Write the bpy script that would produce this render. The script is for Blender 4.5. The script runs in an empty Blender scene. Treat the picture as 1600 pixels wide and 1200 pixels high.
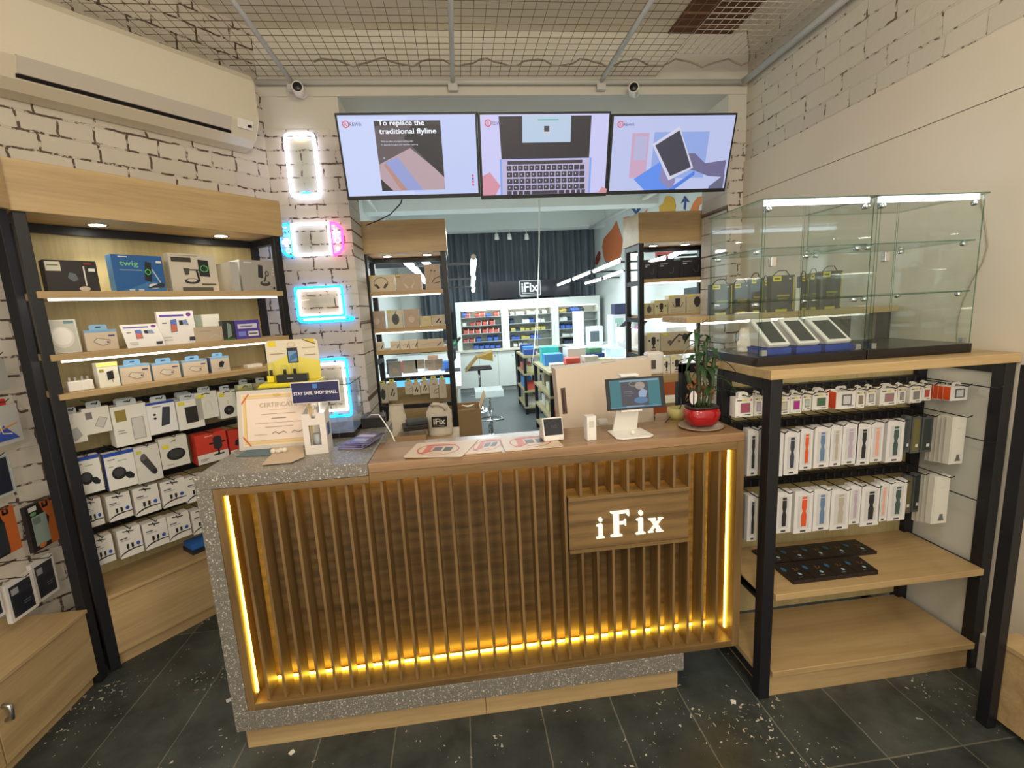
import bpy, math, random
from mathutils import Vector, Matrix
random.seed(7)
C = bpy.context.scene.collection
SC = bpy.context.scene

# ------------------------------------------------------------------ camera
F_PX, CX, CY, EYE = 728.0, 800.0, 600.0, 1.6
def _basis():
    y = Vector((716 - CX, 484 - CY, F_PX)).normalized()
    zd = Vector((1030 - CX, 5000 - CY, F_PX)).normalized()
    zd = (zd - y * zd.dot(y)).normalized()
    z = -zd
    return [y.cross(z), y, z]
AX = _basis()                       # world axes in the camera's own frame
cam_data = bpy.data.cameras.new('camera'); cam = bpy.data.objects.new('camera', cam_data); C.objects.link(cam)
cam_data.sensor_fit = 'HORIZONTAL'; cam_data.sensor_width = 36.0; cam_data.lens = F_PX / 1600 * 36.0
cam_data.clip_start = 0.02
cam.matrix_world = Matrix(((AX[0][0], -AX[0][1], -AX[0][2], 0), (AX[1][0], -AX[1][1], -AX[1][2], 0),
                           (AX[2][0], -AX[2][1], -AX[2][2], EYE), (0, 0, 0, 1)))
SC.camera = cam
SC.view_settings.view_transform = 'Standard'; SC.view_settings.look = 'None'
SC.view_settings.gamma = 1.0; SC.view_settings.use_curve_mapping = False
SC.view_settings.exposure = 0.22
SC.cycles.max_bounces = 8; SC.cycles.diffuse_bounces = 4; SC.cycles.glossy_bounces = 3
SC.cycles.transparent_max_bounces = 40; SC.cycles.transmission_bounces = 6
SC.cycles.sample_clamp_indirect = 4.0

# ------------------------------------------------------------------ world: added warm ambient fill, entering where the room is open behind the camera
w = bpy.data.worlds.new('world'); SC.world = w; w.use_nodes = True
w.node_tree.nodes['Background'].inputs[0].default_value = (1.0, 0.91, 0.78, 1)
w.node_tree.nodes['Background'].inputs[1].default_value = 1.15

# ------------------------------------------------------------------ room lamps and a low fill light
def area(name, loc, size, energy, col, rot=(0, 0, 0), size_y=None, spread=None):
    l = bpy.data.lights.new(name, 'AREA'); l.energy = energy; l.color = col
    l.shape = 'RECTANGLE' if size_y else 'SQUARE'; l.size = size
    if size_y: l.size_y = size_y
    if spread: l.spread = spread
    o = bpy.data.objects.new(name, l); C.objects.link(o); o.location = loc; o.rotation_euler = rot
    return o
WARM = (1.0, 0.86, 0.66)
def globe(name, loc, energy, colr, r=0.12):
    l = bpy.data.lights.new(name, 'POINT'); l.energy = energy; l.color = colr; l.shadow_soft_size = r
    o = bpy.data.objects.new(name, l); C.objects.link(o); o.location = loc
globe('ceiling_lamp_light', (0.5, 0.2, 2.9), 34, WARM)
globe('ceiling_lamp_light', (1.4, -0.9, 2.9), 26, WARM)
globe('ceiling_lamp_light', (-0.9, -1.0, 2.9), 26, WARM)
globe('low_fill_light', (0.1, -1.3, 2.15), 34, WARM)  # added fill, low enough to reach the tall canopies beneath the screens
COOL = (0.86, 0.98, 1.0)
for (lx, ly, le) in ((1.6, 5.5, 26), (0.2, 5.6, 24), (0.9, 8.2, 44), (2.2, 7.6, 14), (-0.4, 4.8, 18)):
    area('workshop_lamp_light', (lx, ly, 2.35), 1.4, le, COOL, size_y=0.2)

# ------------------------------------------------------------------ point finders (camera ray against a real plane of the room)
def ray(px, py):
    d = Vector((px - CX, py - CY, F_PX))
    return Vector((AX[0].dot(d), AX[1].dot(d), AX[2].dot(d)))
EYEV = Vector((0, 0, EYE))
def at_z(px, py, z):
    d = ray(px, py); return EYEV + d * ((z - EYE) / d.z)
def at_y(px, py, y):
    d = ray(px, py); return EYEV + d * (y / d.y)
def at_x(px, py, x):
    d = ray(px, py); return EYEV + d * (x / d.x)
class Frame:
    """a plan frame: u along the furniture's front, v into its depth"""
    def __init__(s, ox, oy, deg):
        s.o = Vector((ox, oy)); s.a = math.radians(deg)
        s.u = Vector((math.cos(s.a), math.sin(s.a))); s.n = Vector((-math.sin(s.a), math.cos(s.a)))
    def w(s, u, v, z):
        p = s.o + s.u * u + s.n * v; return Vector((p.x, p.y, z))
    def px(s, px, py, v):
        d = ray(px, py); d2 = Vector((d.x, d.y)); q = s.o + s.n * v
        t = s.n.dot(q) / s.n.dot(d2); P = EYEV + d * t
        return (Vector((P.x, P.y)) - s.o).dot(s.u), P.z
W0 = Frame(0, 0, 0)
LU = Frame(-1.713, 2.185, 49.5)     # diagonal display unit on the left
NL = Frame(-1.74, 0.0, 90)          # unit along the left wall

# ------------------------------------------------------------------ materials
def lin(c):
    return tuple(((v / 255) / 12.92 if v / 255 <= 0.04045 else ((v / 255 + 0.055) / 1.055) ** 2.4) for v in c) + (1,)
_M = {}
def mat(key, rgb, rough=0.5, metal=0.0, emit=0.0, spec=0.5, noise=0.0, coat=0.0):
    if key in _M: return _M[key]
    m = bpy.data.materials.new(key); m.use_nodes = True; nt = m.node_tree; b = nt.nodes['Principled BSDF']
    c = lin(rgb); b.inputs['Base Color'].default_value = c; b.inputs['Roughness'].default_value = rough
    b.inputs['Metallic'].default_value = metal; b.inputs['Specular IOR Level'].default_value = spec
    if coat: b.inputs['Coat Weight'].default_value = coat
    if emit:
        b.inputs['Emission Color'].default_value = c; b.inputs['Emission Strength'].default_value = emit
        b.inputs['Base Color'].default_value = (0.02, 0.02, 0.02, 1)
    if noise:
        tc = nt.nodes.new('ShaderNodeTexCoord'); n = nt.nodes.new('ShaderNodeTexNoise'); n.inputs['Scale'].default_value = 6
        n.inputs['Detail'].default_value = 6
        mx = nt.nodes.new('ShaderNodeMix'); mx.data_type = 'RGBA'
        mx.inputs[6].default_value = tuple(v * (1 - noise) for v in c[:3]) + (1,)
        mx.inputs[7].default_value = tuple(min(1, v * (1 + noise)) for v in c[:3]) + (1,)
        nt.links.new(tc.outputs['Object'], n.inputs['Vector']); nt.links.new(n.outputs['Fac'], mx.inputs[0])
        nt.links.new(mx.outputs[2], b.inputs['Base Color'])
    _M[key] = m; return m
def col(rgb, rough=0.45, emit=0.0):
    return mat('paint_%d_%d_%d_%g_%g' % (*rgb, rough, emit), rgb, rough, emit=emit)
def nodes(m):
    nt = m.node_tree; N = nt.nodes; L = nt.links
    def n(t, **k):
        x = N.new(t)
        for a, v in k.items(): setattr(x, a, v)
        return x
    return nt, n, L
def wood(key, c1, c2, axis='x', scale=1.0, rough=0.45, contrast=1.0, rings=0.0):
    """grain stretched along one axis; broad cathedral figure mixed with fine pores"""
    if key in _M: return _M[key]
    m = bpy.data.materials.new(key); m.use_nodes = True; nt, n, L = nodes(m); b = nt.nodes['Principled BSDF']
    tc = n('ShaderNodeTexCoord'); mp = n('ShaderNodeMapping')
    s = {'x': (0.9, 14, 14), 'z': (14, 14, 0.9), 'y': (14, 0.9, 14)}[axis]
    mp.inputs['Scale'].default_value = tuple(v * scale for v in s)
    L.new(tc.outputs['Object'], mp.inputs['Vector'])
    a = n('ShaderNodeTexNoise'); a.inputs['Scale'].default_value = 1.0; a.inputs['Detail'].default_value = 5; a.inputs['Distortion'].default_value = 0.6
    f = n('ShaderNodeTexNoise'); f.inputs['Scale'].default_value = 7.0; f.inputs['Detail'].default_value = 3
    L.new(mp.outputs[0], a.inputs['Vector']); L.new(mp.outputs[0], f.inputs['Vector'])
    ad = n('ShaderNodeMath', operation='MULTIPLY_ADD'); ad.inputs[1].default_value = 0.45
    L.new(f.outputs['Fac'], ad.inputs[0]); L.new(a.outputs['Fac'], ad.inputs[2])
    src = ad.outputs[0]
    if rings:
        wv = n('ShaderNodeTexWave'); wv.wave_type = 'RINGS'; wv.inputs['Scale'].default_value = 1.1; wv.inputs['Distortion'].default_value = 5.0
        wv.inputs['Detail'].default_value = 3; wv.inputs['Detail Scale'].default_value = 0.6
        mp2 = n('ShaderNodeMapping'); mp2.inputs['Scale'].default_value = tuple(v * 0.42 for v in s)
        L.new(tc.outputs['Object'], mp2.inputs['Vector']); L.new(mp2.outputs[0], wv.inputs['Vector'])
        a2 = n('ShaderNodeMath', operation='MULTIPLY_ADD'); a2.inputs[1].default_value = rings
        L.new(wv.outputs['Fac'], a2.inputs[0]); L.new(src, a2.inputs[2]); src = a2.outputs[0]
    r = n('ShaderNodeValToRGB'); r.color_ramp.elements[0].position = 0.5; r.color_ramp.elements[1].position = 0.95 + 0.4 * rings
    r.color_ramp.elements[0].color = lin(c1); r.color_ramp.elements[1].color = lin(c2)
    L.new(src, r.inputs[0]); L.new(r.outputs[0], b.inputs['Base Color']); b.inputs['Roughness'].default_value = rough
    bp = n('ShaderNodeBump'); bp.inputs['Strength'].default_value = 0.12; bp.inputs['Distance'].default_value = 0.002
    L.new(f.outputs['Fac'], bp.inputs['Height']); L.new(bp.outputs[0], b.inputs['Normal'])
    _M[key] = m; return m
def brick(key, w1, w2, dark, gap, bh=0.088, bw=0.24, offx=0.0, offz=0.0):
    """painted brickwork: joints part filled with paint, part open and dark"""
    m = bpy.data.materials.new(key); m.use_nodes = True; nt, n, L = nodes(m); b = nt.nodes['Principled BSDF']
    tc = n('ShaderNodeTexCoord'); sp = n('ShaderNodeSeparateXYZ'); cb = n('ShaderNodeCombineXYZ')
    L.new(tc.outputs['Object'], sp.inputs[0]); L.new(sp.outputs['X'], cb.inputs['X']); L.new(sp.outputs['Z'], cb.inputs['Y'])
    mo = n('ShaderNodeVectorMath', operation='ADD'); mo.inputs[1].default_value = (offx, offz, 0)
    dn = n('ShaderNodeTexNoise'); dn.inputs['Scale'].default_value = 17; dn.inputs['Detail'].default_value = 6
    ds = n('ShaderNodeVectorMath', operation='SCALE'); ds.inputs[3].default_value = 0.022
    dc = n('ShaderNodeVectorMath', operation='SUBTRACT'); dc.inputs[1].default_value = (0.5, 0.5, 0.5)
    L.new(cb.outputs[0], dn.inputs['Vector']); L.new(dn.outputs['Color'], dc.inputs[0]); L.new(dc.outputs[0], ds.inputs[0])
    L.new(cb.outputs[0], mo.inputs[0]); a2 = n('ShaderNodeVectorMath', operation='ADD')
    L.new(mo.outputs[0], a2.inputs[0]); L.new(ds.outputs[0], a2.inputs[1])
    bt = n('ShaderNodeTexBrick'); bt.offset = 0.5; bt.squash = 0.62; bt.squash_frequency = 3
    bt.inputs['Scale'].default_value = 1.0; bt.inputs['Brick Width'].default_value = bw; bt.inputs['Row Height'].default_value = bh
    bt.inputs['Mortar Size'].default_value = 0.0055; bt.inputs['Mortar Smooth'].default_value = 0.25
    bt.inputs['Color1'].default_value = lin(w1); bt.inputs['Color2'].default_value = lin(w2); bt.inputs['Mortar'].default_value = lin(w2)
    L.new(a2.outputs[0], bt.inputs['Vector'])
    gn = n('ShaderNodeTexNoise'); gn.inputs['Scale'].default_value = 20; gn.inputs['Detail'].default_value = 9; gn.inputs['Roughness'].default_value = 0.6; L.new(cb.outputs[0], gn.inputs['Vector'])
    gr = n('ShaderNodeValToRGB'); gr.color_ramp.elements[0].position = gap; gr.color_ramp.elements[1].position = gap + 0.04
    gr.color_ramp.elements[0].color = (1, 1, 1, 1); gr.color_ramp.elements[1].color = (0, 0, 0, 1)
    L.new(gn.outputs['Fac'], gr.inputs[0])
    mu = n('ShaderNodeMath', operation='MULTIPLY'); L.new(bt.outputs['Fac'], mu.inputs[0]); L.new(gr.outputs[0], mu.inputs[1])
    # chipped spots of bare brick
    cn = n('ShaderNodeTexNoise'); cn.inputs['Scale'].default_value = 13; cn.inputs['Detail'].default_value = 6; L.new(mo.outputs[0], cn.inputs['Vector'])
    cr = n('ShaderNodeValToRGB'); cr.color_ramp.elements[0].position = 0.725; cr.color_ramp.elements[1].position = 0.75
    L.new(cn.outputs['Fac'], cr.inputs[0])
    mx = n('ShaderNodeMix', data_type='RGBA'); mx.inputs[7].default_value = lin(dark)
    L.new(mu.outputs[0], mx.inputs[0]); L.new(bt.outputs['Color'], mx.inputs[6])
    m2 = n('ShaderNodeMix', data_type='RGBA'); m2.inputs[7].default_value = lin((118, 82, 66))
    L.new(cr.outputs[0], m2.inputs[0]); L.new(mx.outputs[2], m2.inputs[6]); L.new(m2.outputs[2], b.inputs['Base Color'])
    b.inputs['Roughness'].default_value = 0.6
    inv = n('ShaderNodeMath', operation='SUBTRACT'); inv.inputs[0].default_value = 1.0; L.new(bt.outputs['Fac'], inv.inputs[1])
    rn = n('ShaderNodeTexNoise'); rn.inputs['Scale'].default_value = 35; rn.inputs['Detail'].default_value = 6; L.new(cb.outputs[0], rn.inputs['Vector'])
    ma = n('ShaderNodeMath', operation='MULTIPLY_ADD'); ma.inputs[1].default_value = 0.5; L.new(rn.outputs['Fac'], ma.inputs[0]); L.new(inv.outputs[0], ma.inputs[2])
    bp = n('ShaderNodeBump'); bp.inputs['Strength'].default_value = 0.6; bp.inputs['Distance'].default_value = 0.005
    L.new(ma.outputs[0], bp.inputs['Height']); L.new(bp.outputs[0], b.inputs['Normal'])
    return m
def plaster(key, rgb, rough=0.7, var=0.06, bump=0.15):
    if key in _M: return _M[key]
    m = bpy.data.materials.new(key); m.use_nodes = True; nt, n, L = nodes(m); b = nt.nodes['Principled BSDF']
    tc = n('ShaderNodeTexCoord'); a = n('ShaderNodeTexNoise'); a.inputs['Scale'].default_value = 2.2; a.inputs['Detail'].default_value = 7
    L.new(tc.outputs['Object'], a.inputs['Vector']); c = lin(rgb)
    mx = n('ShaderNodeMix', data_type='RGBA'); mx.inputs[6].default_value = tuple(v * (1 - var) for v in c[:3]) + (1,)
    mx.inputs[7].default_value = tuple(min(1, v * (1 + var)) for v in c[:3]) + (1,)
    L.new(a.outputs['Fac'], mx.inputs[0]); L.new(mx.outputs[2], b.inputs['Base Color']); b.inputs['Roughness'].default_value = rough
    bp = n('ShaderNodeBump'); bp.inputs['Strength'].default_value = bump; bp.inputs['Distance'].default_value = 0.01
    L.new(a.outputs['Fac'], bp.inputs['Height']); L.new(bp.outputs[0], b.inputs['Normal'])
    _M[key] = m; return m
def terrazzo():
    m = bpy.data.materials.new('terrazzo'); m.use_nodes = True; nt, n, L = nodes(m); b = nt.nodes['Principled BSDF']
    tc = n('ShaderNodeTexCoord')
    dn = n('ShaderNodeTexNoise'); dn.inputs['Scale'].default_value = 60; L.new(tc.outputs['Object'], dn.inputs['Vector'])
    mv = n('ShaderNodeVectorMath', operation='MULTIPLY_ADD'); mv.inputs[1].default_value = (0.012, 0.012, 0.012)
    L.new(dn.outputs['Color'], mv.inputs[0]); L.new(tc.outputs['Object'], mv.inputs[2])
    last = lin((122, 118, 108))
    prev = None
    for sc, th, c in ((150, 0.34, (172, 166, 155)), (78, 0.24, (206, 200, 188)), (210, 0.30, (88, 84, 78)), (110, 0.2, (196, 188, 174))):
        v = n('ShaderNodeTexVoronoi'); v.inputs['Scale'].default_value = sc; L.new(mv.outputs[0], v.inputs['Vector'])
        # only a share of the cells carries a chip
        s = n('ShaderNodeSeparateColor'); L.new(v.outputs['Color'], s.inputs[0])
        g = n('ShaderNodeMath', operation='GREATER_THAN'); g.inputs[1].default_value = 0.45; L.new(s.outputs[0], g.inputs[0])
        lt = n('ShaderNodeMath', operation='LESS_THAN'); lt.inputs[1].default_value = th; L.new(v.outputs['Distance'], lt.inputs[0])
        mu = n('ShaderNodeMath', operation='MULTIPLY'); L.new(g.outputs[0], mu.inputs[0]); L.new(lt.outputs[0], mu.inputs[1])
        mx = n('ShaderNodeMix', data_type='RGBA'); mx.inputs[7].default_value = lin(c)
        if prev is None: mx.inputs[6].default_value = last
        else: L.new(prev, mx.inputs[6])
        L.new(mu.outputs[0], mx.inputs[0]); prev = mx.outputs[2]
    L.new(prev, b.inputs['Base Color']); b.inputs['Roughness'].default_value = 0.28
    return m
def slate():
    m = bpy.data.materials.new('slate_tiles'); m.use_nodes = True; nt, n, L = nodes(m); b = nt.nodes['Principled BSDF']
    tc = n('ShaderNodeTexCoord')
    of = n('ShaderNodeVectorMath', operation='ADD'); of.inputs[1].default_value = (-1.371 + 0.2866 * 20, -1.565 + 0.3055 * 20, 0)
    L.new(tc.outputs['Object'], of.inputs[0])
    dn = n('ShaderNodeTexNoise'); dn.inputs['Scale'].default_value = 7; dn.inputs['Detail'].default_value = 4
    L.new(tc.outputs['Object'], dn.inputs['Vector'])
    mv = n('ShaderNodeVectorMath', operation='MULTIPLY_ADD'); mv.inputs[1].default_value = (0.008, 0.008, 0)
    L.new(dn.outputs['Color'], mv.inputs[0]); L.new(of.outputs[0], mv.inputs[2])
    bt = n('ShaderNodeTexBrick'); bt.offset = 0.0; bt.inputs['Scale'].default_value = 1.0
    bt.inputs['Brick Width'].default_value = 0.2866; bt.inputs['Row Height'].default_value = 1.1555
    bt.inputs['Mortar Size'].default_value = 0.0035; bt.inputs['Mortar Smooth'].default_value = 0.6
    bt.inputs['Color1'].default_value = lin((50, 56, 56)); bt.inputs['Color2'].default_value = lin((68, 73, 70)); bt.inputs['Mortar'].default_value = lin((108, 108, 98))
    L.new(mv.outputs[0], bt.inputs['Vector'])
    cl = n('ShaderNodeTexNoise'); cl.inputs['Scale'].default_value = 5; cl.inputs['Detail'].default_value = 9; cl.inputs['Roughness'].default_value = 0.65
    L.new(tc.outputs['Object'], cl.inputs['Vector'])
    mx = n('ShaderNodeMix', data_type='RGBA', blend_type='MULTIPLY'); mx.inputs[0].default_value = 0.8
    rr = n('ShaderNodeValToRGB'); rr.color_ramp.elements[0].position = 0.34; rr.color_ramp.elements[1].position = 0.66
    rr.color_ramp.elements[0].color = (0.42, 0.42, 0.42, 1); rr.color_ramp.elements[1].color = (1.5, 1.45, 1.35, 1)
    L.new(cl.outputs['Fac'], rr.inputs[0]); L.new(bt.outputs['Color'], mx.inputs[6]); L.new(rr.outputs[0], mx.inputs[7])
    # pale scuffs and little flakes where the slate has worn
    fl = n('ShaderNodeTexNoise'); fl.inputs['Scale'].default_value = 60; fl.inputs['Detail'].default_value = 2; fl.inputs['Distortion'].default_value = 0.8; L.new(tc.outputs['Object'], fl.inputs['Vector'])
    zn = n('ShaderNodeTexNoise'); zn.inputs['Scale'].default_value = 3.2; zn.inputs['Detail'].default_value = 3; L.new(tc.outputs['Object'], zn.inputs['Vector'])
    ad = n('ShaderNodeMath', operation='MULTIPLY_ADD'); ad.inputs[1].default_value = 0.55; L.new(zn.outputs['Fac'], ad.inputs[0]); L.new(fl.outputs['Fac'], ad.inputs[2])
    fr = n('ShaderNodeValToRGB'); fr.color_ramp.elements[0].position = 0.99; fr.color_ramp.elements[1].position = 1.0
    sc = n('ShaderNodeMath', operation='ADD'); sc.inputs[1].default_value = -0.012; L.new(ad.outputs[0], sc.inputs[0]); L.new(sc.outputs[0], fr.inputs[0])
    m2 = n('ShaderNodeMix', data_type='RGBA'); m2.inputs[7].default_value = lin((196, 190, 172))
    L.new(fr.outputs[0], m2.inputs[0]); L.new(mx.outputs[2], m2.inputs[6]); L.new(m2.outputs[2], b.inputs['Base Color'])
    ro = n('ShaderNodeMapRange'); ro.inputs[3].default_value = 0.28; ro.inputs[4].default_value = 0.6; L.new(cl.outputs['Fac'], ro.inputs[0]); L.new(ro.outputs[0], b.inputs['Roughness'])
    bp = n('ShaderNodeBump'); bp.inputs['Strength'].default_value = 0.5; bp.inputs['Distance'].default_value = 0.006
    L.new(cl.outputs['Fac'], bp.inputs['Height']); L.new(bp.outputs[0], b.inputs['Normal'])
    return m
def glass_mat(key, tint=(0.93, 0.98, 0.95), refl=1.0):
    if key in _M: return _M[key]
    m = bpy.data.materials.new(key); m.use_nodes = True; nt, n, L = nodes(m); nt.nodes.remove(nt.nodes['Principled BSDF'])
    out = nt.nodes['Material Output']; t = n('ShaderNodeBsdfTransparent'); t.inputs[0].default_value = tint + (1,)
    g = n('ShaderNodeBsdfGlossy'); g.inputs['Roughness'].default_value = 0.02; fr = n('ShaderNodeLayerWeight'); fr.inputs['Blend'].default_value = 0.5
    pw = n('ShaderNodeMath', operation='POWER'); pw.inputs[1].default_value = 4.0; L.new(fr.outputs['Facing'], pw.inputs[0])
    mu = n('ShaderNodeMath', operation='MULTIPLY_ADD'); mu.inputs[1].default_value = 0.6 * refl; mu.inputs[2].default_value = 0.035 * refl; L.new(pw.outputs[0], mu.inputs[0])
    mx = n('ShaderNodeMixShader'); L.new(mu.outputs[0], mx.inputs[0]); L.new(t.outputs[0], mx.inputs[1]); L.new(g.outputs[0], mx.inputs[2])
    L.new(mx.outputs[0], out.inputs[0]); _M[key] = m; return m

OAK_X = wood('oak_laminate_x', (168, 140, 98), (197, 169, 122), 'x', rough=0.42)
OAK_Z = wood('oak_laminate_z', (156, 128, 90), (182, 154, 114), 'z', rough=0.45)
OAK_P = wood('oak_panel_pale', (162, 148, 104), (184, 170, 124), 'z', rough=0.5)
OAK_Y = wood('oak_laminate_y', (170, 142, 98), (194, 166, 120), 'x', scale=0.9, rough=0.4)
BROWN_X = wood('brown_oak_x', (88, 68, 38), (132, 104, 64), 'x', scale=1.5, rough=0.42, rings=0.2)
BROWN_Z = wood('brown_oak_z', (96, 74, 42), (134, 106, 66), 'z', scale=1.3, rough=0.42, rings=0.25)
TOPWOOD = wood('counter_top_oak', (122, 92, 62), (160, 126, 90), 'x', scale=1.2, rough=0.25, rings=0.15)
BLACK = mat('black_metal', (26, 27, 32), 0.42, spec=0.4)
DARK = mat('black_plastic', (18, 18, 20), 0.35)
WHITE = mat('white_plastic', (232, 229, 222), 0.35)
CARD = mat('white_card', (228, 224, 214), 0.5)
CHROME = mat('chrome', (220, 222, 225), 0.12, 1.0)
STEEL = mat('brushed_steel', (190, 192, 195), 0.3, 1.0)
GREYPIPE = mat('painted_pipe', (196, 196, 190), 0.45)
LED = mat('led_white', (255, 244, 224), emit=7.0)
SPOT = mat('downlight_lens', (255, 248, 235), emit=30.0)
TUBE = mat('tube_lamp', (240, 250, 255), emit=10.0)
AMBER = mat('led_amber', (255, 204, 60), emit=20.0)
GLASS = glass_mat('clear_glass', (0.972, 0.992, 0.984))
GLASSE = glass_mat('glass_edge', (0.42, 0.62, 0.52))
CLEARP = glass_mat('clear_plastic', (0.95, 0.96, 0.96))
TERR = terrazzo()

# ------------------------------------------------------------------ mesh builder
class MB:
    def __init__(s): s.v = []; s.f = []; s.m = []; s.ms = []; s.sm = []
    def mi(s, m):
        if m not in s.ms: s.ms.append(m)
        return s.ms.index(m)
    def add(s, vs, fs, m, smooth=False):
        b = len(s.v); s.v += [tuple(p) for p in vs]; i = s.mi(m)
        for f in fs: s.f.append(tuple(b + k for k in f)); s.m.append(i); s.sm.append(smooth)
        return s
    def box(s, x0, y0, z0, x1, y1, z1, m):
        if x1 < x0: x0, x1 = x1, x0
        if y1 < y0: y0, y1 = y1, y0
        if z1 < z0: z0, z1 = z1, z0
        vs = [(x0, y0, z0), (x1, y0, z0), (x1, y1, z0), (x0, y1, z0), (x0, y0, z1), (x1, y0, z1), (x1, y1, z1), (x0, y1, z1)]
        return s.add(vs, [(0, 3, 2, 1), (4, 5, 6, 7), (0, 1, 5, 4), (1, 2, 6, 5), (2, 3, 7, 6), (3, 0, 4, 7)], m)
    def hexa(s, a, b, m):
        """two quads a (bottom) and b (top), joined"""
        return s.add(list(a) + list(b), [(0, 3, 2, 1), (4, 5, 6, 7), (0, 1, 5, 4), (1, 2, 6, 5), (2, 3, 7, 6), (3, 0, 4, 7)], m)
    def prism(s, pts, lo, hi, m, axis='y'):
        """2d outline pushed along an axis: y uses (x,z), x uses (y,z), z uses (x,y)"""
        def P(p, t):
            return {'y': (p[0], t, p[1]), 'x': (t, p[0], p[1]), 'z': (p[0], p[1], t)}[axis]
        n = len(pts); vs = [P(p, lo) for p in pts] + [P(p, hi) for p in pts]
        fs = [tuple(range(n)), tuple(range(2 * n - 1, n - 1, -1))]
        fs += [(k, k + n, (k + 1) % n + n, (k + 1) % n) for k in range(n)]
        return s.add(vs, fs, m)
    def tube(s, p0, p1, r, m, n=8, r2=None):
        return s.path([p0, p1], r, m, n, rr=[r, r if r2 is None else r2])
    def path(s, pts, r, m, n=8, rr=None, closed=False):
        pts = [Vector(p) for p in pts]; k = len(pts); base = len(s.v); vs = []; fs = []
        up = None
        for i, p in enumerate(pts):
            if closed: t = pts[(i + 1) % k] - pts[i - 1]
            else: t = pts[min(i + 1, k - 1)] - pts[max(i - 1, 0)]
            t = t.normalized() if t.length > 1e-9 else Vector((0, 0, 1))
            if up is None: up = Vector((0, 0, 1)) if abs(t.z) < 0.9 else Vector((0, 1, 0))
            a = t.cross(up)
            if a.length < 1e-6: a = t.cross(Vector((1, 0, 0)))
            a.normalize(); b2 = a.cross(t).normalized(); up = b2
            q = rr[i] if rr else r
            for j in range(n):
                th = 2 * math.pi * j / n; vs.append(p + (a * math.cos(th) + b2 * math.sin(th)) * q)
        for i in range(k if closed else k - 1):
            i2 = (i + 1) % k
            for j in range(n):
                j2 = (j + 1) % n; fs.append((i * n + j, i * n + j2, i2 * n + j2, i2 * n + j))
        if not closed: fs += [tuple(range(n - 1, -1, -1)), tuple((k - 1) * n + j for j in range(n))]
        return s.add(vs, fs, m, True)
    def lathe(s, prof, m, n=20, c=(0, 0, 0), axis='z', sx=1, sy=1):
        vs = []; fs = []; k = len(prof)
        for (r, h) in prof:
            for j in range(n):
                th = 2 * math.pi * j / n; a, b2 = r * math.cos(th) * sx, r * math.sin(th) * sy
                vs.append({'z': (c[0] + a, c[1] + b2, c[2] + h), 'y': (c[0] + a, c[1] + h, c[2] + b2), 'x': (c[0] + h, c[1] + a, c[2] + b2)}[axis])
        for i in range(k - 1):
            for j in range(n):
                j2 = (j + 1) % n; fs.append((i * n + j, i * n + j2, (i + 1) * n + j2, (i + 1) * n + j))
        fs += [tuple(range(n - 1, -1, -1)), tuple((k - 1) * n + j for j in range(n))]
        return s.add(vs, fs, m, True)
    def ball(s, c, r, m, n=12, sz=1.0):
        pr = [(max(1e-4, r * math.sin(math.pi * i / 8)), -r * sz * math.cos(math.pi * i / 8)) for i in range(9)]
        return s.lathe(pr, m, n, c)
    def disc(s, cx, y, cz, rx, rz, m, n=20):
        return s.add([(cx + rx * math.cos(2 * math.pi * j / n), y, cz + rz * math.sin(2 * math.pi * j / n)) for j in range(n)], [tuple(range(n))], m)
    def xf(s, M, start=0):
        s.v[start:] = [tuple(M @ Vector(p)) for p in s.v[start:]]; return s
    def mesh(s, name):
        me = bpy.data.meshes.new(name); me.from_pydata(s.v, [], s.f)
        for m in s.ms: me.materials.append(m)
        me.polygons.foreach_set('material_index', s.m); me.polygons.foreach_set('use_smooth', s.sm); me.update()
        return me
    def build(s, name, parent=None, bevel=0.0, loc=None, rz=None):
        o = bpy.data.objects.new(name, s.mesh(name)); C.objects.link(o)
        if parent: o.parent = parent
        if loc is not None: o.location = loc
        if rz is not None: o.rotation_euler[2] = rz
        if bevel:
            b = o.modifiers.new('bevel', 'BEVEL'); b.width = bevel; b.segments = 2; b.limit_method = 'ANGLE'; b.angle_limit = math.radians(50)
        return o
def tag(o, label=None, cat=None, group=None, kind=None):
    if label: o['label'] = label
    if cat: o['category'] = cat
    if group: o['group'] = group
    if kind: o['kind'] = kind
    return o
def empty(name, loc=(0, 0, 0), rz=0.0, label=None, cat=None, group=None):
    o = bpy.data.objects.new(name, None); C.objects.link(o); o.location = loc; o.rotation_euler[2] = rz
    o.empty_display_size = 0.05
    return tag(o, label, cat, group)
def struct(name, mb, **k):
    return tag(mb.build(name, **k), kind='structure')
KIDS = {}
def copy_tree(o, loc, rz=None, label=None, group=None):
    c = o.copy(); C.objects.link(c); c.location = loc
    if rz is not None: c.rotation_euler[2] = rz
    if label: c['label'] = label
    if group: c['group'] = group
    for ch in [x for x in bpy.data.objects if x.parent == o]:
        d = ch.copy(); C.objects.link(d); d.parent = c
        for g in [x for x in bpy.data.objects if x.parent == ch]:
            e = g.copy(); C.objects.link(e); e.parent = d
    return c
_T = {}
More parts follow.
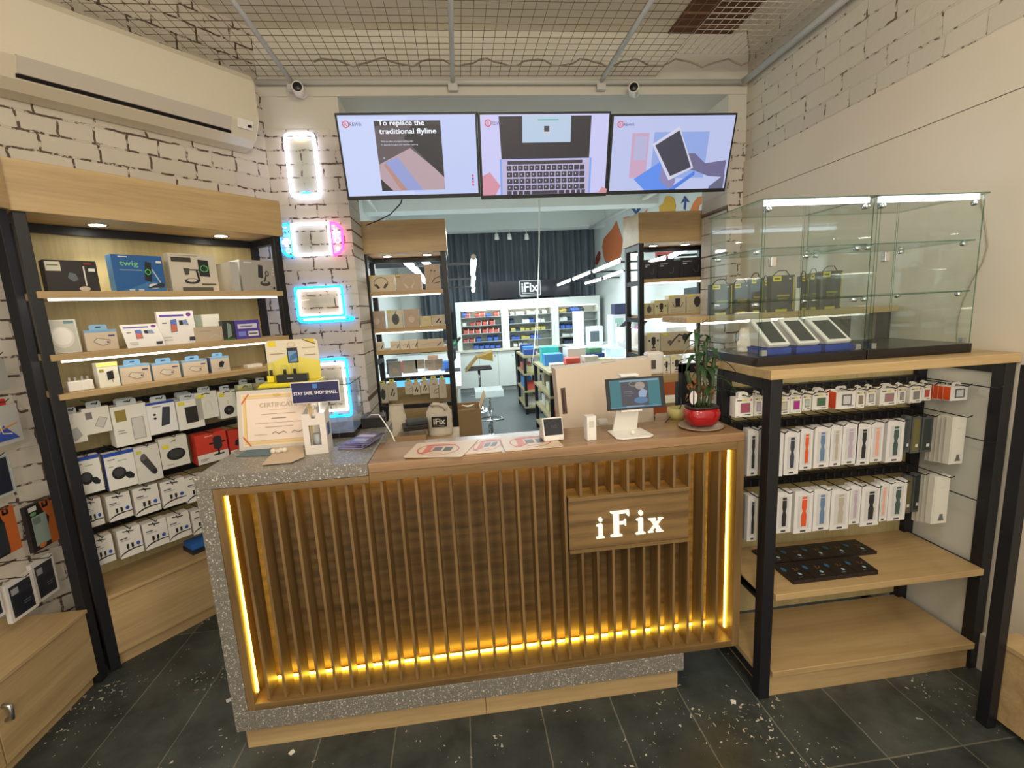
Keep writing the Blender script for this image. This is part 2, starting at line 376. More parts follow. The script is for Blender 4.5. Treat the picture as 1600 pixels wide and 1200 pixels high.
def text_geo(s, bold=0.0):
    k = (s, bold)
    if k in _T: return _T[k]
    cu = bpy.data.curves.new('lettering', 'FONT'); cu.body = s; cu.size = 1.0; cu.resolution_u = 3; cu.offset = bold; cu.fill_mode = 'BOTH'
    o = bpy.data.objects.new('lettering', cu); C.objects.link(o)
    bpy.context.view_layer.update()
    me = o.to_mesh(); vs = [tuple(v.co) for v in me.vertices]; fs = [tuple(p.vertices) for p in me.polygons]; o.to_mesh_clear()
    bpy.data.objects.remove(o); bpy.data.curves.remove(cu)
    if vs:
        x0 = min(v[0] for v in vs); x1 = max(v[0] for v in vs); z0 = min(v[1] for v in vs); z1 = max(v[1] for v in vs)
        vs = [((v[0] - x0) / (x1 - x0), (v[1] - z0) / (z1 - z0)) for v in vs]; asp = (x1 - x0) / (z1 - z0)
    else: asp = 1
    _T[k] = (vs, fs, asp); return _T[k]
def draw(mb, W, H, items, x0=0.0, z0=0.0, y=-0.0008, step=0.0003, emit=0.0):
    """flat printing on a face W x H: coordinates are shares of the face"""
    def c(k): return k if not isinstance(k, tuple) else col(k, 0.4, emit)
    for it in items:
        t = it[0]
        if t == 'r':
            _, a, b, e, f, k = it
            mb.add([(x0 + a * W, y, z0 + b * H), (x0 + e * W, y, z0 + b * H), (x0 + e * W, y, z0 + f * H), (x0 + a * W, y, z0 + f * H)], [(0, 1, 2, 3)], c(k))
        elif t == 'e':
            _, a, b, rx, rz, k = it; mb.disc(x0 + a * W, y, z0 + b * H, rx * W, rz * H, c(k), 16)
        elif t == 'p':
            mb.add([(x0 + a * W, y, z0 + b * H) for a, b in it[1]], [tuple(range(len(it[1])))], c(it[2]))
        elif t == 'l':
            pts = [Vector((x0 + a * W, z0 + b * H)) for a, b in it[1]]; wd = it[2] * min(W, H) / 2
            for i in range(len(pts) - 1):
                d = (pts[i + 1] - pts[i]); 
                if d.length < 1e-9: continue
                d = d.normalized() * wd; nn = Vector((-d.y, d.x)); a, b = pts[i] - d * 0.4, pts[i + 1] + d * 0.4
                q = [a + nn, a - nn, b - nn, b + nn]; mb.add([(p.x, y, p.y) for p in q], [(0, 1, 2, 3)], c(it[3]))
        elif t == 'o':      # ring
            _, a, b, rx, rz, wd, k = it; n = 24; w2 = wd * min(W, H) / 2; vs = []; fs = []
            for j in range(n):
                th = 2 * math.pi * j / n
                for sg in (-1, 1): vs.append((x0 + a * W + (rx * W + sg * w2) * math.cos(th), y, z0 + b * H + (rz * H + sg * w2) * math.sin(th)))
            for j in range(n):
                j2 = (j + 1) % n; fs.append((2 * j, 2 * j + 1, 2 * j2 + 1, 2 * j2))
            mb.add(vs, fs, c(k))
        elif t == 't':      # text: x, z, height share, colour, optional width share, bold
            s, a, b, h, k = it[1:6]; ws = it[6] if len(it) > 6 else None; bo = it[7] if len(it) > 7 else 0.0
            vs, fs, asp = text_geo(s, bo); hh = h * H; ww = ws * W if ws else hh * asp
            mb.add([(x0 + a * W + v[0] * ww, y, z0 + b * H + v[1] * hh) for v in vs], fs, c(k))
        y -= step
    return mb
ORD = ['first', 'second', 'third', 'fourth', 'fifth', 'sixth', 'seventh', 'eighth', 'ninth', 'tenth', 'eleventh', 'twelfth', 'thirteenth', 'fourteenth', 'fifteenth']
# ================================================================== THE ROOM
ROOM_T = 3.36
CREAM = plaster('cream_plaster', (214, 204, 186)); CREAM2 = plaster('beam_plaster', (206, 202, 190)); CEILM = plaster('ceiling_paint', (222, 215, 198), bump=0.3)
COOLW = plaster('workshop_white', (206, 212, 208), var=0.04)
BR_L = brick('painted_brick_left', (206, 198, 184), (196, 188, 174), (84, 66, 56), 0.50, bw=0.215, bh=0.083)
BR_P = brick('painted_brick_pillar', (212, 205, 196), (204, 196, 186), (92, 72, 64), 0.47, bw=0.215, bh=0.083, offx=0.07)
BR_R = brick('painted_brick_right', (204, 198, 182), (198, 191, 176), (104, 90, 72), 0.425, bw=0.26, bh=0.094)
SLATE = slate()
m = MB(); m.box(-2.3, -1.2, -0.08, 3.1, 3.66, 0, SLATE); struct('floor', m)
BFLOOR = plaster('workshop_floor', (84, 90, 92), rough=0.35, var=0.12)
m = MB(); m.box(-1.3, 3.66, -0.08, 3.1, 10.0, 0, BFLOOR); struct('floor', m)
m = MB(); m.box(-2.4, 0.9, ROOM_T, 2.3, 3.4, ROOM_T + 0.1, CEILM); struct('ceiling', m)
# back wall with the wide opening to the workshop
m = MB(); m.box(-1.35, 3.31, 2.975, 2.25, 3.66, 3.4, CREAM2); struct('wall_back', m)
m = MB(); m.box(-1.14, 3.31, 0, -0.665, 3.66, 2.78, BR_P); m.box(-1.14, 3.316, 2.78, -0.669, 3.66, 2.975, CREAM2)
m.box(1.965, 3.31, 0, 2.1, 3.66, 2.76, BR_P); m.box(1.965, 3.316, 2.76, 2.1, 3.66, 2.975, CREAM2)
m.box(2.1, 3.5, 0, 3.0, 3.66, 3.9, CREAM2); struct('wall_back', m)
m = MB(); m.box(-1.62, 0, 0, 0.02, 0.1, ROOM_T, BR_L)
struct('wall_corner', m, loc=(-1.14, 3.31, 0), rz=LU.a)
m = MB(); m.box(-1.2, 0, 0, 2.12, 0.1, ROOM_T, BR_L); struct('wall_left', m, loc=(-2.17, 0, 0), rz=math.pi / 2)
# right wall: smooth boarding below, painted brick above
m = MB(); m.box(-3.31, 0.012, 2.53, 1.0, 0.12, ROOM_T, BR_R)
m.box(-3.31, 0.0, 2.2905, 1.0, 0.12, 2.53, CREAM); m.box(-3.31, 0.004, 2.2865, 1.0, 0.12, 2.2905, mat('board_joint', (130, 118, 98), 0.8)); m.box(-3.31, 0, 0, 1.0, 0.12, 2.2865, CREAM)  # thin darker strip at the joint between the boards
struct('wall_right', m, loc=(2.085, 0, 0), rz=-math.pi / 2)
m = MB(); m.box(2.063, 1.0, 0, 2.084, 3.3, 0.16, CREAM); struct('baseboard_right', m)

# workshop behind
m = MB(); m.box(2.9, 3.66, 0, 3.0, 10, 3.9, COOLW); struct('wall_workshop_right', m)
MUR = [((1110, 318), None)]
def mural(name, pts, rgb):
    q = [at_x(px, py, 2.896) for px, py in pts]; mb = MB()
    mb.prism([(p.y, p.z) for p in q], 2.892, 2.8999, col(rgb, 0.7), 'x'); o = mb.build(name); return tag(o, kind='structure')
mur = [
 ('trim_1', [(963, 345), (957, 357), (944, 372), (941, 385), (943, 400), (947, 412), (966, 413), (971, 395), (973, 375), (968, 360)], (196, 108, 62)),
 ('trim_2', [(936, 392), (931, 402), (930, 412), (933, 414), (938, 404), (938, 395)], (140, 52, 44)),
 ('trim_3', [(974, 340), (984, 338), (990, 341), (996, 336), (1000, 350), (975, 350)], (214, 142, 118)),
 ('trim_4', [(1031, 334), (1030, 322), (1036, 318), (1040, 307), (1046, 306), (1053, 310), (1056, 322), (1054, 334)], (204, 160, 60)),
 ('trim_5', [(1078, 330), (1083, 318), (1090, 308), (1100, 306), (1106, 312), (1106, 322), (1098, 316), (1092, 322), (1090, 334), (1078, 334)], (208, 122, 66)),
 ('trim_6', [(986, 325), (990, 322), (994, 331), (1000, 318), (1004, 309), (1006, 311), (1000, 328), (994, 335)], (48, 82, 140)),
 ('trim_7', [(1068, 326), (1070, 314), (1064, 318), (1070, 306), (1077, 316), (1072, 315), (1071, 328)], (48, 76, 134)),
 ('trim_8', [(1023, 390), (1053, 386), (1054, 390), (1045, 404), (1025, 405)], (176, 64, 52)),
 ('trim_9', [(1004, 334), (1012, 326), (1010, 334)], (214, 150, 128))]
for nm, pts, rgb in mur: mural(nm, pts, rgb)
m = MB(); m.box(-1.25, 3.66, 0, -1.15, 10, 3.9, COOLW); struct('wall_workshop_left', m)
m = MB(); m.box(-1.25, 9.85, 0, 3.0, 9.95, 3.9, COOLW); struct('wall_workshop_back', m)
m = MB(); m.box(-1.3, 3.4, 3.75, 3.1, 10, 3.85, COOLW); struct('ceiling', m)
m = MB(); m.box(-1.15, 6.6, 2.93, 2.9, 6.9, 3.75, COOLW); struct('trim_beam', m)
m = MB(); m.box(-1.15, 9.0, 3.03, 2.9, 9.3, 3.6, COOLW); m.box(-1.15, 8.95, 3.6, 2.9, 9.3, 3.65, COOLW); struct('trim_beam', m)
m = MB(); m.tube((-0.98, 3.75, 2.95), (-0.98, 9, 2.95), 0.02, GREYPIPE); m.tube((2.78, 3.9, 3.0), (2.6, 9.0, 3.0), 0.03, GREYPIPE)
tag(m.build('ceiling_pipe'), 'pale painted pipes running along under the workshop ceiling', 'pipe')

# ------------------------------------------------------------------ hanging wire mesh, its struts and rail
m = MB(); X0, X1, Y0, Y1 = -2.1, 1.42, 1.9, 3.28; ZM = 3.075; WR = 0.0017
wire = mat('galvanised_wire', (112, 100, 80), 0.5, 0.2)
x = X1
while x > X0:
    m.tube((x, Y0, ZM), (x, min(Y1, 3.26 + 1.171 * (x + 1.14)), ZM), WR, wire, 4); x -= 0.062
y = Y1
while y > Y0:
    m.tube((max(-2.1, -1.10 + (y - 3.31) * 0.854), y, ZM + 0.003), (X1, y, ZM + 0.003), WR, wire, 4); y -= 0.062
mesh_o = tag(m.build('wire_mesh_panel'), 'large grey wire grid hanging flat under the ceiling', 'wire mesh')
m = MB(); wire2 = mat('white_wire', (206, 200, 188), 0.5)
x = 1.46
while x < 2.05:
    m.tube((x, 1.9, 3.1), (x, 3.05, 3.1), WR * 1.3, wire2, 4); x += 0.05
y = 3.05
while y > 1.9:
    m.tube((1.46, y, 3.103), (2.04, y, 3.103), WR * 1.3, wire2, 4); y -= 0.05
tag(m.build('wire_mesh_panel'), 'small white wire grid under the brown ceiling vent', 'wire mesh')
for k, (a, lab) in enumerate(((-0.925, 'white tube strut at the left, ending over the left camera'), (0.065, 'white tube strut in the middle of the wire grid'), (1.045, 'white tube strut at the right, ending near the right camera'))):
    m = MB(); m.tube((a, 1.8, 3.045), (a, 3.3, 3.045), 0.014, GREYPIPE, 8); m.box(a - 0.03, 3.27, 2.99, a + 0.03, 3.3, 3.03, GREYPIPE)
    tag(m.build('ceiling_strut'), lab, 'ceiling strut', 'tube struts holding the wire grid')
m = MB(); m.tube((-1.14, 3.285, 3.045), (2.05, 3.285, 3.04), 0.017, GREYPIPE, 8); tag(m.build('rail_pipe'), 'horizontal grey rail pipe along the top of the back beam', 'pipe')
m = MB(); m.tube((2.05, 3.29, 3.04), (2.05, 1.5, 3.06), 0.022, GREYPIPE, 8); tag(m.build('rail_pipe'), 'cream rail pipe running along the top of the right brick wall', 'pipe')
m = MB(); cable = mat('grey_cable', (150, 142, 126), 0.6)
pts = [(-0.75 + 0.045 * i, 3.15, 3.095 + 0.02 * math.sin(i * 0.9) + 0.006 * math.sin(i * 2.3)) for i in range(61)] + [(2.0, 3.15, 3.1), (2.04, 3.2, 3.16), (2.02, 3.2, 3.28), (2.05, 3.25, 3.34)]
m.path(pts, 0.005, cable, 6); tag(m.build('ceiling_cable'), 'loose wavy grey cable lying on the wire grid by the back wall', 'cable')
m = MB(); m.box(1.52, 2.0, 3.35, 1.97, 3.33, 3.358, mat('vent_brown', (104, 66, 44), 0.8))
for i in range(9): m.box(1.52, 2.1 + 0.14 * i, 3.342, 1.97, 2.11 + 0.14 * i, 3.35, mat('vent_bar', (130, 92, 68), 0.7))
tag(m.build('ceiling_vent'), 'brown rectangular grille set in the ceiling at the right', 'vent')

# ------------------------------------------------------------------ security cameras
def bullet(px, py, yaw, lab):
    p = at_y(px, py, 3.24); t = empty('security_camera', (p.x, p.y, p.z), yaw, lab, 'security camera', 'security cameras on the back beam')
    m = MB(); m.lathe([(0.026, 0.03), (0.033, 0.02), (0.034, -0.055), (0.031, -0.062), (0.028, -0.058)], WHITE, 18, axis='y'); m.build('housing', t)
    m = MB(); m.lathe([(0.0275, -0.0585), (0.027, -0.06), (0.011, -0.06), (0.001, -0.064)], DARK, 18, axis='y'); tag(m.build('lens', t), 'black glass lens')
    m = MB(); m.lathe([(0.03, 0.07), (0.03, 0.055), (0.012, 0.05), (0.011, 0.02)], WHITE, 14, axis='y', c=(0.012, 0, 0.012)); m.build('bracket', t)
bullet(467, 142, 0.15, 'white bullet camera with black lens above the phone sign')
bullet(990, 142, -0.35, 'white bullet camera above the right screen')

# ------------------------------------------------------------------ air conditioner on the slanted wall
t = empty('air_conditioner', LU.w(0.0, 0.295, 2.60), LU.a, 'long white split air conditioner mounted high on the slanted brick wall', 'air conditioner')
ACW = mat('ac_white', (214, 206, 186), 0.22); ACG = mat('ac_grey', (198, 190, 178), 0.3)
def ac_prof(o=0.0): return [(0.0, 0.005), (0.0, 0.39), (-0.10, 0.395), (-0.185, 0.385), (-0.21, 0.35), (-0.212, 0.16), (-0.20, 0.12), (-0.15, 0.045), (-0.10, 0.012)]
m = MB(); m.prism(ac_prof(), 0.0, 1.09, ACW, 'x'); m.build('casing', t, bevel=0.012)
m = MB(); m.hexa([(0.09, -0.172, 0.064), (0.93, -0.172, 0.064), (0.93, -0.207, 0.122), (0.09, -0.207, 0.122)], [(0.09, -0.158, 0.064), (0.93, -0.158, 0.064), (0.93, -0.193, 0.122), (0.09, -0.193, 0.122)], ACG); tag(m.build('louver', t), 'pale grey air louver')
m = MB(); m.hexa([(0.085, -0.1585, 0.050), (0.94, -0.1585, 0.050), (0.94, -0.167, 0.0625), (0.085, -0.167, 0.0625)], [(0.085, -0.145, 0.052), (0.94, -0.145, 0.052), (0.94, -0.155, 0.0635), (0.085, -0.155, 0.0635)], DARK); m.box(0.0865, -0.2, 0.1225, 0.934, -0.203 , 0.1235, DARK); tag(m.build('air_outlet', t), 'dark air outlet slot')
m = MB(); m.hexa([(0.965, -0.1905, 0.084), (1.05, -0.1905, 0.084), (1.05, -0.2055, 0.13), (0.965, -0.2055, 0.13)], [(0.965, -0.185, 0.084), (1.05, -0.185, 0.084), (1.05, -0.2, 0.13), (0.965, -0.2, 0.13)], WHITE); m.box(1.02, -0.2045, 0.095, 1.04, -0.19, 0.106, DARK); m.build('display_window', t)

# ------------------------------------------------------------------ the three wall screens
def tv(nm, xl, xr, pyt, pyb, lab, pic, yt=2.86, yb=2.985, front=0.0):
    pt = at_y((xl[0] + xr[0]) / 2, pyt, yt - front); pb = at_y((xl[1] + xr[1]) / 2, pyb, yb - front)
    x0 = at_y(xl[0], pyt, yt - front).x; x1 = at_y(xr[0], pyt, yt - front).x; x0 = (x0 + at_y(xl[1], pyb, yb - front).x) / 2; x1 = (x1 + at_y(xr[1], pyb, yb - front).x) / 2
    W = x1 - x0; zb, zt = pb.z, pt.z; H = math.hypot(zt - zb, yb - yt)
    t = empty('wall_screen', (x0, yb - front, zb), 0, lab, 'screen', 'three screens in a row above the counter')
    t.rotation_euler = (math.atan2(yb - yt, zt - zb), 0, 0)
    m = MB(); m.box(0, 0, 0, W, 0.045, H, DARK); m.box(W * 0.2, 0.045, H * 0.2, W * 0.8, 0.07, H * 0.8, DARK); m.build('casing', t, bevel=0.003)
    m = MB(); draw(m, W - 0.024, H - 0.034, pic, 0.012, 0.022, y=-0.001, emit=0.85); tag(m.build('display', t), 'lit picture')
    m = MB(); m.tube((W / 2, 0.06, H / 2), (W / 2, 0.30, H * 0.75), 0.02, BLACK); m.box(W * 0.35, 0.05, H * 0.3, W * 0.65, 0.08, H * 0.7, BLACK); m.build('wall_bracket', t)
    return t, W, H
LG = (196, 206, 242); REWA = [('o', 0.055, 0.895, 0.022, 0.038, 0.012, (214, 60, 70)), ('t', 'R', 0.045, 0.872, 0.045, (214, 60, 70)), ('t', 'REWA', 0.083, 0.872, 0.042, (70, 60, 110), 0.085)]
p1 = [('r', 0, 0, 1, 1, (186, 198, 240)), ('r', 0, 0, 0.5, 0.98, (196, 208, 246)), ('r', 0.255, 0.06, 0.74, 0.93, (86, 76, 82)),
      ('p', [(0.255, 0.06), (0.74, 0.06), (0.74, 0.24), (0.5, 0.60), (0.255, 0.40)], (176, 152, 162)), ('p', [(0.30, 0.43), (0.40, 0.49), (0.57, 0.06), (0.43, 0.06)], (140, 152, 206)), ('p', [(0.29, 0.4), (0.31, 0.41), (0.45, 0.06), (0.40, 0.06)], (178, 132, 120)),
      ('p', [(0.255, 0.06), (0.34, 0.06), (0.255, 0.22)], (26, 24, 34)), ('p', [(0.46, 0.72), (0.55, 0.93), (0.74, 0.93), (0.74, 0.22)], (18, 20, 32)), ('r', 0.255, 0.87, 0.74, 0.93, (40, 38, 46)),
      ('t', 'To replace the', 0.285, 0.855, 0.085, (240, 244, 255), 0.335, 0.02), ('t', 'traditional flyline', 0.285, 0.755, 0.085, (240, 244, 255), 0.42, 0.02),
      ('t', 'With the effect of original welding slide.', 0.29, 0.672, 0.022, (214, 220, 240), 0.24), ('t', 'To beautify the glass with seamless repairing', 0.29, 0.63, 0.022, (214, 220, 240), 0.27),
      ('e', 0.30, 0.48, 0.008, 0.014, (150, 150, 160)), ('r', 0.955, 0.10, 0.968, 0.13, (206, 60, 90)), ('r', 0.955, 0.14, 0.968, 0.17, (206, 60, 90)), ('r', 0.955, 0.18, 0.968, 0.21, (90, 60, 160)), ('r', 0.955, 0.22, 0.968, 0.25, (206, 60, 90))] + REWA
tv('left', (520, 545), (748, 748.5), 175.5, 310.5, 'left screen showing a text slide about replacing the flyline', p1)
kb = [('r', 0, 0, 1, 1, (196, 196, 240)), ('p', [(0.0, 0.0), (0.10, 0.0), (0.14, 0.12), (0.06, 0.30), (0.0, 0.25)], (206, 140, 160)), ('p', [(0.14, 0.98), (0.86, 0.98), (0.855, 0.46), (0.155, 0.46)], (20, 18, 34)),
      ('r', 0.32, 0.66, 0.70, 0.985, (176, 198, 222)), ('r', 0.44, 0.925, 0.60, 0.94, (90, 170, 150)), ('r', 0.49, 0.79, 0.53, 0.86, (50, 50, 60)), ('r', 0.485, 0.76, 0.535, 0.79, (200, 200, 206)),
      ('r', 0.14, 0.0, 0.875, 0.46, (120, 160, 235)), ('r', 0.155, 0.0, 0.86, 0.455, (184, 176, 214)), ('r', 0.20, 0.39, 0.80, 0.435, (44, 44, 56))]
for r in range(4):
    nk = 14 if r == 0 else 13
    for k in range(nk):
        a = 0.19 + k * 0.63 / nk; kb.append(('r', a + 0.003, 0.31 - r * 0.083, a + 0.63 / nk - 0.004, 0.375 - r * 0.083, (40, 40, 56)))
        if r < 4 and k < 12: kb.append(('r', a + 0.016, 0.335 - r * 0.083, a + 0.024, 0.355 - r * 0.083, (190, 190, 210)))
for a, b2 in ((0.19, 0.225), (0.235, 0.27), (0.28, 0.315), (0.325, 0.375), (0.385, 0.595), (0.605, 0.65), (0.66, 0.695), (0.705, 0.74), (0.75, 0.78), (0.79, 0.82)): kb.append(('r', a, -0.0 + 0.005, b2, 0.05, (40, 40, 56)))
kb += [('p', [(0.93, 0.0), (1.0, 0.0), (1.0, 0.05), (0.96, 0.08)], (206, 140, 150))]
tv('mid', (748.5, 750), (953, 949.5), 174.5, 309, 'middle screen showing an open laptop keyboard', kb + REWA, front=0.012)
p3 = [('r', 0, 0, 1, 1, (184, 192, 232)), ('r', 0.16, 0.18, 0.3, 0.78, (196, 160, 190)), ('r', 0.185, 0.42, 0.285, 0.74, (176, 176, 214)), ('r', 0.34, 0.16, 0.80, 0.79, (140, 164, 222)), ('p', [(0.2, 0.16), (0.42, 0.4), (0.56, 0.1), (0.5, 0.0), (0.3, 0.0)], (88, 138, 232)), ('p', [(0.5, 0.0), (0.72, 0.26), (0.72, 0.20), (0.56, 0.0)], (74, 122, 222)),
      ('p', [(0.6, 0.3), (0.62, 0.5), (0.7, 0.5), (0.8, 0.36), (0.98, 0.4), (0.98, 0.16), (0.84, 0.18), (0.72, 0.26)], (104, 100, 140)), ('p', [(0.42, 0.14), (0.43, 0.32), (0.52, 0.26), (0.56, 0.14), (0.54, 0.02), (0.50, 0.02)], (136, 128, 176)),
      ('p', [(0.33, 0.63), (0.54, 0.86), (0.70, 0.30), (0.50, 0.13)], (206, 206, 228)), ('p', [(0.355, 0.615), (0.545, 0.81), (0.68, 0.31), (0.51, 0.19)], (52, 54, 74)), ('p', [(0.86, 0.03), (0.985, 0.2), (0.985, 0.0), (0.86, 0.0)], (96, 98, 128))] + REWA
tv('right', (954, 950.5), (1152, 1133.5), 177, 302, 'right screen showing hands holding a tablet', p3)

# ------------------------------------------------------------------ neon signs on the pillar
def neon(nm, lab, x0, z0, x1, z1, runs, extra=None):
    t = empty(nm, (x0, 3.296, z0), 0, lab, 'neon sign', 'neon signs on the brick pillar')
    W, H = x1 - x0, z1 - z0
    m = MB(); m.box(-0.008, 0, -0.008, W + 0.008, 0.004, H + 0.008, GLASS); tag(m.build('acrylic_backing', t), 'clear backing sheet')
    for pts, c, r, closed in runs:
        m = MB(); m.path([(a * W, -0.008, b * H) for a, b in pts], r, mat('neon_%d_%d_%d' % c, c, emit=4.2), 8, closed=closed); m.build('neon_tube', t)
    for (a, b) in ((0.03, 0.03), (0.97, 0.97)):
        m = MB(); m.lathe([(0.004, 0.014), (0.004, -0.004), (0.006, -0.006)], CHROME, 8, c=(a * W, 0, b * H), axis='y'); m.build('standoff_screw', t)
def rr(x0, y0, x1, y1, r, asp=1.0, n=4):
    o = []
    for cx_, cy_, s in ((x1 - r, y1 - r * asp, 0), (x0 + r, y1 - r * asp, 1), (x0 + r, y0 + r * asp, 2), (x1 - r, y0 + r * asp, 3)):
        for k in range(n + 1):
            th = (s + k / n) * math.pi / 2; o.append((cx_ + r * math.cos(th), cy_ + r * asp * math.sin(th)))
    return o
NW, NC, NP, NO = (235, 232, 255), (20, 150, 255), (255, 60, 150), (255, 214, 180)
neon('neon_phone_sign', 'white neon sign in the outline of a phone, topmost on the pillar', -1.02, 2.36, -0.825, 2.76,
     [(rr(0.05, 0.03, 0.95, 0.97, 0.14, 0.5), NW, 0.010, True), ([(0.32, 0.93), (0.36, 0.905), (0.64, 0.905), (0.68, 0.93)], (255, 226, 180), 0.008, False), ([(0.36, 0.08), (0.64, 0.08)], (60, 170, 255), 0.007, False)])
cx1 = [([(0.30, 1), (0.12, 0.98), (0.02, 0.78), (0.02, 0.25), (0.12, 0.03), (0.27, 0.0)]), ]
def ring(cx_, cy_, r, asp, n=12): return [(cx_ + r * math.cos(2 * math.pi * k / n), cy_ + r * asp * math.sin(2 * math.pi * k / n)) for k in range(n)]
def plus(cx_, cy_, a, asp): return [(cx_ - a, cy_ + a * asp * .35), (cx_ - a * .35, cy_ + a * asp * .35), (cx_ - a * .35, cy_ + a * asp), (cx_ + a * .35, cy_ + a * asp), (cx_ + a * .35, cy_ + a * asp * .35), (cx_ + a, cy_ + a * asp * .35), (cx_ + a, cy_ - a * asp * .35), (cx_ + a * .35, cy_ - a * asp * .35), (cx_ + a * .35, cy_ - a * asp), (cx_ - a * .35, cy_ - a * asp), (cx_ - a * .35, cy_ - a * asp * .35), (cx_ - a, cy_ - a * asp * .35)]
neon('neon_console_sign', 'blue, white and pink neon sign in the shape of a handheld game console', -1.125, 2.0, -0.72, 2.205,
     [([(0.20, 1), (0.10, 0.98), (0.01, 0.8), (0.01, 0.22), (0.10, 0.03), (0.20, 0.0)], NC, 0.007, False), ([(0.19, 0.98), (0.19, 0.03)], (60, 180, 255), 0.006, False),
      (rr(0.22, 0.04, 0.79, 0.98, 0.01, 2), NW, 0.0085, True), ([(0.82, 1), (0.90, 0.98), (0.99, 0.8), (0.99, 0.22), (0.90, 0.03), (0.82, 0.0)], NP, 0.007, False), ([(0.82, 0.98), (0.82, 0.03)], NP, 0.006, False),
      (ring(0.10, 0.72, 0.042, 2), (60, 180, 255), 0.0045, True), (plus(0.11, 0.44, 0.055, 2), NW, 0.0045, True), (rr(0.10, 0.12, 0.16, 0.24, 0.015, 2, 2), (120, 220, 255), 0.004, True),
      (plus(0.895, 0.68, 0.055, 2), (255, 200, 220), 0.0045, True), (ring(0.91, 0.45, 0.04, 2), (255, 150, 200), 0.0045, True), (ring(0.90, 0.19, 0.022, 2), (255, 220, 235), 0.0045, True), ([(0.85, 0.9), (0.88, 0.9)], (255, 200, 220), 0.004, False), ([(0.10, 0.9), (0.13, 0.9)], (200, 240, 255), 0.004, False)])
neon('neon_laptop_sign', 'blue and white neon sign in the outline of a laptop', -1.075, 1.565, -0.70, 1.80,
     [(rr(0.03, 0.17, 0.83, 0.98, 0.02, 2), NC, 0.008, True), (rr(0.08, 0.21, 0.77, 0.91, 0.015, 2), NO, 0.007, True),
      ([(0.02, 0.13), (0.06, 0.05), (0.20, 0.02), (0.97, 0.02), (0.99, 0.06), (0.86, 0.13)], NC, 0.008, False), ([(0.12, 0.09), (0.82, 0.09)], (190, 230, 255), 0.006, False)])
neon('neon_tablet_sign', 'blue and orange neon sign in the outline of a tablet, lowest on the pillar', -1.04, 0.905, -0.78, 1.32,
     [(rr(0.03, 0.02, 0.97, 0.98, 0.07, 0.6), NC, 0.009, True), (rr(0.13, 0.12, 0.87, 0.9, 0.01, 0.6), NO, 0.008, True), (ring(0.56, 0.06, 0.04, 0.6), NC, 0.004, True)])
# ================================================================== SHELVING
def post(mb, u, v, z0, z1, s=0.04, m=None): mb.box(u, v, z0, u + s, v + s, z1, m or BLACK)
def downlight(t, u, v, z):
    m = MB(); m.lathe([(0.042, 0.0), (0.042, -0.004), (0.032, -0.006)], CHROME, 16, c=(u, v, z)); o = m.build('downlight', t)
    m = MB(); m.lathe([(0.031, -0.0061), (0.001, -0.0066)], SPOT, 16, c=(u, v, z)); m.build('lamp_lens', o)
def spot(loc, e, colr=(1, 0.93, 0.8), size=1.9):
    l = bpy.data.lights.new('downlight_beam', 'SPOT'); l.energy = e; l.color = colr; l.spot_size = size; l.spot_blend = 0.7; l.shadow_soft_size = 0.03
    o = bpy.data.objects.new('downlight_beam', l); C.objects.link(o); o.location = loc
def shelf_unit(F, L, D, lab, grp, shelves, canopy, posts=True, panel=None, base=None, rails=(), leds=(), spots=(), crossbars=(), slots=False, u0=0.0, sides=True, name='display_unit', postmask=15, top=2.09):
    t = empty(name, F.w(0, 0, 0), F.a, lab, 'display shelf', grp)
    P = 0.04
    for k, (u, v) in enumerate(((u0 - P, 0), (L, 0), (u0 - P, D - P), (L, D - P))):
        if postmask >> k & 1:
            m = MB(); post(m, u, v, 0, top); m.build('post', t, bevel=0.002)
    if canopy:
        m = MB(); m.box(u0 - P - 0.012, -0.02, canopy[0], L + P + 0.012, D, canopy[1], OAK_X); m.build('canopy', t, bevel=0.002)
        for (z, vv) in ((canopy[0] - 0.04, 0),):
            for uu in (u0 - P, L):
                m = MB(); m.box(uu, P, z, uu + P, D - P, z + 0.039, BLACK); m.build('crossbar', t)
            m = MB(); m.box(u0, D - P, z, L, D, z + 0.039, BLACK); m.build('crossbar', t)
    for z in crossbars:
        for uu in (u0 - P, L):
            m = MB(); m.box(uu + 0.002, P, z, uu + P - 0.002, D - P, z + 0.035, BLACK); m.build('crossbar', t)
    for u in spots:
        downlight(t, u, D * 0.45, canopy[0]); spot(F.w(u, D * 0.45, canopy[0] - 0.02), 5.0)
    if panel:
        m = MB(); m.box(u0, D - 0.015, panel[0], L, D, panel[1], OAK_P); m.build('back_panel', t)
    for k, (z0, z1, f) in enumerate(shelves):
        m = MB(); m.box(u0 - 0.0 if f >= 0 else u0 - 0.02, f, z0, L if f >= 0 else L + 0.01, D - 0.02, z1, OAK_X); o = m.build('shelf', t, bevel=0.0015)
        if k in leds:
            m = MB(); m.box(u0 + 0.015, f + 0.012, z0 - 0.009, L - 0.025, f + 0.026, z0, LED); tag(m.build('led_strip', o), 'added white fill strip')
    for z in rails:
        m = MB(); m.box(u0, D - 0.035, z, L, D - 0.0155, z + 0.03, BLACK); m.build('peg_rail', t)
    return t
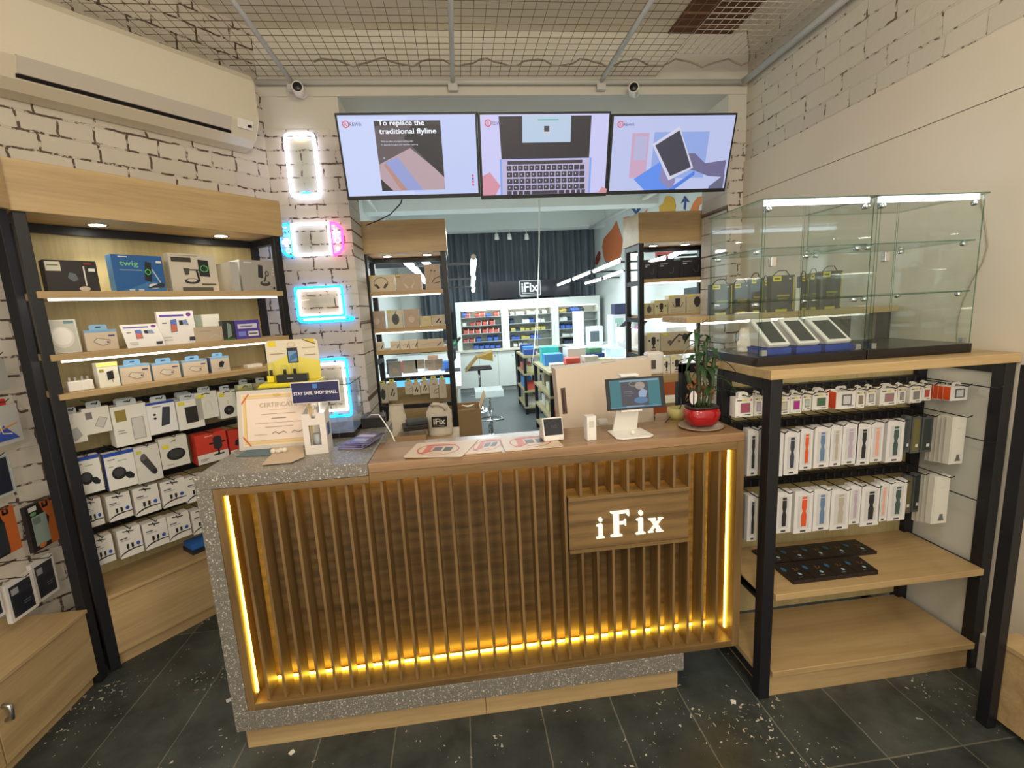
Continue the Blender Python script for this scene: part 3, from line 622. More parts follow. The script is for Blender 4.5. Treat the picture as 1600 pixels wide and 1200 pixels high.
# --- slanted unit on the left
lu = shelf_unit(LU, 1.03, 0.29, 'tall oak and black metal display unit on the slanted brick wall', 'tall display units', [(1.735, 1.765, -0.01), (1.472, 1.50, -0.01), (1.305, 1.33, -0.02)], (2.08, 2.28), panel=(0.37, 2.04), rails=(1.205, 0.985, 0.785, 0.595), leds=(0, 1), spots=(0.26, 0.80), u0=0.0)
m = MB(); m.box(0.0, 0.03, 0, 1.03, 0.275, 0.068, OAK_X); m.build('plinth', lu)
m = MB(); m.box(0.0, 0.0, 0.07, 1.03, 0.275, 0.352, OAK_X); m.build('base_cabinet', lu, bevel=0.0015)
m = MB(); m.box(0.0, -0.012, 0.356, 1.03, 0.275, 0.372, OAK_Y); m.build('cabinet_top', lu, bevel=0.0015)
# --- unit along the left wall
nl = empty('display_unit', (-1.74, 0, 0), NL.a, 'oak and black metal display unit along the left wall, cut by the photo edge', 'display shelf', 'tall display units')
m = MB(); m.box(2.095, 0.0, 0, 2.135, 0.04, 2.09, BLACK); m.build('post', nl, bevel=0.002)
m = MB(); m.box(0.6, -0.02, 2.08, 2.13, 0.36, 2.28, OAK_X); m.build('canopy', nl, bevel=0.002)
m = MB(); m.box(0.6, 0.03, 0, 2.09, 0.36, 0.05, OAK_X); m.build('plinth', nl)
m = MB(); m.box(0.6, 0.012, 0.052, 2.092, 0.37, 0.352, OAK_X); m.build('base_cabinet', nl)
m = MB(); m.box(0.6, -0.008, 0.356, 2.092, 0.385, 0.372, OAK_Y); m.build('cabinet_top', nl, bevel=0.0015)
for (a, b) in ((1.655, 2.09), (1.21, 1.65)):
    m = MB(); m.box(a, 0.0, 0.055, b, 0.012, 0.35, OAK_X); d = m.build('door', nl, bevel=0.0015)
    if a > 1.5:
        m = MB(); m.path([(a + 0.03, 0.0, 0.21), (a + 0.03, -0.022, 0.215), (a + 0.03, -0.024, 0.24), (a + 0.03, -0.022, 0.265), (a + 0.03, 0.0, 0.27)], 0.008, STEEL, 10); tag(m.build('handle', d), 'brushed steel bow handle')
for z in (1.22, 0.98, 0.80, 0.63):
    m = MB(); m.box(0.6, 0.385, z, 1.97, 0.40, z + 0.03, BLACK); m.build('peg_rail', nl)
# --- middle unit behind the pillar
MU = Frame(-0.655, 3.7, 0)
m_ = None
mu = shelf_unit(MU, 0.55, 0.35, 'tall oak and black metal display unit between the pillar and the passage', 'tall display units', [(1.735, 1.765, 0.0), (1.455, 1.485, 0.0), (1.285, 1.315, 0.0)], (2.045, 2.28), leds=(0, 1), spots=(0.13, 0.44), crossbars=(1.2, 0.845, 0.42))
m = MB(); m.box(0, 0.335, 0.35, 0.55, 0.348, 0.97, OAK_X); m.build('back_panel', mu)
for z, v in ((1.255, 0.30), (1.03, 0.30), (0.845, 0.005), (0.03, 0.0)):
    m = MB(); m.box(0, v, z, 0.55, v + 0.03, z + 0.03, BLACK); m.build('crossbar', mu)
# --- right unit behind the glass case
RU = Frame(1.505, 3.7, 0)
ru = shelf_unit(RU, 0.62, 0.33, 'tall oak and black metal display unit right of the passage, partly behind the glass case', 'tall display units', [(1.735, 1.765, 0.0), (1.445, 1.475, 0.0), (1.14, 1.17, 0.0), (0.70, 0.73, 0.0)], (2.045, 2.28), leds=(0, 1), spots=(0.14, 0.42), crossbars=(1.72, 1.42, 1.12))
# --- low unit under the glass case
BW = 0.925
bu = empty('display_unit', (1.085, 1.52, 0), 0, 'low oak and black metal display unit under the glass case', 'display shelf')
for (u, v) in ((0, 0.0), (0.945, 0.0), (0.0, 0.31), (0.92, 0.31)):
    m = MB(); m.box(u, v, 0, u + 0.045, v + 0.045, 1.297, BLACK); m.build('post', bu, bevel=0.002)
m = MB(); m.box(-0.008, -0.01, 1.298, 0.995, 0.42, 1.333, OAK_X); m.build('top_board', bu, bevel=0.002)
m = MB(); m.box(0.045, 0.335, 0.14, 0.92, 0.35, 1.297, OAK_P); m.build('back_panel', bu)
m = MB(); m.prism([(0.046, -0.012), (0.944, -0.012), (0.944, 0.334), (0.003, 0.334), (0.003, 0.046), (0.046, 0.046)], 0.435, 0.462, OAK_Y, 'z'); m.build('shelf', bu, bevel=0.002)
m = MB(); m.prism([(0.046, -0.012), (0.944, -0.012), (0.944, 0.334), (0.003, 0.334), (0.003, 0.046), (0.046, 0.046)], 0.102, 0.128, OAK_Y, 'z'); m.build('shelf', bu, bevel=0.002)
m = MB(); m.box(0.046, 0.012, 0.0, 0.943, 0.334, 0.10, OAK_X); m.build('plinth', bu)
m = MB(); m.box(0.97, 0.02, 0.10, 0.985, 0.40, 1.295, mat('white_side', (214, 214, 204), 0.6)); m.build('side_panel', bu)
for z in (1.258, 0.42, 0.07):
    m = MB(); m.box(0.003, 0.045, z - 0.003, 0.042, 0.31, z + 0.034, BLACK); m.build('crossbar', bu)
    m = MB(); m.box(0.947, 0.045, z - 0.003, 0.968, 0.31, z + 0.034, BLACK); m.build('crossbar', bu)
m = MB(); m.box(0.06, 0.22, 1.287, 0.91, 0.235, 1.296, LED); tag(m.build('led_strip', bu), 'added white fill strip')
for z in (1.176, 1.027, 0.766):
    m = MB(); m.box(0.03, 0.300, z, 0.93, 0.334, z + 0.035, BLACK)
    for k in range(22):
        m.box(0.05 + k * 0.04, 0.296, z + 0.005, 0.056 + k * 0.04, 0.3, z + 0.03, mat('rail_ridge', (60, 60, 66), 0.4))
    m.build('peg_rail', bu)
# --- second low unit behind it, with dark case packs
ku = empty('display_unit', (1.10, 2.02, 0), 0, 'oak shelf unit on black legs behind the glass case, holding dark boxed phone cases', 'display shelf')
for (u, v) in ((-0.10, 0.0), (0.90, 0.0)):
    m = MB(); m.box(u, v, 0, u + 0.04, v + 0.04, 1.484 if u > 0 else 1.30, BLACK); m.build('post', ku, bevel=0.002)
m = MB(); m.box(-0.08, 0.0, 1.485, 0.975, 0.26, 1.513, OAK_X); o = m.build('shelf', ku, bevel=0.002)
m = MB(); m.box(0.0, 0.01, 1.476, 0.40, 0.024, 1.485, LED); tag(m.build('led_strip', o), 'added white fill strip')
m = MB(); m.box(0.70, 0.24, 1.30, 0.95, 0.25, 1.47, mat('dark_panel', (72, 78, 70), 0.6)); m.build('back_panel', ku)
m = MB(); m.box(-0.10, 0.0, 1.26, 0.9, 0.04, 1.30, BLACK); m.build('crossbar', ku)
m = MB(); m.box(-0.10, 0.0, 1.05, 0.9, 0.04, 1.09, BLACK); m.build('crossbar', ku)
# --- far right unit cut by the photo edge
p0 = at_z(1540, 1140, 0)
eu = empty('display_unit', (p0.x + 0.018, p0.y, 0), 0, 'display unit cut by the right photo edge, black post and pale cabinet', 'display shelf')
q = at_z(1575, 1005, 0.33)
m = MB(); m.box(-0.012, 0.0, 0, 0.024, 0.04, 1.33, BLACK); m.build('post', eu, bevel=0.002)
m = MB(); m.box(0.03, -0.9, 0.03, 0.13, 0.04, 0.315, OAK_X); m.build('base_cabinet', eu)
m = MB(); m.box(0.025, -0.9, 0.318, 0.13, 0.045, 0.335, OAK_Y); m.build('cabinet_top', eu)

# ================================================================== THE COUNTER
ct = empty('reception_counter', (0.06, 1.60, 0), 0, 'reception counter with amber lit vertical oak slats and grey terrazzo edging', 'counter')
def cb(*a): return MB().box(a[0] - 0.06, a[1] - 1.6, a[2], a[3] - 0.06, a[4] - 1.6, a[5], a[6])
cb(-0.92, 1.60, 1.045, -0.35, 2.22, 1.093, TERR).build('terrazzo_top', ct, bevel=0.003)
cb(-0.92, 1.60, 0.185, -0.868, 1.96, 1.0449, TERR).build('terrazzo_side', ct, bevel=0.003)
cb(-0.92, 1.60, 0.105, 0.81, 1.96, 0.1849, TERR).build('terrazzo_band', ct, bevel=0.003)
mm = MB(); mm.box(-0.905 - 0.06, 0.035, 0, 0.0 - 0.06, 0.35, 0.104, OAK_X); mm.box(0.002 - 0.06, 0.035, 0, 0.80 - 0.06, 0.35, 0.104, OAK_X); mm.build('plinth', ct)
# wooden worktop with an inner edge cut back at the right
top = [(-0.349, 1.60), (1.045, 1.60), (1.045, 1.99), (0.86, 1.99), (0.80, 1.86), (-0.349, 1.86)]
mm = MB(); mm.prism([(a - 0.06, b - 1.6) for a, b in top], 1.055, 1.088, TOPWOOD, 'z'); mm.build('worktop', ct, bevel=0.002)
fr = MB(); o_ = -0.06
fr.box(-0.867 + o_, 0.002, 0.186, -0.842 + o_, 0.14, 1.044, BROWN_Z); fr.box(1.015 + o_, 0.0, 0.186, 1.045 + o_, 0.14, 1.054, BROWN_Z)
fr.box(-0.842 + o_, 0.002, 1.018, -0.35 + o_, 0.14, 1.044, BROWN_X); fr.box(-0.349 + o_, 0.002, 1.022, 1.015 + o_, 0.14, 1.0545, BROWN_X); fr.box(-0.842 + o_, 0.0, 0.186, 1.015 + o_, 0.14, 0.212, BROWN_X)
fr.build('slat_frame', ct, bevel=0.001)
mm = MB(); mm.box(-0.867 + o_, 0.14, 0.186, 1.045 + o_, 0.155, 1.044, BROWN_X); mm.build('back_panel', ct)
mm = MB(); mm.box(-0.867 + o_, 0.156, 0.186, 1.045 + o_, 0.35, 1.04, OAK_X); mm.build('carcass', ct)
SX0, SX1 = 0.345, 0.83
xs = [-0.800 + 0.0603 * k for k in range(19)] + [0.341 + 0.0607 * k for k in range(11)]
for i, x in enumerate(xs):
    x += o_
    mid = SX0 - 0.01 < x - o_ < SX1 + 0.0
    for (z0, z1) in (((0.213, 0.662), (0.888, 1.02)) if mid and x - o_ > SX0 else ((0.213, 1.02),)):
        mm = MB(); mm.box(x, 0.012, z0, x + 0.010, 0.088, z1, BROWN_Z); mm.build('slat', ct, bevel=0.0008)
mm = MB(); mm.box(SX0 + o_ + 0.012, 0.008, 0.663, SX1 + o_, 0.10, 0.677, BROWN_X); mm.box(SX0 + o_ + 0.012, 0.008, 0.872, SX1 + o_, 0.10, 0.887, BROWN_X); mm.build('sign_ledge', ct, bevel=0.001)
mm = MB(); mm.box(SX0 + o_ + 0.012, 0.014, 0.678, SX1 + o_, 0.03, 0.871, BROWN_X); sg = mm.build('sign_board', ct)
# serif lettering iFix, raised and lit
LT = mat('lit_letter', (255, 246, 214), emit=1.15)
def lt(mb, polys, x, z, s):
    for p in polys: mb.prism([(x - 0.003 + a * s * 0.9, z + b * s) for a, b in p], 0.006, 0.0138, LT, 'y')
stem_i = [[(0.0, 0), (0.44, 0), (0.44, 0.05), (0.33, 0.09), (0.33, 0.68), (0.27, 0.72), (0.02, 0.66), (0.02, 0.61), (0.13, 0.58), (0.13, 0.09), (0.0, 0.05)], [(0.23 + 0.105 * math.cos(k * math.pi / 6), 0.91 + 0.105 * math.sin(k * math.pi / 6)) for k in range(12)]]
eff = [[(0, 0), (0.5, 0), (0.5, 0.06), (0.36, 0.1), (0.36, 0.90), (0.14, 0.90), (0.14, 0.10), (0, 0.06)], [(0, 0.96), (0.14, 0.9), (0.36, 0.9), (0.66, 0.9), (0.74, 0.78), (0.80, 0.78), (0.80, 1.0), (0, 1.0)], [(0.36, 0.47), (0.56, 0.47), (0.62, 0.40), (0.66, 0.40), (0.66, 0.66), (0.62, 0.66), (0.56, 0.57), (0.36, 0.57)]]
ex = [[(0, 0.66), (0.04, 0.60), (0.12, 0.58), (0.46, 0.08), (0.42, 0.04), (0.42, 0), (0.78, 0), (0.78, 0.04), (0.70, 0.08), (0.36, 0.60), (0.40, 0.62), (0.40, 0.66)], [(0, 0), (0.28, 0), (0.28, 0.04), (0.22, 0.06), (0.35, 0.24), (0.29, 0.31), (0.08, 0.06), (0, 0.04)], [(0.78, 0.66), (0.52, 0.66), (0.52, 0.62), (0.58, 0.60), (0.46, 0.44), (0.515, 0.37), (0.70, 0.6), (0.78, 0.62)]]
mm = MB(); lt(mm, stem_i, 0.464 + o_, 0.716, 0.082); tag(mm.build('letter', sg), 'lit letter i')
mm = MB(); lt(mm, eff, 0.520 + o_, 0.716, 0.102); tag(mm.build('letter', sg), 'lit letter F')
mm = MB(); lt(mm, stem_i, 0.620 + o_, 0.716, 0.094); tag(mm.build('letter', sg), 'lit letter i')
mm = MB(); lt(mm, ex, 0.668 + o_, 0.718, 0.086); tag(mm.build('letter', sg), 'lit letter x')
# led strips
for a in ((-0.8415, 0.030, 0.235, -0.8375, 0.038, 1.012), (1.0105, 0.050, 0.235, 1.0145, 0.058, 1.012), (-0.80, 0.112, 0.214, 1.0, 0.118, 0.222), (-0.80, 0.112, 1.004, 1.0, 0.118, 1.012)):
    strong = AMBER
    mm = MB(); mm.box(a[0] + o_, a[1], a[2], a[3] + o_, a[4], a[5], strong if a[2] < 0.5 else mat('led_amber_soft', (255, 204, 60), emit=16.0)); tag(mm.build('led_strip', ct), 'glowing amber strip')

# ================================================================== GLASS CASES
def glasscase(nm, x0, x1, lab):
    t = empty('glass_display_case', (x0, 1.60, 1.333), 0, lab, 'glass case', 'glass cases on the low unit'); W, D, H = x1 - x0, 0.36, 0.60
    b = MB(); b.box(-0.0, -0.0, 0.0005, W, D, 0.036, mat('black_gloss', (28, 24, 24), 0.25)); b.build('base', t, bevel=0.002)
    def pane(n, a, e=None):
        g = MB(); g.box(*a, GLASS); ax = [abs(a[3] - a[0]), abs(a[4] - a[1]), abs(a[5] - a[2])]; k = ax.index(min(ax))
        for f in range(len(g.f)):
            # narrow faces show the green edge of the sheet
            vs = [Vector(g.v[i]) for i in g.f[f]]; nn = (vs[1] - vs[0]).cross(vs[2] - vs[1])
            if abs(nn.normalized()[k]) < 0.5: g.m[f] = g.mi(GLASSE)
        return g.build(n, t)
    T = 0.004
    pane('front_door', (0.012, 0, 0.04, W - 0.012, T, H - 0.012)); pane('side_pane', (0.004, 0.008, 0.037, 0.004 + T, D - 0.008, H - 0.012)); pane('side_pane', (W - 0.008, 0.008, 0.037, W - 0.004, D - 0.008, H - 0.012))
    pane('back_pane', (0.012, D - T - 0.004, 0.037, W - 0.012, D - 0.004, H - 0.012)); pane('top_pane', (-0.002, -0.004, H - 0.010, W + 0.002, D, H - 0.005))
    for z in (0.235, 0.425):
        s = pane('glass_shelf', (0.01, 0.02, z, W - 0.01, D - 0.012, z + 0.005))
        for (a, b2) in ((0.02, 0.05), (W - 0.02, 0.05), (0.02, D - 0.05), (W - 0.02, D - 0.05)):
            m = MB(); m.lathe([(0.001, -0.014), (0.008, -0.013), (0.009, 0.004), (0.006, 0.010), (0.001, 0.011)], CHROME, 12, c=(a, b2, z - 0.008), axis='x'); m.build('shelf_clamp', t)
    m = MB(); m.box(0.02, 0.012, H - 0.026, W - 0.02, 0.026, H - 0.011, mat('led_cool', (225, 238, 255), emit=7.0)); tag(m.build('led_strip', t), 'lit cool white strip')
    for (a, b2) in ((0.03, 0.006), (W - 0.03, 0.006)):
        m = MB(); m.lathe([(0.001, -0.012), (0.009, -0.010), (0.009, 0.010), (0.001, 0.012)], CHROME, 12, c=(a, b2 + 0.012, H - 0.04), axis='y'); m.build('hinge', t)
        m = MB(); m.box(a - 0.01, 0.006, 0.040, a + 0.01, 0.02, 0.06, STEEL); m.build('hinge', t)
    m = MB(); m.box(0.03, -0.012, 0.36, 0.052, 0.006, 0.395, CHROME); m.build('lock', t, bevel=0.003)
    return t
glasscase('a', 1.085, 1.525, 'left glass display case, holding three white framed phones')
glasscase('b', 1.530, 1.975, 'right glass display case, empty')
m = MB(); pts = [at_x(px, py, 2.076) for px, py in ((1532, 312), (1538, 345), (1543, 385), (1535, 410), (1518, 440), (1505, 470), (1497, 500), (1495, 525), (1497, 543))]
m.path(pts, 0.0025, mat('power_cord', (150, 140, 120), 0.6), 6); tag(m.build('power_cord'), 'thin grey power cord hanging down the wall right of the glass cases', 'cord')
# ================================================================== PACKAGED GOODS
GOODS = random.Random(3)
def decalset(kind):
    K = (34, 34, 38); G = (150, 150, 148); LGR = (198, 196, 190); Y = (226, 216, 40); B = (40, 74, 170)
    S = {
    'cable': [('r', 0, 0, 1, 0.84, (226, 222, 214)), ('p', [(0.0, 0.06), (0.12, 0.13), (0.35, 0.19), (0.65, 0.22), (1.0, 0.22), (1.0, 0.25), (0.62, 0.265), (0.3, 0.235), (0.1, 0.17), (0.0, 0.10)], K),
              ('l', [(0.36, 0.22), (0.36, 0.42)], 0.03, K), ('l', [(0.56, 0.22), (0.56, 0.42)], 0.03, K), ('r', 0.31, 0.30, 0.41, 0.46, K), ('r', 0.51, 0.30, 0.61, 0.46, K), ('e', 0.81, 0.38, 0.085, 0.07, (50, 84, 170)), ('r', 0.1, 0.66, 0.4, 0.70, (80, 84, 110)), ('r', 0.1, 0.60, 0.55, 0.62, G), ('l', [(0.25, 0.93), (0.7, 0.88)], 0.05, K), ('l', [(0.42, 0.97), (0.5, 0.83)], 0.04, K)],
    'mount': [('r', 0, 0.9, 1, 1.0, B), ('e', 0.40, 0.42, 0.24, 0.17, K), ('e', 0.40, 0.44, 0.17, 0.11, (66, 66, 72)), ('p', [(0.55, 0.42), (0.78, 0.40), (0.9, 0.28), (0.84, 0.2), (0.68, 0.22), (0.56, 0.32)], K), ('r', 0.1, 0.80, 0.34, 0.83, G), ('r', 0.42, 0.74, 0.72, 0.76, (150, 176, 160)), ('r', 0.1, 0.62, 0.25, 0.64, G)],
    'redmount': [('r', 0, 0.32, 1, 1, (206, 66, 50)), ('r', 0, 0, 1, 0.32, (226, 222, 214)), ('p', [(0.55, 0.45), (0.62, 0.40), (0.78, 0.40), (0.83, 0.46), (0.83, 0.80), (0.76, 0.86), (0.62, 0.86), (0.55, 0.80)], (52, 50, 56)), ('r', 0.42, 0.60, 0.56, 0.66, K), ('r', 0.82, 0.60, 0.95, 0.66, K), ('r', 0.66, 0.22, 0.72, 0.42, K), ('r', 0.52, 0.20, 0.86, 0.25, K), ('r', 0.08, 0.14, 0.34, 0.17, G), ('r', 0.08, 0.09, 0.28, 0.11, G), ('r', 0.30, 0.90, 0.56, 0.92, (240, 220, 210))],
    'redplug': [('r', 0, 0.25, 1, 1, (198, 60, 48)), ('p', [(0.3, 0.42), (0.5, 0.36), (0.9, 0.55), (0.9, 0.7), (0.6, 0.68), (0.35, 0.58)], K), ('r', 0, 0, 1, 0.25, (226, 222, 214))],
    'pbank': [('r', 0.30, 0.2, 0.78, 0.76, (46, 46, 44)), ('r', 0.08, 0.84, 0.32, 0.95, Y)],
    'phoneblue': [('r', 0, 0.93, 1, 1, B), ('p', [(0.42, 0.22), (0.72, 0.25), (0.82, 0.80), (0.56, 0.82)], (40, 42, 50)), ('p', [(0.46, 0.26), (0.70, 0.29), (0.77, 0.76), (0.58, 0.78)], (64, 68, 80)), ('e', 0.25, 0.62, 0.05, 0.035, K), ('e', 0.25, 0.5, 0.05, 0.035, K), ('r', 0.2, 0.84, 0.5, 0.87, G)],
    'greypad': [('p', [(0.22, 0.42), (0.62, 0.52), (0.80, 0.22), (0.42, 0.06)], (176, 176, 174)), ('l', [(0.22, 0.42), (0.62, 0.52), (0.80, 0.22), (0.42, 0.06), (0.22, 0.42)], 0.02, G)],
    'goldpad': [('r', 0.10, 0.62, 0.40, 0.90, (150, 132, 66)), ('r', 0.52, 0.12, 0.86, 0.66, (206, 206, 200)), ('l', [(0.52, 0.12), (0.86, 0.12), (0.86, 0.66), (0.52, 0.66), (0.52, 0.12)], 0.025, (170, 168, 160)), ('r', 0.10, 0.38, 0.3, 0.40, G), ('r', 0.10, 0.32, 0.34, 0.34, G)],
    'greysq': [('r', 0.10, 0.58, 0.34, 0.84, (120, 118, 114)), ('p', [(0.38, 0.30), (0.6, 0.62), (0.88, 0.52), (0.68, 0.18)], (200, 198, 192)), ('l', [(0.38, 0.30), (0.6, 0.62), (0.88, 0.52), (0.68, 0.18), (0.38, 0.30)], 0.025, G)],
    'cablepale': [('r', 0.1, 0.80, 0.42, 0.92, Y), ('l', [(0.4, 0.25), (0.42, 0.55), (0.55, 0.65), (0.68, 0.55), (0.7, 0.25)], 0.02, LGR), ('p', [(0.3, 0.93), (0.5, 0.97), (0.7, 0.93), (0.68, 0.90), (0.5, 0.94), (0.32, 0.9)], K)],
    'disc': [('r', 0.08, 0.80, 0.36, 0.92, Y), ('e', 0.52, 0.28, 0.30, 0.17, K), ('e', 0.52, 0.30, 0.1, 0.05, (80, 80, 84)), ('p', [(0.3, 0.95), (0.5, 0.99), (0.7, 0.95), (0.68, 0.92), (0.5, 0.96), (0.32, 0.92)], K), ('e', 0.5, 0.62, 0.03, 0.02, (190, 170, 80)), ('e', 0.5, 0.54, 0.03, 0.02, (190, 170, 80))],
    'bigdisc': [('r', 0.1, 0.66, 0.32, 0.77, Y), ('e', 0.54, 0.42, 0.34, 0.20, K), ('e', 0.54, 0.44, 0.26, 0.14, (60, 60, 62)), ('p', [(0.38, 0.84), (0.6, 0.92), (0.58, 0.86)], (130, 120, 30)), ('r', 0.15, 0.1, 0.4, 0.12, G)],
    'capsule': [('r', 0.1, 0.82, 0.3, 0.9, (206, 200, 70)), ('p', [(0.22, 0.70), (0.30, 0.80), (0.42, 0.80), (0.78, 0.32), (0.80, 0.22), (0.70, 0.16), (0.60, 0.2), (0.22, 0.62)], (70, 68, 70)), ('e', 0.34, 0.70, 0.11, 0.08, (100, 98, 100)), ('e', 0.70, 0.26, 0.09, 0.07, (44, 44, 48))],
    'charger_black': [('r', 0.08, 0.62, 0.3, 0.74, (150, 140, 40)), ('p', [(0.42, 0.28), (0.74, 0.32), (0.74, 0.66), (0.42, 0.62)], K), ('l', [(0.64, 0.3), (0.66, 0.18)], 0.03, K), ('r', 0.0, 0.84, 1, 1.0, (224, 222, 120))],
    'bank': [('r', 0, 0.88, 1, 1.0, (120, 170, 214)), ('p', [(0.24, 0.42), (0.36, 0.60), (0.76, 0.48), (0.72, 0.28), (0.5, 0.22)], (206, 198, 184)), ('l', [(0.24, 0.42), (0.36, 0.60), (0.76, 0.48), (0.72, 0.28), (0.5, 0.22), (0.24, 0.42)], 0.025, (120, 100, 80)), ('e', 0.68, 0.38, 0.04, 0.05, (90, 70, 60)), ('r', 0.72, 0.66, 0.92, 0.73, (70, 66, 120))],
    'carplug': [('r', 0, 0.88, 1, 1.0, (120, 170, 214)), ('p', [(0.42, 0.32), (0.62, 0.30), (0.74, 0.62), (0.56, 0.72), (0.44, 0.6)], K), ('r', 0.3, 0.2, 0.8, 0.23, G)],
    'blackbox': [('r', 0.02, 0.66, 0.30, 0.95, (214, 212, 190)), ('r', 0.05, 0.82, 0.26, 0.86, (110, 110, 90)), ('p', [(0.4, 0.45), (0.44, 0.62), (0.56, 0.58), (0.6, 0.4), (0.5, 0.32)], (96, 104, 112)), ('r', 0.72, 0.2, 0.75, 0.82, (224, 220, 210)), ('e', 0.69, 0.10, 0.11, 0.08, (206, 190, 170)), ('r', 0.74, 0.89, 0.90, 0.92, (190, 50, 40)), ('r', 0.82, 0.66, 0.95, 0.76, (226, 226, 220))],
    'twig': [('r', 0, 0, 1, 1, (28, 92, 158)), ('p', [(0, 0), (1, 0), (1, 0.22), (0.7, 0.30), (0.3, 0.10)], (58, 120, 180)), ('t', 'twig', 0.14, 0.66, 0.18, (120, 196, 140), 0.36, 0.015), ('p', [(0.58, 0.32), (0.72, 0.26), (0.76, 0.80), (0.64, 0.84)], (24, 30, 36)), ('o', 0.67, 0.55, 0.05, 0.07, 0.02, (90, 220, 110)), ('l', [(0.76, 0.62), (0.90, 0.24)], 0.035, (170, 190, 200)), ('e', 0.76, 0.16, 0.12, 0.07, (220, 220, 214)), ('p', [(0.6, 0.1), (0.95, 0.12), (0.98, 0.22), (0.9, 0.26)], (34, 44, 54)), ('r', 0.86, 0.8, 0.97, 0.86, (230, 230, 226)), ('r', 0.13, 0.93, 0.3, 0.96, (220, 224, 230)), ('r', 0.13, 0.58, 0.55, 0.60, (150, 180, 210)), ('r', 0.24, 0.03, 0.35, 0.07, (200, 210, 220)), ('r', 0.42, 0.03, 0.53, 0.07, (200, 210, 220))],
    'station': [('r', 0.05, 0.78, 0.46, 0.90, (60, 56, 50)), ('p', [(0.60, 0.42), (0.83, 0.40), (0.83, 0.84), (0.60, 0.86)], (32, 36, 38)), ('o', 0.72, 0.62, 0.08, 0.08, 0.02, (90, 200, 110)), ('p', [(0.27, 0.62), (0.40, 0.62), (0.38, 0.46), (0.3, 0.44)], (70, 70, 66)), ('l', [(0.4, 0.58), (0.6, 0.58)], 0.03, K), ('l', [(0.55, 0.58), (0.58, 0.28)], 0.05, K), ('e', 0.42, 0.28, 0.16, 0.07, (40, 40, 42)), ('e', 0.42, 0.30, 0.10, 0.04, (214, 208, 196)), ('r', 0.2, 0.0, 0.86, 0.12, (96, 92, 84)), ('r', 0.62, 0.18, 0.94, 0.22, (90, 86, 80)), ('r', 0.05, 0.94, 0.6, 0.955, G)],
    'silver': [('p', [(0.46, 0.46), (0.60, 0.42), (0.62, 0.84), (0.50, 0.86)], (46, 46, 50)), ('e', 0.72, 0.58, 0.06, 0.09, (60, 60, 66)), ('e', 0.72, 0.58, 0.035, 0.05, (150, 150, 150)), ('e', 0.64, 0.26, 0.15, 0.09, (66, 58, 56)), ('e', 0.64, 0.30, 0.09, 0.045, (150, 146, 140)), ('l', [(0.68, 0.5), (0.62, 0.32)], 0.04, K), ('e', 0.88, 0.10, 0.03, 0.04, K), ('r', 0.1, 0.90, 0.32, 0.93, (220, 220, 214)), ('e', 0.9, 0.55, 0.02, 0.02, (224, 224, 224)), ('e', 0.9, 0.65, 0.02, 0.02, (224, 224, 224)), ('e', 0.9, 0.75, 0.02, 0.02, (224, 224, 224))],
    'cards': [('r', 0.06, 0.84, 0.72, 0.90, (96, 80, 180)), ('e', 0.86, 0.89, 0.07, 0.06, (110, 60, 150)), ('p', [(0.30, 0.36), (0.48, 0.38), (0.50, 0.76), (0.33, 0.74)], (110, 110, 130)), ('p', [(0.32, 0.38), (0.46, 0.40), (0.48, 0.58), (0.34, 0.62)], (206, 110, 90)), ('p', [(0.33, 0.62), (0.48, 0.58), (0.49, 0.74), (0.34, 0.72)], (80, 120, 210)), ('r', 0.56, 0.58, 0.66, 0.72, (40, 44, 50)), ('p', [(0.66, 0.6), (0.82, 0.56), (0.78, 0.74), (0.66, 0.72)], (130, 150, 190)), ('r', 0.10, 0.64, 0.22, 0.67, (60, 60, 70)), ('p', [(0.76, 0.08), (0.78, 0.2), (0.96, 0.2), (0.92, 0.08)], (60, 60, 76)), ('r', 0.08, 0.2, 0.3, 0.24, LGR), ('r', 0.08, 0.12, 0.3, 0.16, LGR)],
    'roundclear': [('e', 0.5, 0.48, 0.36, 0.32, (214, 212, 204)), ('e', 0.5, 0.50, 0.29, 0.26, (232, 230, 224)), ('r', 0.62, 0.88, 0.92, 0.95, (90, 130, 140)), ('l', [(0.04, 0.02), (0.96, 0.02), (0.96, 0.98), (0.04, 0.98), (0.04, 0.02)], 0.025, (214, 216, 208))],
    'plain': [('r', 0.1, 0.7, 0.4, 0.74, G), ('l', [(0.35, 0.25), (0.5, 0.45), (0.65, 0.25)], 0.03, LGR), ('r', 0.7, 0.1, 0.94, 0.2, (150, 140, 124))],
    'purple': [('r', 0.1, 0.55, 0.9, 0.80, (214, 216, 230)), ('r', 0.5, 0.12, 0.92, 0.40, (224, 224, 224)), ('r', 0.54, 0.22, 0.88, 0.3, (90, 90, 100)), ('r', 0.1, 0.15, 0.4, 0.4, (120, 140, 220)), ('r', 0.2, 0.64, 0.7, 0.7, (110, 100, 160))],
    'darkpack': [('p', [(0.3, 0.1), (0.7, 0.2), (0.7, 0.8), (0.4, 0.9)], (130, 150, 140)), ('r', 0, 0, 1, 0.08, (60, 110, 60))],
    'headph': [('r', 0.05, 0.84, 0.20, 0.98, (226, 190, 40)), ('o', 0.5, 0.52, 0.25, 0.34, 0.035, (62, 50, 46)), ('r', 0.22, 0.0, 0.78, 0.34, (214, 196, 166)), ('p', [(0.24, 0.44), (0.34, 0.48), (0.46, 0.24), (0.38, 0.18)], (60, 50, 46)), ('p', [(0.66, 0.48), (0.76, 0.44), (0.64, 0.18), (0.56, 0.24)], (60, 50, 46))],
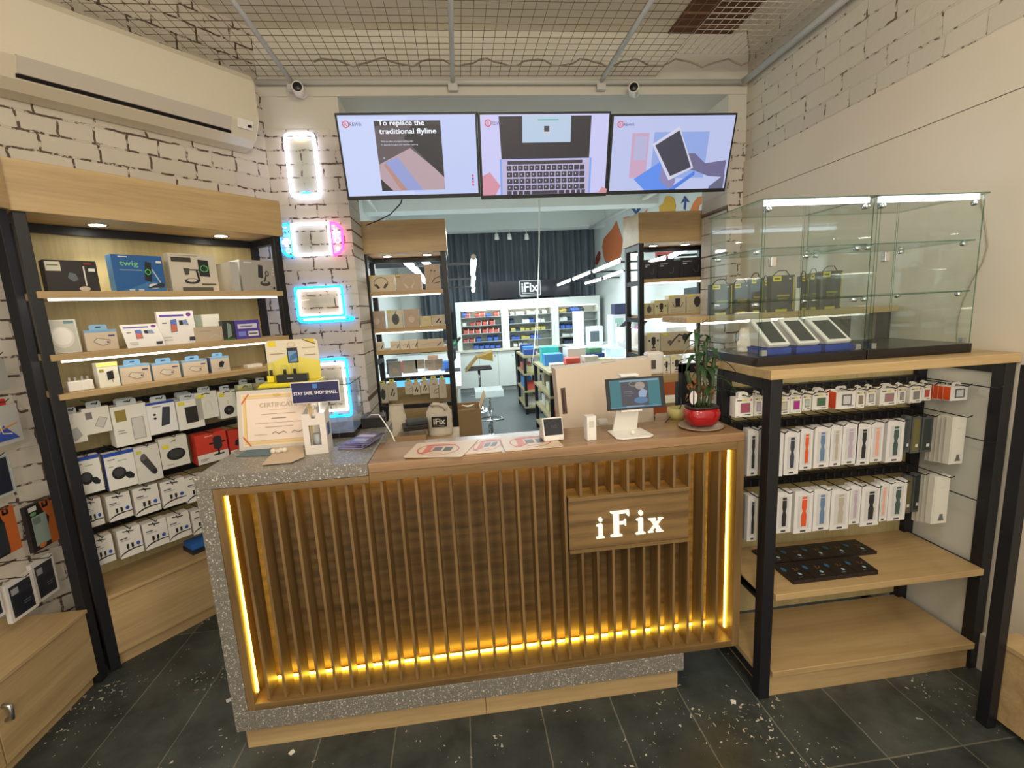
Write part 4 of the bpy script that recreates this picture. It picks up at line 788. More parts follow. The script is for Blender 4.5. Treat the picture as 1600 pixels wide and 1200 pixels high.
    'headph2': [('r', 0.02, 0.88, 0.16, 0.99, (226, 190, 40)), ('r', 0.03, 0.83, 0.18, 0.87, (70, 60, 50)), ('o', 0.5, 0.52, 0.22, 0.32, 0.03, (206, 186, 166)), ('p', [(0.3, 0.4), (0.36, 0.42), (0.48, 0.18), (0.4, 0.14)], (214, 200, 180)), ('p', [(0.66, 0.42), (0.7, 0.4), (0.62, 0.14), (0.56, 0.18)], (214, 200, 180))],
    'earph': [('e', 0.45, 0.76, 0.06, 0.03, K), ('e', 0.66, 0.74, 0.06, 0.03, K), ('l', [(0.45, 0.72), (0.28, 0.45), (0.2, 0.24)], 0.015, (120, 100, 90)), ('l', [(0.66, 0.70), (0.66, 0.5), (0.45, 0.28)], 0.015, (120, 100, 90)), ('l', [(0.45, 0.28), (0.6, 0.42), (0.98, 0.52)], 0.05, K), ('l', [(0.55, 0.24), (0.98, 0.30)], 0.05, K), ('r', 0.08, 0.86, 0.2, 0.9, (206, 190, 60))],
    'mountY': [('r', 0.08, 0.86, 0.34, 0.96, Y), ('p', [(0.36, 0.42), (0.42, 0.36), (0.6, 0.36), (0.66, 0.42), (0.66, 0.72), (0.6, 0.78), (0.42, 0.78), (0.36, 0.72)], (58, 48, 50)), ('r', 0.12, 0.54, 0.24, 0.64, K), ('r', 0.78, 0.54, 0.9, 0.64, K), ('r', 0.46, 0.22, 0.56, 0.38, K), ('r', 0.38, 0.18, 0.64, 0.24, K), ('r', 0.3, 0.06, 0.72, 0.10, (190, 90, 70))],
    'phoneholder': [('r', 0.08, 0.88, 0.32, 0.97, Y), ('p', [(0.40, 0.36), (0.66, 0.36), (0.68, 0.82), (0.38, 0.82)], (48, 46, 54)), ('l', [(0.22, 0.6), (0.30, 0.42), (0.40, 0.34)], 0.03, K), ('l', [(0.84, 0.6), (0.78, 0.42), (0.66, 0.34)], 0.03, K), ('r', 0.1, 0.2, 0.4, 0.22, G), ('r', 0.1, 0.08, 0.8, 0.10, G)],
    'ovalholder': [('r', 0.08, 0.88, 0.32, 0.97, Y), ('e', 0.54, 0.6, 0.18, 0.26, (66, 60, 62)), ('r', 0.46, 0.30, 0.62, 0.36, K), ('r', 0.1, 0.1, 0.4, 0.12, G)],
    'clampbox': [('r', 0.06, 0.86, 0.24, 0.96, Y), ('l', [(0.3, 0.3), (0.45, 0.6), (0.62, 0.86)], 0.09, (90, 84, 80)), ('e', 0.3, 0.48, 0.08, 0.11, (120, 112, 108)), ('e', 0.83, 0.7, 0.1, 0.2, (70, 66, 78)), ('l', [(0.62, 0.86), (0.74, 0.8)], 0.06, K), ('e', 0.62, 0.5, 0.05, 0.08, (130, 120, 112))],
    'speaker': [('r', 0.10, 0.80, 0.45, 0.84, (190, 190, 200)), ('l', [(0.5, 0.4), (0.6, 0.25), (0.7, 0.3), (0.72, 0.6)], 0.02, (110, 108, 120)), ('r', 0.1, 0.68, 0.25, 0.74, (200, 200, 206))],
    'buds': [('r', 0.05, 0.86, 0.3, 0.96, (190, 170, 60)), ('l', [(0.35, 0.3), (0.6, 0.65)], 0.12, K), ('l', [(0.6, 0.25), (0.72, 0.42)], 0.14, K)],
    'pod': [('r', 0.05, 0.85, 0.3, 0.95, (206, 200, 60)), ('e', 0.55, 0.48, 0.24, 0.30, (70, 74, 72)), ('l', [(0.55, 0.78), (0.62, 0.92)], 0.06, (90, 90, 90))],
    'smallpod': [('e', 0.5, 0.45, 0.2, 0.2, (206, 190, 170)), ('l', [(0.3, 0.6), (0.7, 0.6)], 0.03, (170, 150, 130))],
    'strips': [('l', [(0.1, 0.35), (0.6, 0.6), (0.95, 0.35)], 0.04, (170, 140, 120)), ('l', [(0.75, 0.2), (0.92, 0.6)], 0.1, (70, 70, 80))],
    'otter': [('r', 0.06, 0.84, 0.42, 0.98, (216, 200, 60)), ('r', 0.12, 0.89, 0.36, 0.93, (60, 60, 40)), ('r', 0.25, 0.42, 0.8, 0.47, (150, 140, 60)), ('r', 0.3, 0.35, 0.7, 0.38, (130, 124, 60)), ('r', 0.93, 0.05, 0.98, 0.95, (190, 176, 50)), ('r', 0.2, 0.0, 0.7, 0.07, (200, 186, 50)), ('r', 0.74, 0.88, 0.82, 0.92, (200, 200, 200)), ('l', [(0.4, 0.08), (0.7, 0.15), (0.95, 0.3)], 0.04, (40, 42, 44))],
    'card': [('e', 0.15, 0.62, 0.10, 0.12, (50, 96, 130)), ('e', 0.62, 0.30, 0.07, 0.07, (150, 190, 200)), ('l', [(0.56, 0.62), (0.66, 0.62), (0.58, 0.5), (0.70, 0.5)], 0.03, (120, 92, 60)), ('l', [(0.74, 0.5), (0.80, 0.62)], 0.03, (120, 92, 60)), ('r', 0.4, 0.12, 0.6, 0.15, (120, 120, 120))],
    'case_orange': [('p', [(0.6, 0.0), (1, 0.0), (1, 1), (0.45, 1), (0.55, 0.75), (0.7, 0.6), (0.6, 0.4)], (206, 112, 50)), ('l', [(0.56, 0.95), (0.56, 0.86), (0.70, 0.86), (0.70, 0.95)], 0.07, (40, 34, 34)), ('l', [(0.80, 0.95), (0.92, 0.95), (0.92, 0.86)], 0.06, (40, 34, 34)), ('r', 0.12, 0.10, 0.6, 0.74, (150, 168, 158)), ('r', 0.16, 0.56, 0.4, 0.7, (110, 130, 124)), ('r', 0.08, 0.86, 0.34, 0.96, (226, 224, 214)), ('e', 0.2, 0.80, 0.1, 0.04, (110, 170, 110)), ('e', 0.3, 0.08, 0.12, 0.05, (206, 120, 60))],
    'case_orange2': [('p', [(0.6, 0.0), (1, 0.0), (1, 1), (0.5, 1), (0.6, 0.7)], (200, 104, 44)), ('r', 0.1, 0.05, 0.62, 0.72, (46, 54, 60)), ('l', [(0.64, 0.95), (0.64, 0.87), (0.78, 0.87), (0.78, 0.95)], 0.07, (40, 34, 34))],
    'case_white': [('r', 0.10, 0.08, 0.90, 0.90, (44, 46, 54)), ('r', 0.16, 0.66, 0.42, 0.82, (160, 160, 166)), ('r', 0.18, 0.12, 0.84, 0.60, (32, 36, 46)), ('r', 0.5, 0.36, 0.8, 0.38, (110, 110, 120)), ('r', 0.5, 0.30, 0.75, 0.32, (110, 110, 120))],
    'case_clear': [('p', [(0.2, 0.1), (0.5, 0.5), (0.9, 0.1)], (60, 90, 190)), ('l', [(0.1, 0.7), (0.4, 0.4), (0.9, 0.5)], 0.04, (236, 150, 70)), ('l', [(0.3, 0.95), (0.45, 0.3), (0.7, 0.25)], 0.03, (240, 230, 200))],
    'case_dark': [('r', 0.12, 0.06, 0.88, 0.92, (38, 42, 58)), ('l', [(0.05, 0.02), (0.95, 0.02), (0.95, 0.97), (0.05, 0.97), (0.05, 0.02)], 0.03, (206, 214, 214))],
    'qr_pack': [('r', 0.1, 0.6, 0.4, 0.9, (206, 206, 200)), ('r', 0.5, 0.2, 0.9, 0.8, (214, 214, 210))],
    'whitetall': [('l', [(0.1, 0.02), (0.1, 0.98)], 0.02, (206, 204, 196)), ('p', [(0.42, 0.06), (0.82, 0.06), (0.74, 0.14), (0.72, 0.20), (0.52, 0.20), (0.50, 0.14)], (110, 110, 106)), ('r', 0.4, 0.75, 0.7, 0.76, LGR)],
    }
    return S[kind]
_PM = {}
def pack(F, xl, xr, yt, yb, v, dep, label, cat, group, body, kind=None, on=None, tab=False, hook=None, lean=0.0, name='product_box', nat=False, hang=0.0, h=None, turn=0.0, side=None, extra=None):
    """a box of goods; its front face is found from where it stands in the room"""
    ym = (yt + yb) / 2; xm = (xl + xr) / 2
    u0, _ = F.px(xl, ym, v); u1, _ = F.px(xr, ym, v); _, z0 = F.px(xm, yb, v); _, z1 = F.px(xm, yt, v)
    if on is not None: z1 += 0; z0 = on + 0.0006
    if h: z1 = z0 + h
    W, H = u1 - u0, z1 - z0
    hh = H
    m = MB(); bm = body if not isinstance(body, tuple) else col(body, 0.45)
    if lean:
        d = H * math.sin(lean); m.hexa([(0, 0, 0), (W, 0, 0), (W, dep, 0), (0, dep, 0)], [(0, d, H * math.cos(lean)), (W, d, H * math.cos(lean)), (W, dep + d, H * math.cos(lean)), (0, dep + d, H * math.cos(lean))], bm)
    else: m.box(0, 0, 0, W, dep, H, bm)
    if side: m.box(-0.0006, 0.002, 0.002, 0, dep - 0.002, H - 0.002, col(side, 0.45))
    if tab:
        a, b = W * 0.22, W * 0.78; zt = H + min(0.028, H * 0.25)
        m.prism([(a, H), (b, H), (b, zt - 0.006), (b - 0.006, zt), (a + 0.006, zt), (a, zt - 0.006)], dep * 0.45, dep * 0.45 + 0.0015, tab if not isinstance(tab, bool) else bm, 'y')
        m.box(W * 0.42, dep * 0.45 - 0.0006, zt - 0.014, W * 0.58, dep * 0.45, zt - 0.009, DARK)
    o = m.build(name, loc=F.w(u0, v, z0), rz=F.a + turn); tag(o, label, cat, group)
    if kind:
        k = MB()
        if lean:
            draw(k, W, H, decalset(kind)); k.v = [(a, c * math.sin(lean) + b, c * math.cos(lean)) for a, b, c in k.v]
        else: draw(k, W, H, decalset(kind))
        if extra: extra(k, W, H, dep)
        k.build('printed_front', o)
    if hook:
        unit, vr = hook; zt = z0 + H + (min(0.028, H * 0.25) - 0.01 if tab else 0.004)
        q = MB(); uu = (u0 + u1) / 2
        off = unit_off[unit.name]
        q.path([(uu - off[0], vr - off[1], zt), (uu - off[0], v - 0.03 - off[1], zt), (uu - off[0], v - 0.045 - off[1], zt + 0.012)], 0.0022, BLACK, 5); q.build('hook', unit)
    return o
unit_off = {lu.name: (0, 0), nl.name: (0, 0), bu.name: (1.085, 1.52), mu.name: (-0.655, 3.7)}
WC = (228, 224, 214); BEI = (206, 190, 168)
PLACE = 'on the slanted wall unit'
# top shelf
G = 'boxed chargers on the top shelf of the slanted unit'
pack(LU, 71, 153, 407, 452, 0.06, 0.07, 'black charger box with pale sticker, leftmost on the top shelf', 'box', G, (30, 28, 30), 'blackbox', on=1.765)
pack(LU, 177, 256, 399, 453, 0.06, 0.07, 'bright blue charger box with green lettering on the top shelf', 'box', G, (70, 140, 200), 'twig', on=1.765)
pack(LU, 266, 339, 397, 455, 0.07, 0.055, 'tall beige charging station box on the top shelf', 'box', G, (206, 198, 182), 'station', on=1.765)
pack(LU, 362, 374, 409, 456, 0.03, 0.16, 'narrow silver box edge beside the silver charger box', 'box', G, (176, 176, 170), None, on=1.765)
pack(LU, 377, 432, 407, 456, 0.04, 0.16, 'silver grey charger box at the right end of the top shelf', 'box', G, (166, 162, 154), 'silver', on=1.765)
# second shelf
G = 'boxes on the second shelf of the slanted unit'
pack(LU, 70, 124, 499, 548, 0.05, 0.02, 'clear pack with a round white pad, leftmost on the second shelf', 'pack', G, (190, 190, 180), 'roundclear', on=1.5, lean=0.12)
pack(LU, 133, 184, 515, 547, 0.06, 0.05, 'small beige power bank box with blue hanging tab, second shelf', 'box', G, BEI, 'bank', on=1.5, tab=col((130, 175, 210)))
pack(LU, 196, 256, 501, 542, 0.02, 0.004, 'white printed card leaning far back on the second shelf', 'card', G, (232, 230, 228), 'cards', on=1.5, lean=0.5)
pack(LU, 249, 306, 486, 538, 0.05, 0.02, 'tall white printed card box standing on the second shelf', 'box', G, (236, 234, 232), 'cards', on=1.5, lean=0.06)
pack(LU, 305, 366, 510, 534, 0.04, 0.10, 'wide low beige box on the second shelf under two small packs', 'box', G, (190, 174, 152), 'plain', on=1.5)
zt = LU.px(335, 510, 0.04)[1]
pack(LU, 316, 343, 491, 510, 0.07, 0.03, 'white pack lying on top of the wide low beige box', 'pack', G, (224, 224, 216), None, on=zt)
pack(LU, 303, 315, 492, 510, 0.08, 0.03, 'greenish glass screen protector pack beside the white pack', 'pack', G, (150, 162, 150), None, on=zt)
pack(LU, 349, 367, 501, 533, 0.03, 0.06, 'dark green pack left of the purple box', 'pack', G, (44, 50, 48), 'darkpack', on=1.5)
pack(LU, 368, 406, 500, 532, 0.03, 0.10, 'purple box with white stickers at the right of the second shelf', 'box', G, (84, 66, 160), 'purple', on=1.5)
# third shelf
G = 'small boxes on the third shelf of the slanted unit'
def plug(px, py, lab):
    u, _ = LU.px(px, py, 0.03); o = MB().box(0, 0, 0, 0.045, 0.045, 0.045, WHITE).build('plug_adapter', loc=LU.w(u, 0.03, 1.3306), rz=LU.a, bevel=0.004); tag(o, lab, 'plug adapter', G)
    k = MB()
    for a in (0.008, 0.027): k.box(a, 0.018, 0.045, a + 0.008, 0.021, 0.062, STEEL)
    tag(k.build('prongs', o), 'steel prongs')
plug(107, 606, 'white plug adapter with its prongs up, left one of two on the third shelf'); plug(127, 605, 'white plug adapter with its prongs up, right one of two on the third shelf')
pack(LU, 153, 186, 566, 606, 0.03, 0.06, 'white and yellow charger box picturing a black plug, third shelf', 'box', G, (230, 228, 214), 'charger_black', on=1.33)
for xl, xr, yt, yb, lab in ((188, 236, 569, 600, 'blue topped power bank box beside the white and yellow box'), (239, 282, 566, 595, 'blue topped power bank box, middle one of three'), (286, 325, 562, 590, 'blue topped power bank box beside the narrow car plug box')):
    pack(LU, xl, xr, yt, yb, 0.04, 0.06, lab, 'box', G, BEI, 'bank', on=1.33, tab=col((110, 165, 215)), side=(150, 186, 206))
pack(LU, 330, 359, 557, 586, 0.04, 0.05, 'narrow blue topped box picturing a black car plug', 'box', G, (196, 184, 166), 'carplug', on=1.33, tab=col((110, 165, 215)), side=(90, 110, 150))
pack(LU, 387, 410, 569, 576, 0.05, 0.05, 'flat white box at the right end of the third shelf', 'box', G, WC, None, on=1.33)
# hanging rows
H1 = (lu, 0.27); G = 'boxes hanging in the first row of the slanted unit'
for xl, xr, yt, yb, b, k, n, lab in (
    (98, 134, 646, 693, WC, 'greypad', 1, 'small white box with a pale grey pad, leftmost of the first hanging row'),
    (130, 173, 636, 677, WC, 'greysq', 1, 'small white box with a grey square, second in the first hanging row'),
    (176, 233, 632, 695, (232, 230, 220), 'goldpad', 2, 'large white box with a gold square, first hanging row'),
    (230, 276, 627, 677, (234, 234, 232), 'phoneblue', 1, 'white and blue box picturing a dark power bank'),
    (277, 318, 624, 670, (232, 230, 222), 'pbank', 3, 'white box picturing a black power bank'),
    (306, 341, 612, 654, (222, 222, 212), 'cablepale', 1, 'white box with pale cable drawing and yellow label'),
    (342, 370, 610, 653, (226, 224, 216), 'disc', 1, 'white box with a black disc beside the framed certificate'),
    (374, 397, 600, 648, (206, 212, 176), 'cablepale', 1, 'green topped hanging pack, left one of three above the certificate'),
    (400, 424, 597, 645, (206, 212, 176), 'cablepale', 1, 'green topped hanging pack, middle one of three above the certificate'),
    (427, 450, 594, 642, (206, 212, 176), 'cablepale', 1, 'green topped hanging pack, right one of three above the certificate')):
    for j in range(n):
        pack(LU, xl - 4 * j, xr - 4 * j, yt - 2 * j, yb - 2 * j, 0.07 + 0.042 * j, 0.036, lab if j == 0 else lab.replace('white box', 'spare white box').replace('large white', 'spare large white') + (', directly behind the front one' if j == 1 else ', rearmost of its stack'), 'box', G, b, k, tab=col((190, 200, 206)), hook=H1 if j == 0 else None)
G = 'boxes hanging in the second row of the slanted unit'
for xl, xr, yt, yb, b, k, n, lab in (
    (116, 160, 712, 772, (230, 228, 220), 'mount', 1, 'white and blue phone mount box, leftmost of the second hanging row'),
    (165, 214, 704, 763, (230, 228, 220), 'mount', 1, 'white and blue phone mount box beside the capsule box'),
    (211, 252, 696, 753, (216, 214, 206), 'capsule', 1, 'pale grey box picturing a long black capsule charger'),
    (250, 295, 682, 730, (218, 214, 204), 'bigdisc', 1, 'pale grey box picturing a large black disc'),
    (306, 356, 676, 722, (206, 66, 50), 'redmount', 2, 'red and white box picturing a car mount'),
    (358, 386, 670, 712, (198, 60, 48), 'redplug', 1, 'red box half hidden by the certificate frame')):
    for j in range(n):
        pack(LU, xl - 4 * j, xr - 4 * j, yt - 2 * j, yb - 2 * j, 0.06 + 0.047 * j, 0.042, lab if j == 0 else 'spare ' + lab + ', behind the front one', 'box', G, b, k, hook=(lu, 0.27) if j == 0 else None, side=(40, 80, 170) if k == 'mount' else None)
for r, (row, rn) in enumerate((((( 129, 161, 780, 824), (167, 206, 771, 812), (209, 250, 759, 803), (252, 291, 749, 790), (290, 322, 743, 783)), 'third'), (((143, 179, 838, 882), (184, 223, 824, 869), (224, 263, 813, 855), (262, 298, 802, 842), (300, 330, 794, 832)), 'fourth'))):
    for k, (xl, xr, yt, yb) in enumerate(row):
        pack(LU, xl, xr, yt, yb, 0.08, 0.055, 'white cable box, %s from the left in the %s hanging row of the slanted unit' % (ORD[k], rn), 'box', 'white cable boxes in the %s hanging row' % rn, (228, 224, 216), 'cable', hook=(lu, 0.27), extra=None)
pack(LU, 299, 330, 845, 862, 0.05, 0.12, 'blue and black box lying on the slanted unit cabinet, beside the counter', 'box', None, (30, 34, 40), None, on=0.372, h=0.022)
pack(LU, 297, 328, 836, 847, 0.06, 0.10, 'bright blue box on top of the black box beside the counter', 'box', None, (40, 100, 176), None, on=0.395, h=0.03)
# goods on the left wall unit
HN = (nl, 0.39)
for xl, xr, yt, yb, v, b, k, tb, lab in (
    (-26, 12, 562, 612, 0.20, (176, 180, 176), None, True, 'clear hanging pack at the photo edge, topmost on the left wall'),
    (-26, 33, 634, 697, 0.20, (200, 200, 196), 'case_clear', col((200, 50, 40)), 'clear pack with blue and orange shapes on the left wall'),  # the coloured shapes are drawn flat on its face
    (-30, 22, 712, 780, 0.22, (190, 196, 194), 'case_dark', False, 'dark blue phone case in a pale clear frame on the left wall'),
    (-24, 30, 795, 872, 0.20, (38, 32, 34), 'case_orange2', False, 'black and orange phone case pack at the photo edge'),
    (43, 94, 780, 856, 0.20, (38, 32, 34), 'case_orange', False, 'orange, teal and black phone case pack left of the black post'),
    (-34, 4, 905, 975, 0.14, (222, 218, 214), 'case_white', False, 'white framed dark phone case at the photo edge, leftmost of three'),
    (10, 58, 900, 965, 0.14, (222, 218, 214), 'case_white', False, 'white framed dark phone case above the left cabinet, front one'),
    (52, 90, 870, 936, 0.19, (222, 218, 214), 'case_white', False, 'white framed dark phone case nearest the black post')):
    pack(NL, xl, xr, yt, yb, v, 0.018, lab, 'phone case', 'phone cases hanging on the left wall', b, k, tab=tb, hook=HN, name='phone_case_pack')
# --- middle unit
G = 'earphone boxes on the middle unit'; MV = 3.73
def P3(*a, **k): return pack(W0, *a, **k)
CR = (216, 200, 168)
P3(574, 617, 430, 463, MV, 0.06, 'cream headphone box with black headphones, top shelf of the middle unit', 'box', G, CR, 'headph', on=1.765)
P3(619, 659, 428, 461, MV, 0.06, 'beige box with pale headphones, top shelf of the middle unit', 'box', G, (190, 168, 144), 'headph2', on=1.765, side=(230, 226, 190))
P3(664, 688, 413, 460, MV, 0.05, 'tall beige box with wired earphones, top shelf of the middle unit', 'box', G, (180, 158, 134), 'earph', on=1.765)
for xl, xr, yt, yb, b, k, lab in ((576, 601, 486, 517, (176, 158, 142), 'smallpod', 'grey beige box leftmost on the second shelf of the middle unit'), (605, 629, 484, 515, (206, 200, 176), 'pod', 'cream box with a dark earphone pod, second shelf of the middle unit'), (631, 655, 483, 514, (182, 160, 138), 'smallpod', 'tan box with orange corner, second shelf of the middle unit'), (657, 674, 494, 513, (206, 192, 140), 'smallpod', 'small yellowish box, second shelf of the middle unit'), (675, 695, 492, 512, (196, 182, 158), 'buds', 'small beige box with black buds, second shelf of the middle unit')):
    P3(xl, xr, yt, yb, MV, 0.05, lab, 'box', G, b, k, on=1.485)
for k, (xl, xr, yt, lab) in enumerate(((585, 599, 535, 'small cream earbud box, leftmost on the third shelf of the middle unit'), (610, 624, 533, 'small cream earbud box, second on the third shelf of the middle unit'), (626, 639, 532, 'small cream earbud box with green print, third shelf of the middle unit'), (640, 652, 531, 'small cream earbud box beside the long box, third shelf of the middle unit'))):
    P3(xl, xr, yt, yt + 11, MV, 0.05, lab, 'box', G, (214, 204, 184), 'strips', on=1.315)
P3(653, 693, 530, 542, MV, 0.05, 'long low beige box at the right of the third shelf, middle unit', 'box', G, (198, 186, 164), 'strips', on=1.315)
for k, (xl, xr, yt, yb, b) in enumerate(((607, 627, 565, 589, (176, 178, 172)), (629, 652, 563, 583, (196, 200, 192)), (649, 663, 562, 576, (206, 204, 194)), (664, 678, 562, 576, (206, 204, 194)), (679, 692, 561, 577, (196, 194, 186)))):
    P3(xl, xr, yt, yb, 3.98, 0.02, 'pale hanging pack at the back of the middle unit, %s from the left' % ORD[k], 'pack', 'pale packs hanging at the back of the middle unit', b, 'smallpod')
for k, (xl, xr, yt, yb, kd) in enumerate(((590, 606, 601, 630, 'pod'), (606, 620, 598, 626, 'buds'), (633, 644, 597, 616, 'earph'), (645, 656, 598, 617, 'buds'), (657, 670, 595, 615, 'buds'), (671, 685, 593, 622, 'earph'), (686, 697, 593, 622, 'smallpod'))):
    P3(xl, xr, yt, yb, 3.82, 0.03, 'yellow topped earphone pack on the lower hooks of the middle unit, %s from the left' % ORD[k], 'pack', 'yellow topped packs hanging on the middle unit', (212, 202, 182), kd, tab=col((226, 226, 120)), hook=(mu, 3.99))
# --- right tall unit
G = 'boxes on the tall unit right of the passage'
for xl, xr, yt, yb, kd, b, lab in ((1006, 1027, 409, 441, 'speaker', (34, 32, 42), 'black speaker box leftmost on the top shelf right of the passage'), (1028, 1062, 407, 440, 'speaker', (34, 32, 40), 'black speaker box, second on the top shelf right of the passage'), (1063, 1103, 402, 438, 'speaker', (30, 28, 34), 'black speaker box beside the brick pillar, top shelf right of the passage')):
    P3(xl, xr, yt, yb, MV, 0.12, lab, 'box', G, b, kd, on=1.765)
def eye(k, W, H, dep): pass
for xl, xr, yt, yb, kd, b, lab in ((1006, 1021, 474, 498, 'pod', (196, 186, 150), 'cream box with a grey round charger, second shelf right of the passage'), (1023, 1043, 469, 497, 'mountY', (206, 200, 160), 'cream phone mount box with red print, second shelf right of the passage'), (1045, 1071, 461, 496, 'phoneholder', (206, 196, 168), 'cream box picturing a square phone holder, second shelf right of the passage'), (1073, 1103, 459, 495, 'ovalholder', (206, 196, 164), 'cream box picturing an oval phone holder, second shelf right of the passage')):
    P3(xl, xr, yt, yb, MV, 0.08, lab, 'box', G, b, kd, on=1.475, side=(236, 234, 214))
for xl, xr, yt, yb, kd, b, lab in ((1003, 1010, 524, 551, None, (206, 202, 190), 'narrow cream box at the left end of the third shelf right of the passage'), (1011, 1031, 520, 550, 'mountY', (216, 212, 190), 'cream box picturing a round phone mount, third shelf right of the passage'), (1033, 1078, 519, 548, 'clampbox', (200, 190, 164), 'wide beige box picturing a clamp arm, third shelf right of the passage')):
    P3(xl, xr, yt, yb, MV, 0.08, lab, 'box', G, b, kd, on=1.17, side=(236, 234, 214))
for xl, xr, yt, yb, lab in ((1036, 1047, 559, 584, 'white box with brown print beside the plant, lower shelf'), (1048, 1066, 556, 583, 'white box with yellow corner behind the plant, lower shelf')):
    P3(xl, xr, yt, yb, 2.26, 0.06, lab, 'box', G, (226, 222, 206), 'mountY', on=1.2225)
# --- dark case packs on the shelf behind the glass case
G = 'dark boxed phone cases behind the glass case'
for k, (xl, xr, yt, yb, dv, lab) in enumerate(((1111, 1144, 444, 483, 0.04, 'grey phone case pack with yellow logo, leftmost behind the glass case'), (1146, 1172, 442, 482, 0.08, 'dark phone case pack, second from the left behind the glass case'), (1173, 1192, 434, 481, 0.06, 'dark phone case pack seen beside the glass edge'), (1194, 1203, 438, 480, 0.05, 'black phone case pack seen edge on'), (1205, 1241, 430, 480, 0.02, 'wide dark phone case pack with yellow edge behind the glass case'), (1252, 1263, 431, 478, 0.05, 'narrow dark phone case pack with yellow logo behind the glass case'), (1265, 1281, 427, 477, 0.05, 'grey phone case pack, second from the right behind the glass case'), (1283, 1315, 423, 476, 0.02, 'tall dark phone case pack, rightmost behind the glass case'))):
    o = P3(xl, xr, yt, yb, 2.03 + dv, 0.03, lab, 'phone case', G, (62, 66, 68) if k % 3 else (84, 90, 94), 'otter', on=1.513, name='phone_case_pack')
    Wd = o.data.vertices[1].co.x; Hd = o.data.vertices[4].co.z
    m = MB(); m.path([(Wd * 0.15, 0.015, Hd), (Wd * 0.25, 0.015, Hd + 0.012), (Wd * 0.4, 0.015, Hd + 0.022), (Wd * 0.7, 0.015, Hd + 0.022), (Wd * 0.85, 0.015, Hd)], 0.0025, DARK, 5); tag(m.build('carry_loop', o), 'black carry loop')
P3(1243, 1250, 450, 480, 2.05, 0.03, 'slim white box between dark phone case packs', 'box', G, (224, 216, 204), None, on=1.513)
# --- watch goods on the low unit
HB = (bu, 1.85)
cr2 = lambda x, y: (1120 + x / 3.333, 560 + y / 3.333)
def band_win(c):
    return [('r', 0.2, 0.12, 0.82, 0.88, (198, 198, 196)), ('p', [(0.40, 0.16), (0.66, 0.16), (0.68, 0.42), (0.62, 0.52), (0.68, 0.62), (0.66, 0.86), (0.40, 0.86), (0.38, 0.62), (0.44, 0.52), (0.38, 0.42)], c), ('r', 0.35, 0.03, 0.65, 0.07, (60, 60, 60)), ('l', [(0.4, 0.80), (0.66, 0.80)], 0.03, (226, 226, 226))]
def case_win(c):
    return [('r', 0.28, 0.22, 0.82, 0.72, (120, 116, 116)), ('r', 0.32, 0.26, 0.78, 0.68, c), ('r', 0.08, 0.84, 0.34, 0.90, (90, 88, 84)), ('r', 0.36, 0.83, 0.62, 0.91, (226, 216, 60)), ('e', 0.86, 0.87, 0.05, 0.05, (190, 80, 90)), ('r', 0.52, 0.10, 0.84, 0.14, (60, 60, 60)), ('r', 0.05, 0.04, 0.2, 0.07, (100, 100, 100))]
_orig = decalset
def wpack(x0, x1, y0, y1, v, dep, label, cat, group, body, decal, tab=True, hook=True, name='product_box', side=None):
    global decalset
    a = cr2(x0, y0); b = cr2(x1, y1); keep = decalset
    decalset = lambda k: decal
    try: o = pack(W0, a[0], b[0], a[1], b[1], v, dep, label, cat, group, body, 'x' if decal else None, tab=tab, hook=HB if hook else None, name=name, side=side)
    finally: decalset = keep
    return o
G = 'watch case boxes in the top hanging row'
rows = [(97, 190, 205, 305, (170, 80, 110), 'pink'), (197, 237, 198, 298, (186, 170, 196), 'lilac'), (305, 380, 200, 292, (198, 190, 170), 'beige'), (383, 442, 194, 286, (176, 40, 140), 'magenta'), (446, 490, 190, 272, (180, 196, 180), 'pale green'), (498, 582, 180, 267, (70, 110, 76), 'green'), (726, 770, 168, 258, (150, 130, 110), 'bronze'), (778, 828, 162, 246, (176, 176, 176), 'silver'), (850, 938, 158, 244, (160, 120, 124), 'rose'), (942, 983, 152, 234, (150, 146, 146), 'grey'), (1006, 1066, 148, 231, (130, 130, 132), 'dark grey'), (1070, 1115, 140, 219, (190, 70, 66), 'red')]
for k, (x0, x1, y0, y1, c, nm) in enumerate(rows):
    wpack(x0, x1, y0, y1, 1.66, 0.022, 'small white box with a %s watch case, top hanging row' % nm, 'box', G, (230, 228, 220), case_win(c))
    wpack(x0 - 12, x1 - 12, y0 - 5, y1 - 5, 1.69, 0.022, 'small white box directly behind the box with the %s watch case' % nm, 'box', G, (226, 224, 216), case_win(c), hook=False)
wpack(622, 722, 172, 262, 1.65, 0.06, 'larger white and orange watch box amid the top hanging row', 'box', G, (230, 228, 222), [('r', 0.3, 0.2, 0.8, 0.82, (90, 96, 100)), ('r', 0.36, 0.27, 0.74, 0.75, (206, 208, 208)), ('r', 0.6, 0.12, 0.9, 0.2, (170, 170, 190))], side=(226, 84, 36))
for k in range(4):
    wpack(1218 - 27 * k, 1306 - 27 * k, 145 - 3 * k, 218 - 3 * k, 1.64 + 0.034 * k, 0.031, 'white box with orange side, %s from the front, right end of top row' % ORD[k], 'box', 'orange sided boxes at the right end of the top row', (232, 230, 224), [('r', 0.25, 0.18, 0.82, 0.82, (90, 96, 100)), ('r', 0.33, 0.26, 0.74, 0.74, (206, 208, 208))], hook=k == 0, side=(226, 84, 36))
BANDS = {'black': (40, 40, 44), 'navy': (52, 60, 78), 'orange': (214, 84, 40), 'blue': (96, 124, 160), 'beige': (176, 166, 150), 'lilac': (176, 160, 176), 'peach': (222, 160, 140), 'dark green': (62, 84, 78)}
